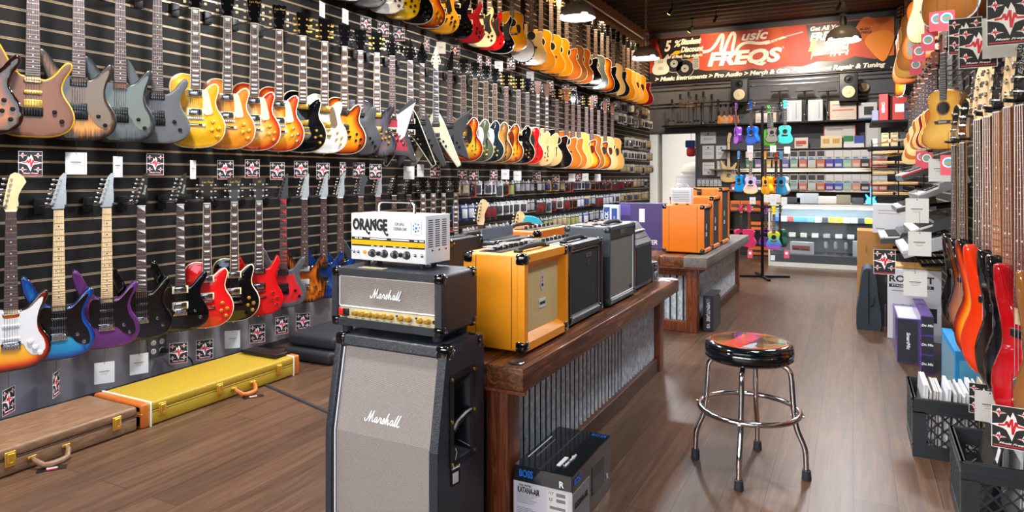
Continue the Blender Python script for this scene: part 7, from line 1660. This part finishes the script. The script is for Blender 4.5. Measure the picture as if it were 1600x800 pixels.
# natural guitar on the back wall by the certificates
p_ = onY(1139, 13.85, 285); s_ = (onY(1139, 13.85, 205).z - p_.z) / .99
guitar('strat', (p_.x, 13.85, p_.z), 0, 'unfinished natural electric guitar hanging beside the certificates', None, f_natp, side=natural_side, s=s_, lod=0, headm=maple, neck=maple, pu='single', pickups=3, knobs=3, board=maple, inl=blackp, guard='strat', guardm=mat('bare_guard', '#cdb88c', .4))
for i in range(6):
    p_ = onY(1092 + i * 6.5, 13.9, 291); o = inst('accessory_packet', packet_mesh('#c8c8cc', 1), None, (p_.x, 13.9, p_.z), scale=(.5, 1, .9)); tag(o, 'small pale packet under the certificates, ' + ['first', 'second', 'third', 'fourth', 'fifth', 'sixth'][i] + ' from the doorway', 'packet', 'packets under the certificates')
# ---------------------------------------------------------------- pegs of accessories on the left wall
def acc_mesh(k):
    key = ('acc', k)
    if key in _G: return _G[key]
    C1 = ['#1a1a1e', '#8c2420', '#a8a8ac', '#a87c24', '#1c3c78', '#2c2d31', '#6c665c', '#7a3418', '#2c4a38', '#c8c8c8'][k % 10]; C2 = ['#8c8c90', '#26262a', '#3c3e44', '#2a406c', '#b8b8bc', '#6a2020', '#a89878', '#181a1c', '#8c8a50', '#3a3c44'][k % 10]
    h_ = .15 + .02 * (k % 3); w_ = .085 + .012 * (k % 2); m = MB()
    m.b2((-w_ / 2, 0, -h_), (w_ / 2, .0015, 0), 0); m.rbox((0, -.010, -h_ * .58), (w_ * .72, .020, h_ * .6), .006, 1, seg=2); m.b2((-w_ * .4, -.001, -h_ * .2), (w_ * .4, 0, -h_ * .06), 2)
    _G[key] = m.mesh('packet', [boxc(C1), mat('blister_' + C2.strip('#'), C2, .15, coat=.8), mat('header_pale', '#b8b8ba', .5)], 30); return _G[key]
cnm = ['black', 'red', 'silver', 'amber', 'blue', 'charcoal', 'grey brown', 'rust', 'green', 'white']
accrows = [(1.22, 5.95, 13.3, 'first'), (.97, 5.95, 13.3, 'second'), (.72, 6.1, 13.3, 'third'), (.47, 6.4, 13.3, 'fourth'), (1.50, 11.6, 13.7, 'fifth'), (1.75, 11.7, 13.7, 'sixth'), (2.0, 11.9, 13.7, 'seventh'), (2.40, 10.9, 13.6, 'eighth'), (2.62, 11.4, 13.6, 'ninth')]
rnd = random.Random(11)
for z_, y0, y1, nm in accrows:
    if z_ < 1.3:
        g = empty('peg_rail', (XL + .006, y0, z_ + .02), 0, 'black peg rail of the ' + nm + ' accessory row on the left wall', 'rail', 'peg rails on the left wall')
        m = MB(); m.b2((0, 0, -.012), (.012, y1 - y0, .012)); m.build('rail', blackmetal, g, smooth=0)
    y = y0 + .05; far = z_ > 1.3; row_k = rnd.randint(0, 9); cnt = 0; run = 0
    while y < y1 - .05:
        if run == 0: row_k = rnd.choice([0, 0, 1, 2, 3, 4, 5, 5, 6, 7, 8, 9, 9]) if not far else rnd.choice([9, 2, 9, 6]); run = rnd.randint(1, 3)
        run -= 1
        dx_ = .13 + .05 * rnd.random()
        o = inst('accessory_packet', acc_mesh(row_k), None, (XL + dx_, y, z_ + .0), (0, 0, R(38 + rnd.uniform(-12, 12)))); tag(o, cnm[row_k] + ' accessory packet hanging on the ' + nm + ' peg row of the left wall', 'packet', 'accessory packets on the left wall, ' + nm + ' row, ' + cnm[row_k])
        pg = _G.get('peg')
        if not pg: m = MB(); m.cyl((-.20, 0, 0), (.02, 0, 0), .003, n=6); m.b2((.016, -.012, -.008), (.018, .012, .014), 1); pg = _G['peg'] = m.mesh('peg', [steel, cardwhite], 0)
        inst('peg', pg, o, (0, -.0, -.006), (0, 0, -R(38)))
        y += .135 + rnd.random() * .05; cnt += 1
# turquoise shell on a low table behind the amplifiers
g = empty('low_table', (-3.0, 6.35, 0), 0, 'small black table behind the amplifiers under the turquoise shell', 'table')
m = MB(); m.b2((-.3, -.25, .58), (.3, .25, .61)); m.build('top', blackp, g, smooth=0)
for sx in (-1, 1):
    for sy in (-1, 1): m = MB(); m.cyl((sx * .27, sy * .22, 0), (sx * .27, sy * .22, .58), .015, n=10); m.build('leg', blackmetal, g)
g = empty('turquoise_shell', (-2.98, 6.3, .611), R(25), 'bright turquoise moulded plastic shell standing behind the amplifiers', 'plastic shell')
m = MB(); pts = catmull([(-.12, .02), (.14, .0), (.16, .05), (.12, .16), (.04, .235), (-.08, .25), (-.16, .24), (-.12, .12)], 4); m.prism(pts, -.10, .10, 0); sh_ = m.build('shell', mat('turquoise_plastic', '#28b4cc', .25, coat=.5), g); bvm = sh_.modifiers.new('soft', 'BEVEL'); bvm.width = .03; bvm.segments = 4; bvm.limit_method = 'ANGLE'
m = MB(); m.rbox((.16, 0, .02), (.34, .14, .035), .012); m.build('yellow_tray', mat('tray_yellow', '#e8a81c', .4), g)
# ================================================================ RIGHT WALL
XI = .50
def hang_right(px, kind, f, lb, nutz, X=.50, al=30, s=1.0, grp='guitars on the right wall', cat='guitar', name='acoustic_guitar', y=None, short=None, hook=True, **o):
    Y = onX(px, X).y if y is None else y; L = K[kind]['L'] * s
    o.setdefault('lod', 2 if Y < 5 else 1)
    g = guitar(kind, (X, Y, nutz - L), -R(90 - al), lb, grp, f, s=s, name=name, cat=cat, **o)
    if hook: hanger(X, Y, nutz + .012, -R(90 - al), short or lb.split(',')[0].split(' with ')[0], -1, group='hooks on the right wall', yo=geo(K[kind])[1] * s + .008)
    return g
# upper acoustics (only their lower bodies reach into view)
for px, kd, f, sd, n_, zb_u, al in ((1413, 'cutaway', f_tobacco, side_blk, 'dark sunburst cutaway acoustic guitar, farthest of the upper right row', 2.20, 12), (1424, 'dread', f_orangew, cedar_side, 'amber acoustic guitar, second farthest of the upper right row', 2.22, 36), (1430, 'dread', f_nat, natural_side, 'honey acoustic guitar, third farthest of the upper right row', 2.22, 40),
    (1437, 'dread', f_walnut, natural_side, 'yellow amber acoustic guitar, fourth farthest of the upper right row', 2.22, 42), (1446, 'classical', f_orangew, cedar_side, 'reddish brown acoustic guitar, middle of the upper right row', 2.23, 40),
    (1462, 'dread', f_natp, cedar_side, 'pale topped brown acoustic guitar in the upper right row', 2.24, 40), (1496, 'dread', f_walnut, cedar_side, 'large mahogany acoustic guitar with white edge, nearest of the upper right row', 2.135, 38)):
    hang_right(px, kd, f, n_, zb_u + K[kd]['L'] * 1.05, X=.53, al=al, s=1.05, side=sd, bind=bindw if sd is side_blk or 'large' in n_ else sd, headm=blackg, hw=gold, ring=bindc, short=n_.split(' acoustic')[0] + ' guitar, upper right row')
# small-bodied guitars and ukuleles
hang_right(1480, 'parlour', B('koa_top', [(0, '#b8802c'), (.5, '#cf9a3c'), (1, '#dcae50')], .15, .8, grain=1.0), 'amber striped small-bodied guitar at the front of the right wall small instruments', 2.005, X=.50, al=48, s=.735, side=natural_side, bind=cedar_side, short='amber striped small-bodied guitar', headm=brwood_head, board=ebony, ring=cedar_side, grp='small instruments on the right wall', hw=steel, tunm=whitep)
f_yel2 = f_amber
for px, f, n_, al, s in ((1467, f_orangew, 'reddish ukulele just behind the striped small guitar', 45, 1.15), (1461, u_yel, 'black and yellow edged ukulele', 45, 1.12), (1455, f_dred, 'red edged ukulele', 45, 1.12), (1449, f_nat, 'honey ukulele', 45, 1.1), (1443, f_walnut, 'walnut ukulele', 45, 1.1), (1437, f_natp, 'pale ukulele with brown sides', 45, 1.1), (1432, f_orangew, 'brown ukulele near the far end', 42, 1.1), (1427, f_natp, 'cream ukulele at the far end', 42, 1.1)):
    Y = onX(px, .52).y; nz = 1.27 + (276 - (60 + (1480 - px) * 2.15)) / 1045 * (Y / 1.16)
    hang_right(px, 'uke', f, n_ + ' of the right wall row', min(2.0, nz), X=.52, al=al, s=s, side=side_mah if px % 2 else natural_side, bind=bindc, headm=brwood_head, name='ukulele', cat='ukulele', grp='small instruments on the right wall', hw=steel, tunm=blackp, short=' '.join(n_.split()[:6]))
# basses and guitars, nearest group
padauk = wood('orange_board', '#a05a30', '#b8703c', (40, 40, 4), .5, bands=3)
bs = dict(name='bass_guitar', cat='bass guitar', grp='basses on the right wall', headm=maple, neck=maple)
def bass(Y, X, nz, f, lb, al, s=1.0, **o):
    kw = dict(bs); kw.update(o); hang_right(0, 'bass', f, lb, nz, X=X, al=al, s=s, y=Y, hook=True, short=lb.split(',')[0].split(' with ')[0].split(' cut by')[0], **kw)
bass(4.10, .49, 1.43, f_black, 'black bass guitar, farthest of the hanging basses', 20, s=.92, side=side_blk, headm=blackg)
bass(3.80, .49, 1.43, f_brdark, 'brown burst bass guitar behind the sunburst one', 22, s=.92, side=side_blk, headm=blackg)
bass(3.36, .49, 1.505, f_three, 'sunburst bass guitar with black edge hanging over the crates', 28, side=side_blk, bind=None)
bass(3.14, .49, 1.50, f_orred, 'orange red bass guitar beside the sunburst one', 28, side=f_orred, board=mat('brown_board', '#7a4a34', .5))
bass(2.93, .49, 1.50, f_black, 'glossy black bass guitar in front of the orange red one', 20, side=side_blk, board=padauk, headm=blackg)
bass(2.74, .49, 1.50, f_black, 'second glossy black bass guitar, next to the deep red one', 20, side=side_blk, board=mat('red_brown_board', '#8a4c30', .5), headm=maple)
bass(2.56, .49, 1.49, f_redg, 'deep red glossy bass guitar with dotted neck', 22, side=f_redg, board=mat('dark_red_board', '#6a3024', .5), headm=blackg, logo=None)
EP = ALLG[-1][0]; text('Epiphone', .030, mat('silver_logo', '#d0d0d0', .3, .6), EP, (.012, geo(K['bass'])[1] + .0032, 1.02 + .15), (0, R(-75), 0), name='headstock_lettering', shear=.2)
bass(2.38, .50, 1.49, f_walnut, 'brown wooden bass guitar cut by the right edge of the frame', 14, side=f_walnut, headm=blackg)
# tags on the right
def big_tag(px, py, X, white, lb, s=1.1, rz=5, drop=.10):
    p = onX(px, X, py); price_tag((p.x, p.y, p.z + drop), R(rz) + math.atan2(-p.x, p.y), drop, white, lb, 'price tags on the right wall', s=s)
big_tag(1508, 28, .40, False, 'black patterned price tag at the upper right, left of the pair', 1.2)
big_tag(1528, 42, .36, False, 'black patterned price tag at the upper right, overlapping its neighbour', 1.1)
big_tag(1567, 26, .42, True, 'large white price tag at the upper right', 1.15)
big_tag(1578, -6, .38, False, 'largest black patterned price tag at the top right edge', 1.1)
big_tag(1468, 248, .47, True, 'white price tag below the striped small guitar', 1.25)
big_tag(1433, 310, .30, True, 'white price tag hanging in front of the middle keyboard', 1.15)
big_tag(1437, 362, .30, True, 'white price tag hanging in front of the lowest keyboard', 1.1)
big_tag(1430, 424, .30, True, 'white price tag in front of the white stand carton', 1.2)
big_tag(1382, 390, .17, False, 'black patterned price tag above the black guitar bag', 1.25)
big_tag(1430, 62, .42, True, 'white price tag among the ukulele headstocks', 1.1)
big_tag(1547, 612, .42, True, 'white price tag hanging over the crates', .95)
big_tag(1581, 636, .42, False, 'black patterned price tag hanging over the records at the frame edge', 1.05)
big_tag(1536, 600, .46, False, 'black patterned price tag half behind the white one over the crates', 1.0)
def pink_tag(px, py, X, lb, s=1.0):
    if 'pink' not in _G:
        m = MB(); m.prism(rrect(.062, .092, .005, 0, -.046), 0, .001, 0); m.prism(circle(0, -.034, .024, 20), -.0006, 0, 1); m.prism(circle(0, -.034, .018, 16), -.0010, -.0006, 2); m.b2((-.014, -.0014, -.040), (.014, -.001, -.032), 3); m.b2((-.02, -.0006, -.075), (.02, 0, -.070), 0)
        c_ = m.mesh('card', [pinkcard, whiteink, boxc('#4aa8b8'), boxc('#d88a28')], 0); m = MB(); m.cyl((0, 0, 0), (0, 0, .10), .001, n=5); _G['pink'] = (c_, m.mesh('hanging_string', blackp))
    p = onX(px, X, py); g = empty('price_tag', p, math.atan2(-p.x, p.y), lb, 'price tag', 'pink round-logo tags on the right wall'); g.scale = (s, s, s)
    inst('card', _G['pink'][0], g); inst('hanging_string', _G['pink'][1], g)
for px, py, X, w_ in ((1464, 18, .40, 'nearest upper'), (1479, 16, .43, 'upper, tucked behind'), (1455, 30, .42, 'second upper'), (1450, 52, .40, 'left upper'), (1431, 92, .38, 'lower left'), (1436, 70, .37, 'pick-shaped print'), (1482, 242, .44, 'right lower'), (1448, 238, .44, 'middle lower'), (1440, 236, .42, 'left lower')):
    pink_tag(px, py, X, 'pink card with round logo, ' + w_ + ' of the pink cards on the right wall', 1.15)
# keyboards on wall brackets, long axis along the wall
def keyboard(px, py, Y, w, d, th, tilt, shellc, lb, accent=None):
    p = onY(px, Y, py); g = empty('keyboard', (p.x, Y, p.z), 0, lb, 'keyboard', 'keyboards on the right wall', ry=-R(tilt))
    sm_ = mat('kb_' + shellc.strip('#'), shellc, .35, coat=.2)
    m = MB(); slab = [(0, 0), (0, th * .45), (d * .42, th * .55), (d * .48, th), (d, th * 1.05), (d, 0)]; n = len(slab)
    m.add([(x, 0, z) for x, z in slab] + [(x, w, z) for x, z in slab], [tuple(range(n)), tuple(reversed(range(n, 2 * n)))] + [((k + 1) % n, k, n + k, n + (k + 1) % n) for k in range(n)]); m.build('case', sm_, g, smooth=0)
    kw = MB(); nk = int((w - .08) / .0235)
    for k in range(nk): kw.box((.07 * d / .3, .04 + (k + .5) * .0235, th * .52 + .006), (.13 * d / .3, .0222, .012))
    kw.build('white_keys', whitep, g, smooth=0)
    kb = MB()
    for k in range(nk):
        if k % 7 not in (2, 6): kb.box((.095 * d / .3, .04 + (k + 1) * .0235, th * .52 + .016), (.08 * d / .3, .012, .010))
    kb.build('black_keys', blackp, g, smooth=0)
    m = MB(); m.b2((d * .60, w * .38, th * 1.03), (d * .88, w * .62, th * 1.03 + .004)); m.build('display', blackg, g, smooth=0)
    for k in range(6): m = MB(); m.cyl((d * .74, w * (.1 + .04 * k), th), (d * .74, w * (.1 + .04 * k), th * 1.03 + .015), .010, n=10); m.build('knob', blackp, g)
    if accent: m = MB(); m.b2((0, -.002, th * .45), (d, .004, th * .60)); m.build('accent_stripe', accent, g, smooth=0)
    b = empty('keyboard_bracket', (XR, Y + .2, p.z + d * math.sin(R(tilt)) * .5 - .085), 0, 'black wall bracket under the ' + lb.split(',')[0], 'bracket', 'brackets under the keyboards')
    for dy in (0, .45): m = MB(); m.cyl((0, dy, 0), (-(XR - p.x - d * .35), dy, -d * math.sin(R(tilt)) * .2 - .01), .012, n=8); m.build('arm', blackmetal, b); m = MB(); m.b2((-.012, dy - .02, -.12), (0, dy + .02, .12)); m.build('wall_plate', blackmetal, b, smooth=0)
    return g
keyboard(1412, 283, 6.0, .95, .34, .075, 22, '#2c2d31', 'black keyboard with red stripe, topmost of the keyboard rack', redink)
keyboard(1437, 314, 5.6, .95, .34, .065, 24, '#77797e', 'black keyboard with pale front edge, second of the keyboard rack')
keyboard(1402, 333, 6.5, .9, .30, .07, 14, '#26272a', 'small black keyboard with pale end, far middle of the keyboard rack')
keyboard(1427, 372, 5.6, .95, .34, .075, 20, '#2e2f33', 'wide dark keyboard, fourth down on the keyboard rack')
keyboard(1376, 381, 6.9, .9, .36, .09, 4, '#3a3c40', 'flat dark grey stage keyboard farthest down the aisle')
keyboard(1413, 404, 5.5, .95, .34, .08, 18, '#a8aab0', 'silver white keyboard, lowest of the keyboard rack')
# cartons and bags under the keyboards
pale = boxc('#d2d2d8')
printed_box('stand_carton', 'tall white keyboard stand carton with bold black lettering', (.42, 6.02, 0), R(-6), .36, .33, .55, pale,
    [('text', 'ROCKET', .07, ink, 'f', -.02, .47, dict(offset=.002, width=.30)), ('rect', -.17, .405, .13, .43, ink, 'f'), ('text', 'STAGE AND STUDIO', .02, whiteink, 'f', -.02, .4175, dict(width=.26)), ('rect', -.15, .375, .08, .382, grey_t, 'f'), ('text', 'Great Music Studio', .022, ink, 'f', -.06, .27, {}), ('rect', .08, .15, .15, .26, ink, 'f'), ('text', 'ROCKET', .05, ink, 'l', -.14, .47, {}), ('rect', -.24, .1, -.20, .3, grey_t, 'l')])
m = MB(); m.v = []; m.rbox((0, .16, .01), (.34, .30, .02), .006); tag(m.build('kraft_paper', boxc('#b88a48'), None, (.44, 6.03, .5515)), 'brown kraft sheets lying on the white stand carton', 'paper')
def gigbag(x, y, w, d, h, lb, c='#23282e', rz=0, lean=0):
    g = empty('guitar_bag', (x, y, 0), rz, lb, 'bag', None, rx=lean); m = MB(); pts = catmull([(-w / 2, 0), (0, -.0), (w / 2, 0), (w * .5, h * .35), (w * .40, h * .55), (w * .34, h * .8), (w * .2, h), (-w * .2, h), (-w * .34, h * .8), (-w * .40, h * .55), (-w * .5, h * .35)], 3); m.prism(pts, 0, d, 0); b_ = m.build('body', mat('bag_' + c.strip('#'), c, .6), g); bv = b_.modifiers.new('soft', 'BEVEL'); bv.width = .02; bv.segments = 3; bv.limit_method = 'ANGLE'
    m = MB(); m.tube([(0, -.004, h * .98), (0, -.004, h * .1)], .005, 6); m.build('zip', blackp, g); m = MB(); m.tube([(w * .1, -.002, h * .6), (w * .2, -.03, h * .55), (w * .2, -.03, h * .45), (w * .1, -.002, h * .4)], .008, 6); m.build('handle', rubber, g)
gigbag(.115, 6.26, .17, .35, .50, 'dark blue-black guitar bag standing by the aisle before the bass drum carton', '#1e2a34')
gigbag(.27, 6.50, .32, .25, .60, 'soft black bag behind the white stand carton', '#17181a')
kraft = boxc('#b07a3c')
printed_box('drum_carton', 'brown cardboard bass drum carton, lower of two by the aisle', (.22, 8.18, 0), 0, .36, .42, .285, kraft, [('text', 'BASS DRUM', .034, ink, 'f', -.12, .14, dict(roll=-PI / 2, offset=.001, width=.23)), ('rect', .05, .05, .12, .1, boxc('#8a5a28'), 'f')])
printed_box('drum_carton', 'brown cardboard carton with small print, upper of two by the aisle', (.23, 8.18, .2858), 0, .38, .42, .40, kraft, [('rect', .06, .30, .12, .35, boxc('#8a5a28'), 'f'), ('text', 'DRUM', .03, boxc('#7a4c20'), 'f', -.10, .2, dict(roll=-PI / 2))])
printed_box('music_carton', 'pale printed carton standing left of the dark stage keyboard', (.33, 7.9, .6865), R(-8), .30, .2, .30, pale, [('rect', -.1, .2, .1, .205, grey_t, 'f'), ('rect', -.1, .23, .06, .236, grey_t, 'f'), ('rect', -.12, .04, -.04, .05, grey_t, 'f')])
vio = mat('violet_carton', '#5a3a8a', .3, coat=.4); dkp = boxc('#23262e')
def slimbox(x, y, z, w, d, h, lb, txt):
    return printed_box('microphone_carton', lb, (x, y, z), 0, w, d, h, vio, [('rect', -w / 2 + .004, .006, w / 2 - .004, h - .006, dkp, 'f'), ('text', txt, min(.03, w * .3), whiteink, 'f', 0, h * .5, dict(roll=PI / 2 if h > .2 else 0, offset=.0008, shear=.2)), ('rect', -w / 2 + .01, .02, w / 2 - .01, d * .9, boxc('#b8b8c0') if h > .2 else vio, 't')], group='violet microphone cartons')
slimbox(.335, 5.29, 0, .135, .55, .30, 'tall violet and black carton with pale lid beside the violet stack', 'SmartMic')
for k in range(3): slimbox(.425, 5.05, k * .1245, .072 + .0, .70, .123, 'slim violet carton, ' + ['bottom', 'middle', 'top'][k] + ' of the stack of three', 'Do Mic')
printed_box('toy_carton', 'bright blue carton with clear side and red letters behind the crates', (.59, 4.30, 0), 0, .20, .62, .33, boxc('#1c8ac8'), [('rect', .03, .04, .58, .29, boxc('#6a8ca0'), 'l'), ('text', 'LET', .07, boxc('#d8382c'), 't', .0, .16, dict(offset=.002)), ('text', 'IT BE', .045, whiteink, 't', .0, .40, {}), ('rect', -.08, .05, .08, .28, boxc('#5aa8d0'), 'f')])
# crates
crm = mat('crate_plastic', '#23292e', .4)
def crate(x, y, w, d, h, lb, rz=0):
    g = empty('milk_crate', (x, y, 0), rz, lb, 'crate', 'black milk crates'); t = .008
    def panel(ax, c, a0, a1, name='side_panel'):
        m = MB()
        def bx(a, b, z0, z1, th=t):
            if ax == 'y': m.b2((a, c - th / 2, z0), (b, c + th / 2, z1))
            else: m.b2((c - th / 2, a, z0), (c + th / 2, b, z1))
        bx(a0, a1, 0, .055); bx(a0, a1, h - .065, h); bx(a0, a1, h - .012, h, .018); bx(a0, a1, h - .045, h - .040, .014); bx(a0, a1, .05, .056, .014); bx(a0, a0 + .05, .05, h - .06); bx(a1 - .05, a1, .05, h - .06)
        L_ = a1 - a0 - .08; nn_ = 6; zz0, zz1 = .05, h - .06
        for k in range(-3, nn_ + 1):
            for sg in (1, -1):
                u0 = k / nn_ * L_; du = (zz1 - zz0)
                p0 = [u0, zz0]; p1 = [u0 + du, zz1]
                if p0[0] < 0: p0 = [0, zz0 - u0]
                if p1[0] > L_: p1 = [L_, zz0 + (L_ - u0)]
                if p0[1] >= p1[1] or p0[0] >= L_: continue
                if sg < 0: p0 = [L_ - p0[0], p0[1]]; p1 = [L_ - p1[0], p1[1]]
                q0 = a0 + .04 + p0[0]; q1 = a0 + .04 + p1[0]
                a = (q0, c, p0[1]) if ax == 'y' else (c, q0, p0[1]); b = (q1, c, p1[1]) if ax == 'y' else (c, q1, p1[1]); m.cyl(a, b, .0042, n=5)
        m.build(name, crm, g, smooth=0)
    panel('y', 0, 0, w); panel('y', d, 0, w); panel('x', 0, 0, d); panel('x', w, 0, d)
    m = MB(); m.b2((0, 0, .0), (w, d, .008)); m.build('floor_grid', crm, g, smooth=0)
    return g
cA = (.245, 3.54, .40, .36, .265); cB = (.345, 2.83, .38, .38, .265)
crate(*cA, 'black milk crate of songbooks on the floor, the farther of the two'); crate(*cB, 'black milk crate of records at the right edge, the nearer of the two', R(-1))
rnd = random.Random(5)
tw = ['white', 'cream', 'pale grey', 'buff', 'greenish', 'pinkish']
tcol = ['#dcdce0', '#cfc4ac', '#b8b8bc', '#c8a878', '#5a7a6c', '#c8b0a8']
x = cA[0] + .025; i = 0
while x < cA[0] + cA[2] - .03:
    th_ = rnd.uniform(.006, .014); k = rnd.choice([0, 0, 0, 0, 1, 2, 2, 3, 4, 5]); h_ = rnd.uniform(.27, .305) + (.03 if k == 3 else 0); m = MB()
    m.b2((0, 0, 0), (.001, .24, h_), 0); m.b2((th_ - .001, 0, 0), (th_, .24, h_), 0); m.b2((.001, .002, .001), (th_ - .001, .238, h_ - .002), 1)
    o = m.build('songbook', [boxc(tcol[k]), cardwhite], None, (x, cA[1] + .03 + rnd.uniform(0, .05), .012), (0, R(rnd.uniform(1, 4)), 0), smooth=0)
    tag(o, tw[k] + ' covered songbook standing among the books in the farther milk crate', 'book', 'songbooks in the farther crate, ' + tw[k]); x += th_ + .0055; i += 1
x = cB[0] + .09; rc = ['#1c1c20', '#e0e0e0', '#2c3c34', '#28282c', '#c8c8c8', '#a86a3c', '#3a2420', '#d8d4c8', '#1c5a3c']; rn_ = ['black', 'white', 'dark green', 'charcoal', 'silver', 'brown', 'maroon', 'ivory', 'bottle green']
g0 = True
while x < cB[0] + cB[2] - .02:
    k = rnd.randint(0, 8); m = MB(); m.b2((0, 0, 0), (.0045, .312, .312), 0); m.b2((-.0004, .05, .05), (0, .26, .26), 1) if g0 else None
    if g0: m.b2((-.0006, .01, .25), (-.0002, .05, .30), 2)
    o = m.build('record_sleeve', [boxc('#26231f') if g0 else boxc(rc[k]), boxc('#34302c'), cardwhite], None, (x if not g0 else x - .035, cB[1] + .03, .014 if not g0 else .016), (0, R(2) if not g0 else R(12), 0), smooth=0)
    tag(o, 'dark record sleeve with small white sticker, leaning at the front of the nearer crate' if g0 else rn_[k] + ' record sleeve in the row filling the nearer milk crate', 'record', None if g0 else 'record sleeves in the nearer crate, ' + rn_[k]); x += .0085 if not g0 else .075; g0 = False
# drumsticks, cymbals and boxes at the far end of the right wall
g = empty('drumstick_rack', (.38, 9.6, 1.02), 0, 'black wire rack of drumsticks on the right wall behind the keyboards', 'rack')
for k in range(5): m = MB(); m.b2((-.17, 0, k * .13), (.40, .25, k * .13 + .012)); m.build('tray', blackp, g, smooth=0)
for xx in (-.17, .12, .39): m = MB(); m.cyl((xx, 0, -.1), (xx, 0, .72), .007, n=6); m.build('upright', blackmetal, g)
for k in range(5):
    for j in range(2):
        s = empty('drumstick_bundle', (.40 + j * .26 - .16, 9.46, 1.036 + k * .13), R(rnd.uniform(-6, 6)), 'bundle of tan drumsticks, %s tray from the bottom, %s side' % (['first', 'second', 'third', 'fourth', 'fifth'][k], ['left', 'right'][j]), 'drumsticks', 'drumsticks in the rack')
        for q in range(7): m = MB(); r_ = .008; yy = .012 * (q % 4) + .15; zz = .012 + .018 * (q // 4); m.cyl((0, yy + q * .001, zz), (.22, yy, zz), r_, n=8); m.cyl((-.03, yy + q * .001, zz), (0, yy + q * .001, zz), .004, r_, n=8); m.build('drumstick', boxc(['#c89a5c', '#d8b078', '#b8844c'][q % 3]), s)
for i, (px, py, a, lb) in enumerate(((1385, 222, 8, 'upper'), (1388, 243, 5, 'lower'))):
    p_ = onY(px, 8.9, py); m = MB(); m.lathe([(0, .03), (.03, .03), (.04, .016), (.10, .008), (.20, 0), (.20, -.001), (.10, .006), (.04, .014), (0, .027)], 40); o = m.build('cymbal', mat('bronze_cymbal', '#b8904c', .3, .9), None, (p_.x + .04, 8.9, p_.z), (R(4), -R(a), 0)); tag(o, lb + ' bronze cymbal seen edge-on beside the drumstick rack', 'cymbal')
    m = MB(); m.cyl((p_.x + .04, 8.9, p_.z + .025), (XR, 8.9, p_.z + .025), .008, n=8); tag(m.build('wall_bracket', steel), 'steel wall arm holding the ' + lb + ' bronze cymbal', 'bracket')
shelf('wall_shelf', .20, XR - .01, 9.6, 10.6, 1.98, 'small black shelf of red boxes at the far end of the right wall')
printed_box('product_box', 'bright red upright box with white lettering on the far right shelf', (.34, 9.62, 1.9805), R(-8), .10, .3, .33, boxc('#c82c24'), [('text', 'REMO', .05, whiteink, 'f', 0, .16, dict(roll=-PI / 2, offset=.001))])
printed_box('product_box', 'second red box behind the ukuleles on the far right shelf', (.52, 9.65, 1.9805), 0, .16, .3, .30, boxc('#a82a24'), [('rect', -.05, .1, .05, .2, whiteink, 'f')])
for i, (x_, h_, c_, n_) in enumerate(((.25, .13, '#8c8ca8', 'lilac'), (.24, .10, '#c8c8cc', 'pale'), (.60, .22, '#34343a', 'charcoal'))): printed_box('product_box', n_ + ' small box at the end of the right wall shelves', (x_ if i != 1 else .24, 9.64, 1.9805 if i != 1 else 1.65), 0, .07, .2, h_, boxc(c_))
shelf('wall_shelf', .18, XR - .01, 9.6, 10.6, 1.65, 'lower small black shelf at the far end of the right wall')
for i in range(4): printed_box('product_box', 'grid-fronted tan box, ' + ['first', 'second', 'third', 'fourth'][i] + ' on the lower far right shelf', (.36 + i * .10, 9.63, 1.6505), 0, .08, .2, .17, boxc(['#c8b48c', '#b8a47c', '#3a3630', '#a89468'][i]), [('rect', -.03, .05 * k, .03, .05 * k + .008, ink, 'f') for k in range(1, 4)], group='boxes on the far right shelf')
# ================================================================ CAMERA / WORLD
cam = bpy.data.cameras.new('camera'); co = bpy.data.objects.new('camera', cam); C.objects.link(co)
co.location = (0, 0, CAMH); co.rotation_euler = (PI / 2, 0, TH)
cam.sensor_fit = 'HORIZONTAL'; cam.sensor_width = 36.0; cam.lens = 36.0 * FPX / 1600.0
cam.shift_y = -(400 - HZ) / 1600.0
cam.clip_start = 0.05; cam.clip_end = 200
bpy.context.scene.camera = co
sc = bpy.context.scene
sc.view_settings.view_transform = 'Standard'; sc.view_settings.look = 'None'; sc.view_settings.gamma = 1.0
sc.view_settings.use_curve_mapping = False
sc.view_settings.exposure = 0.32
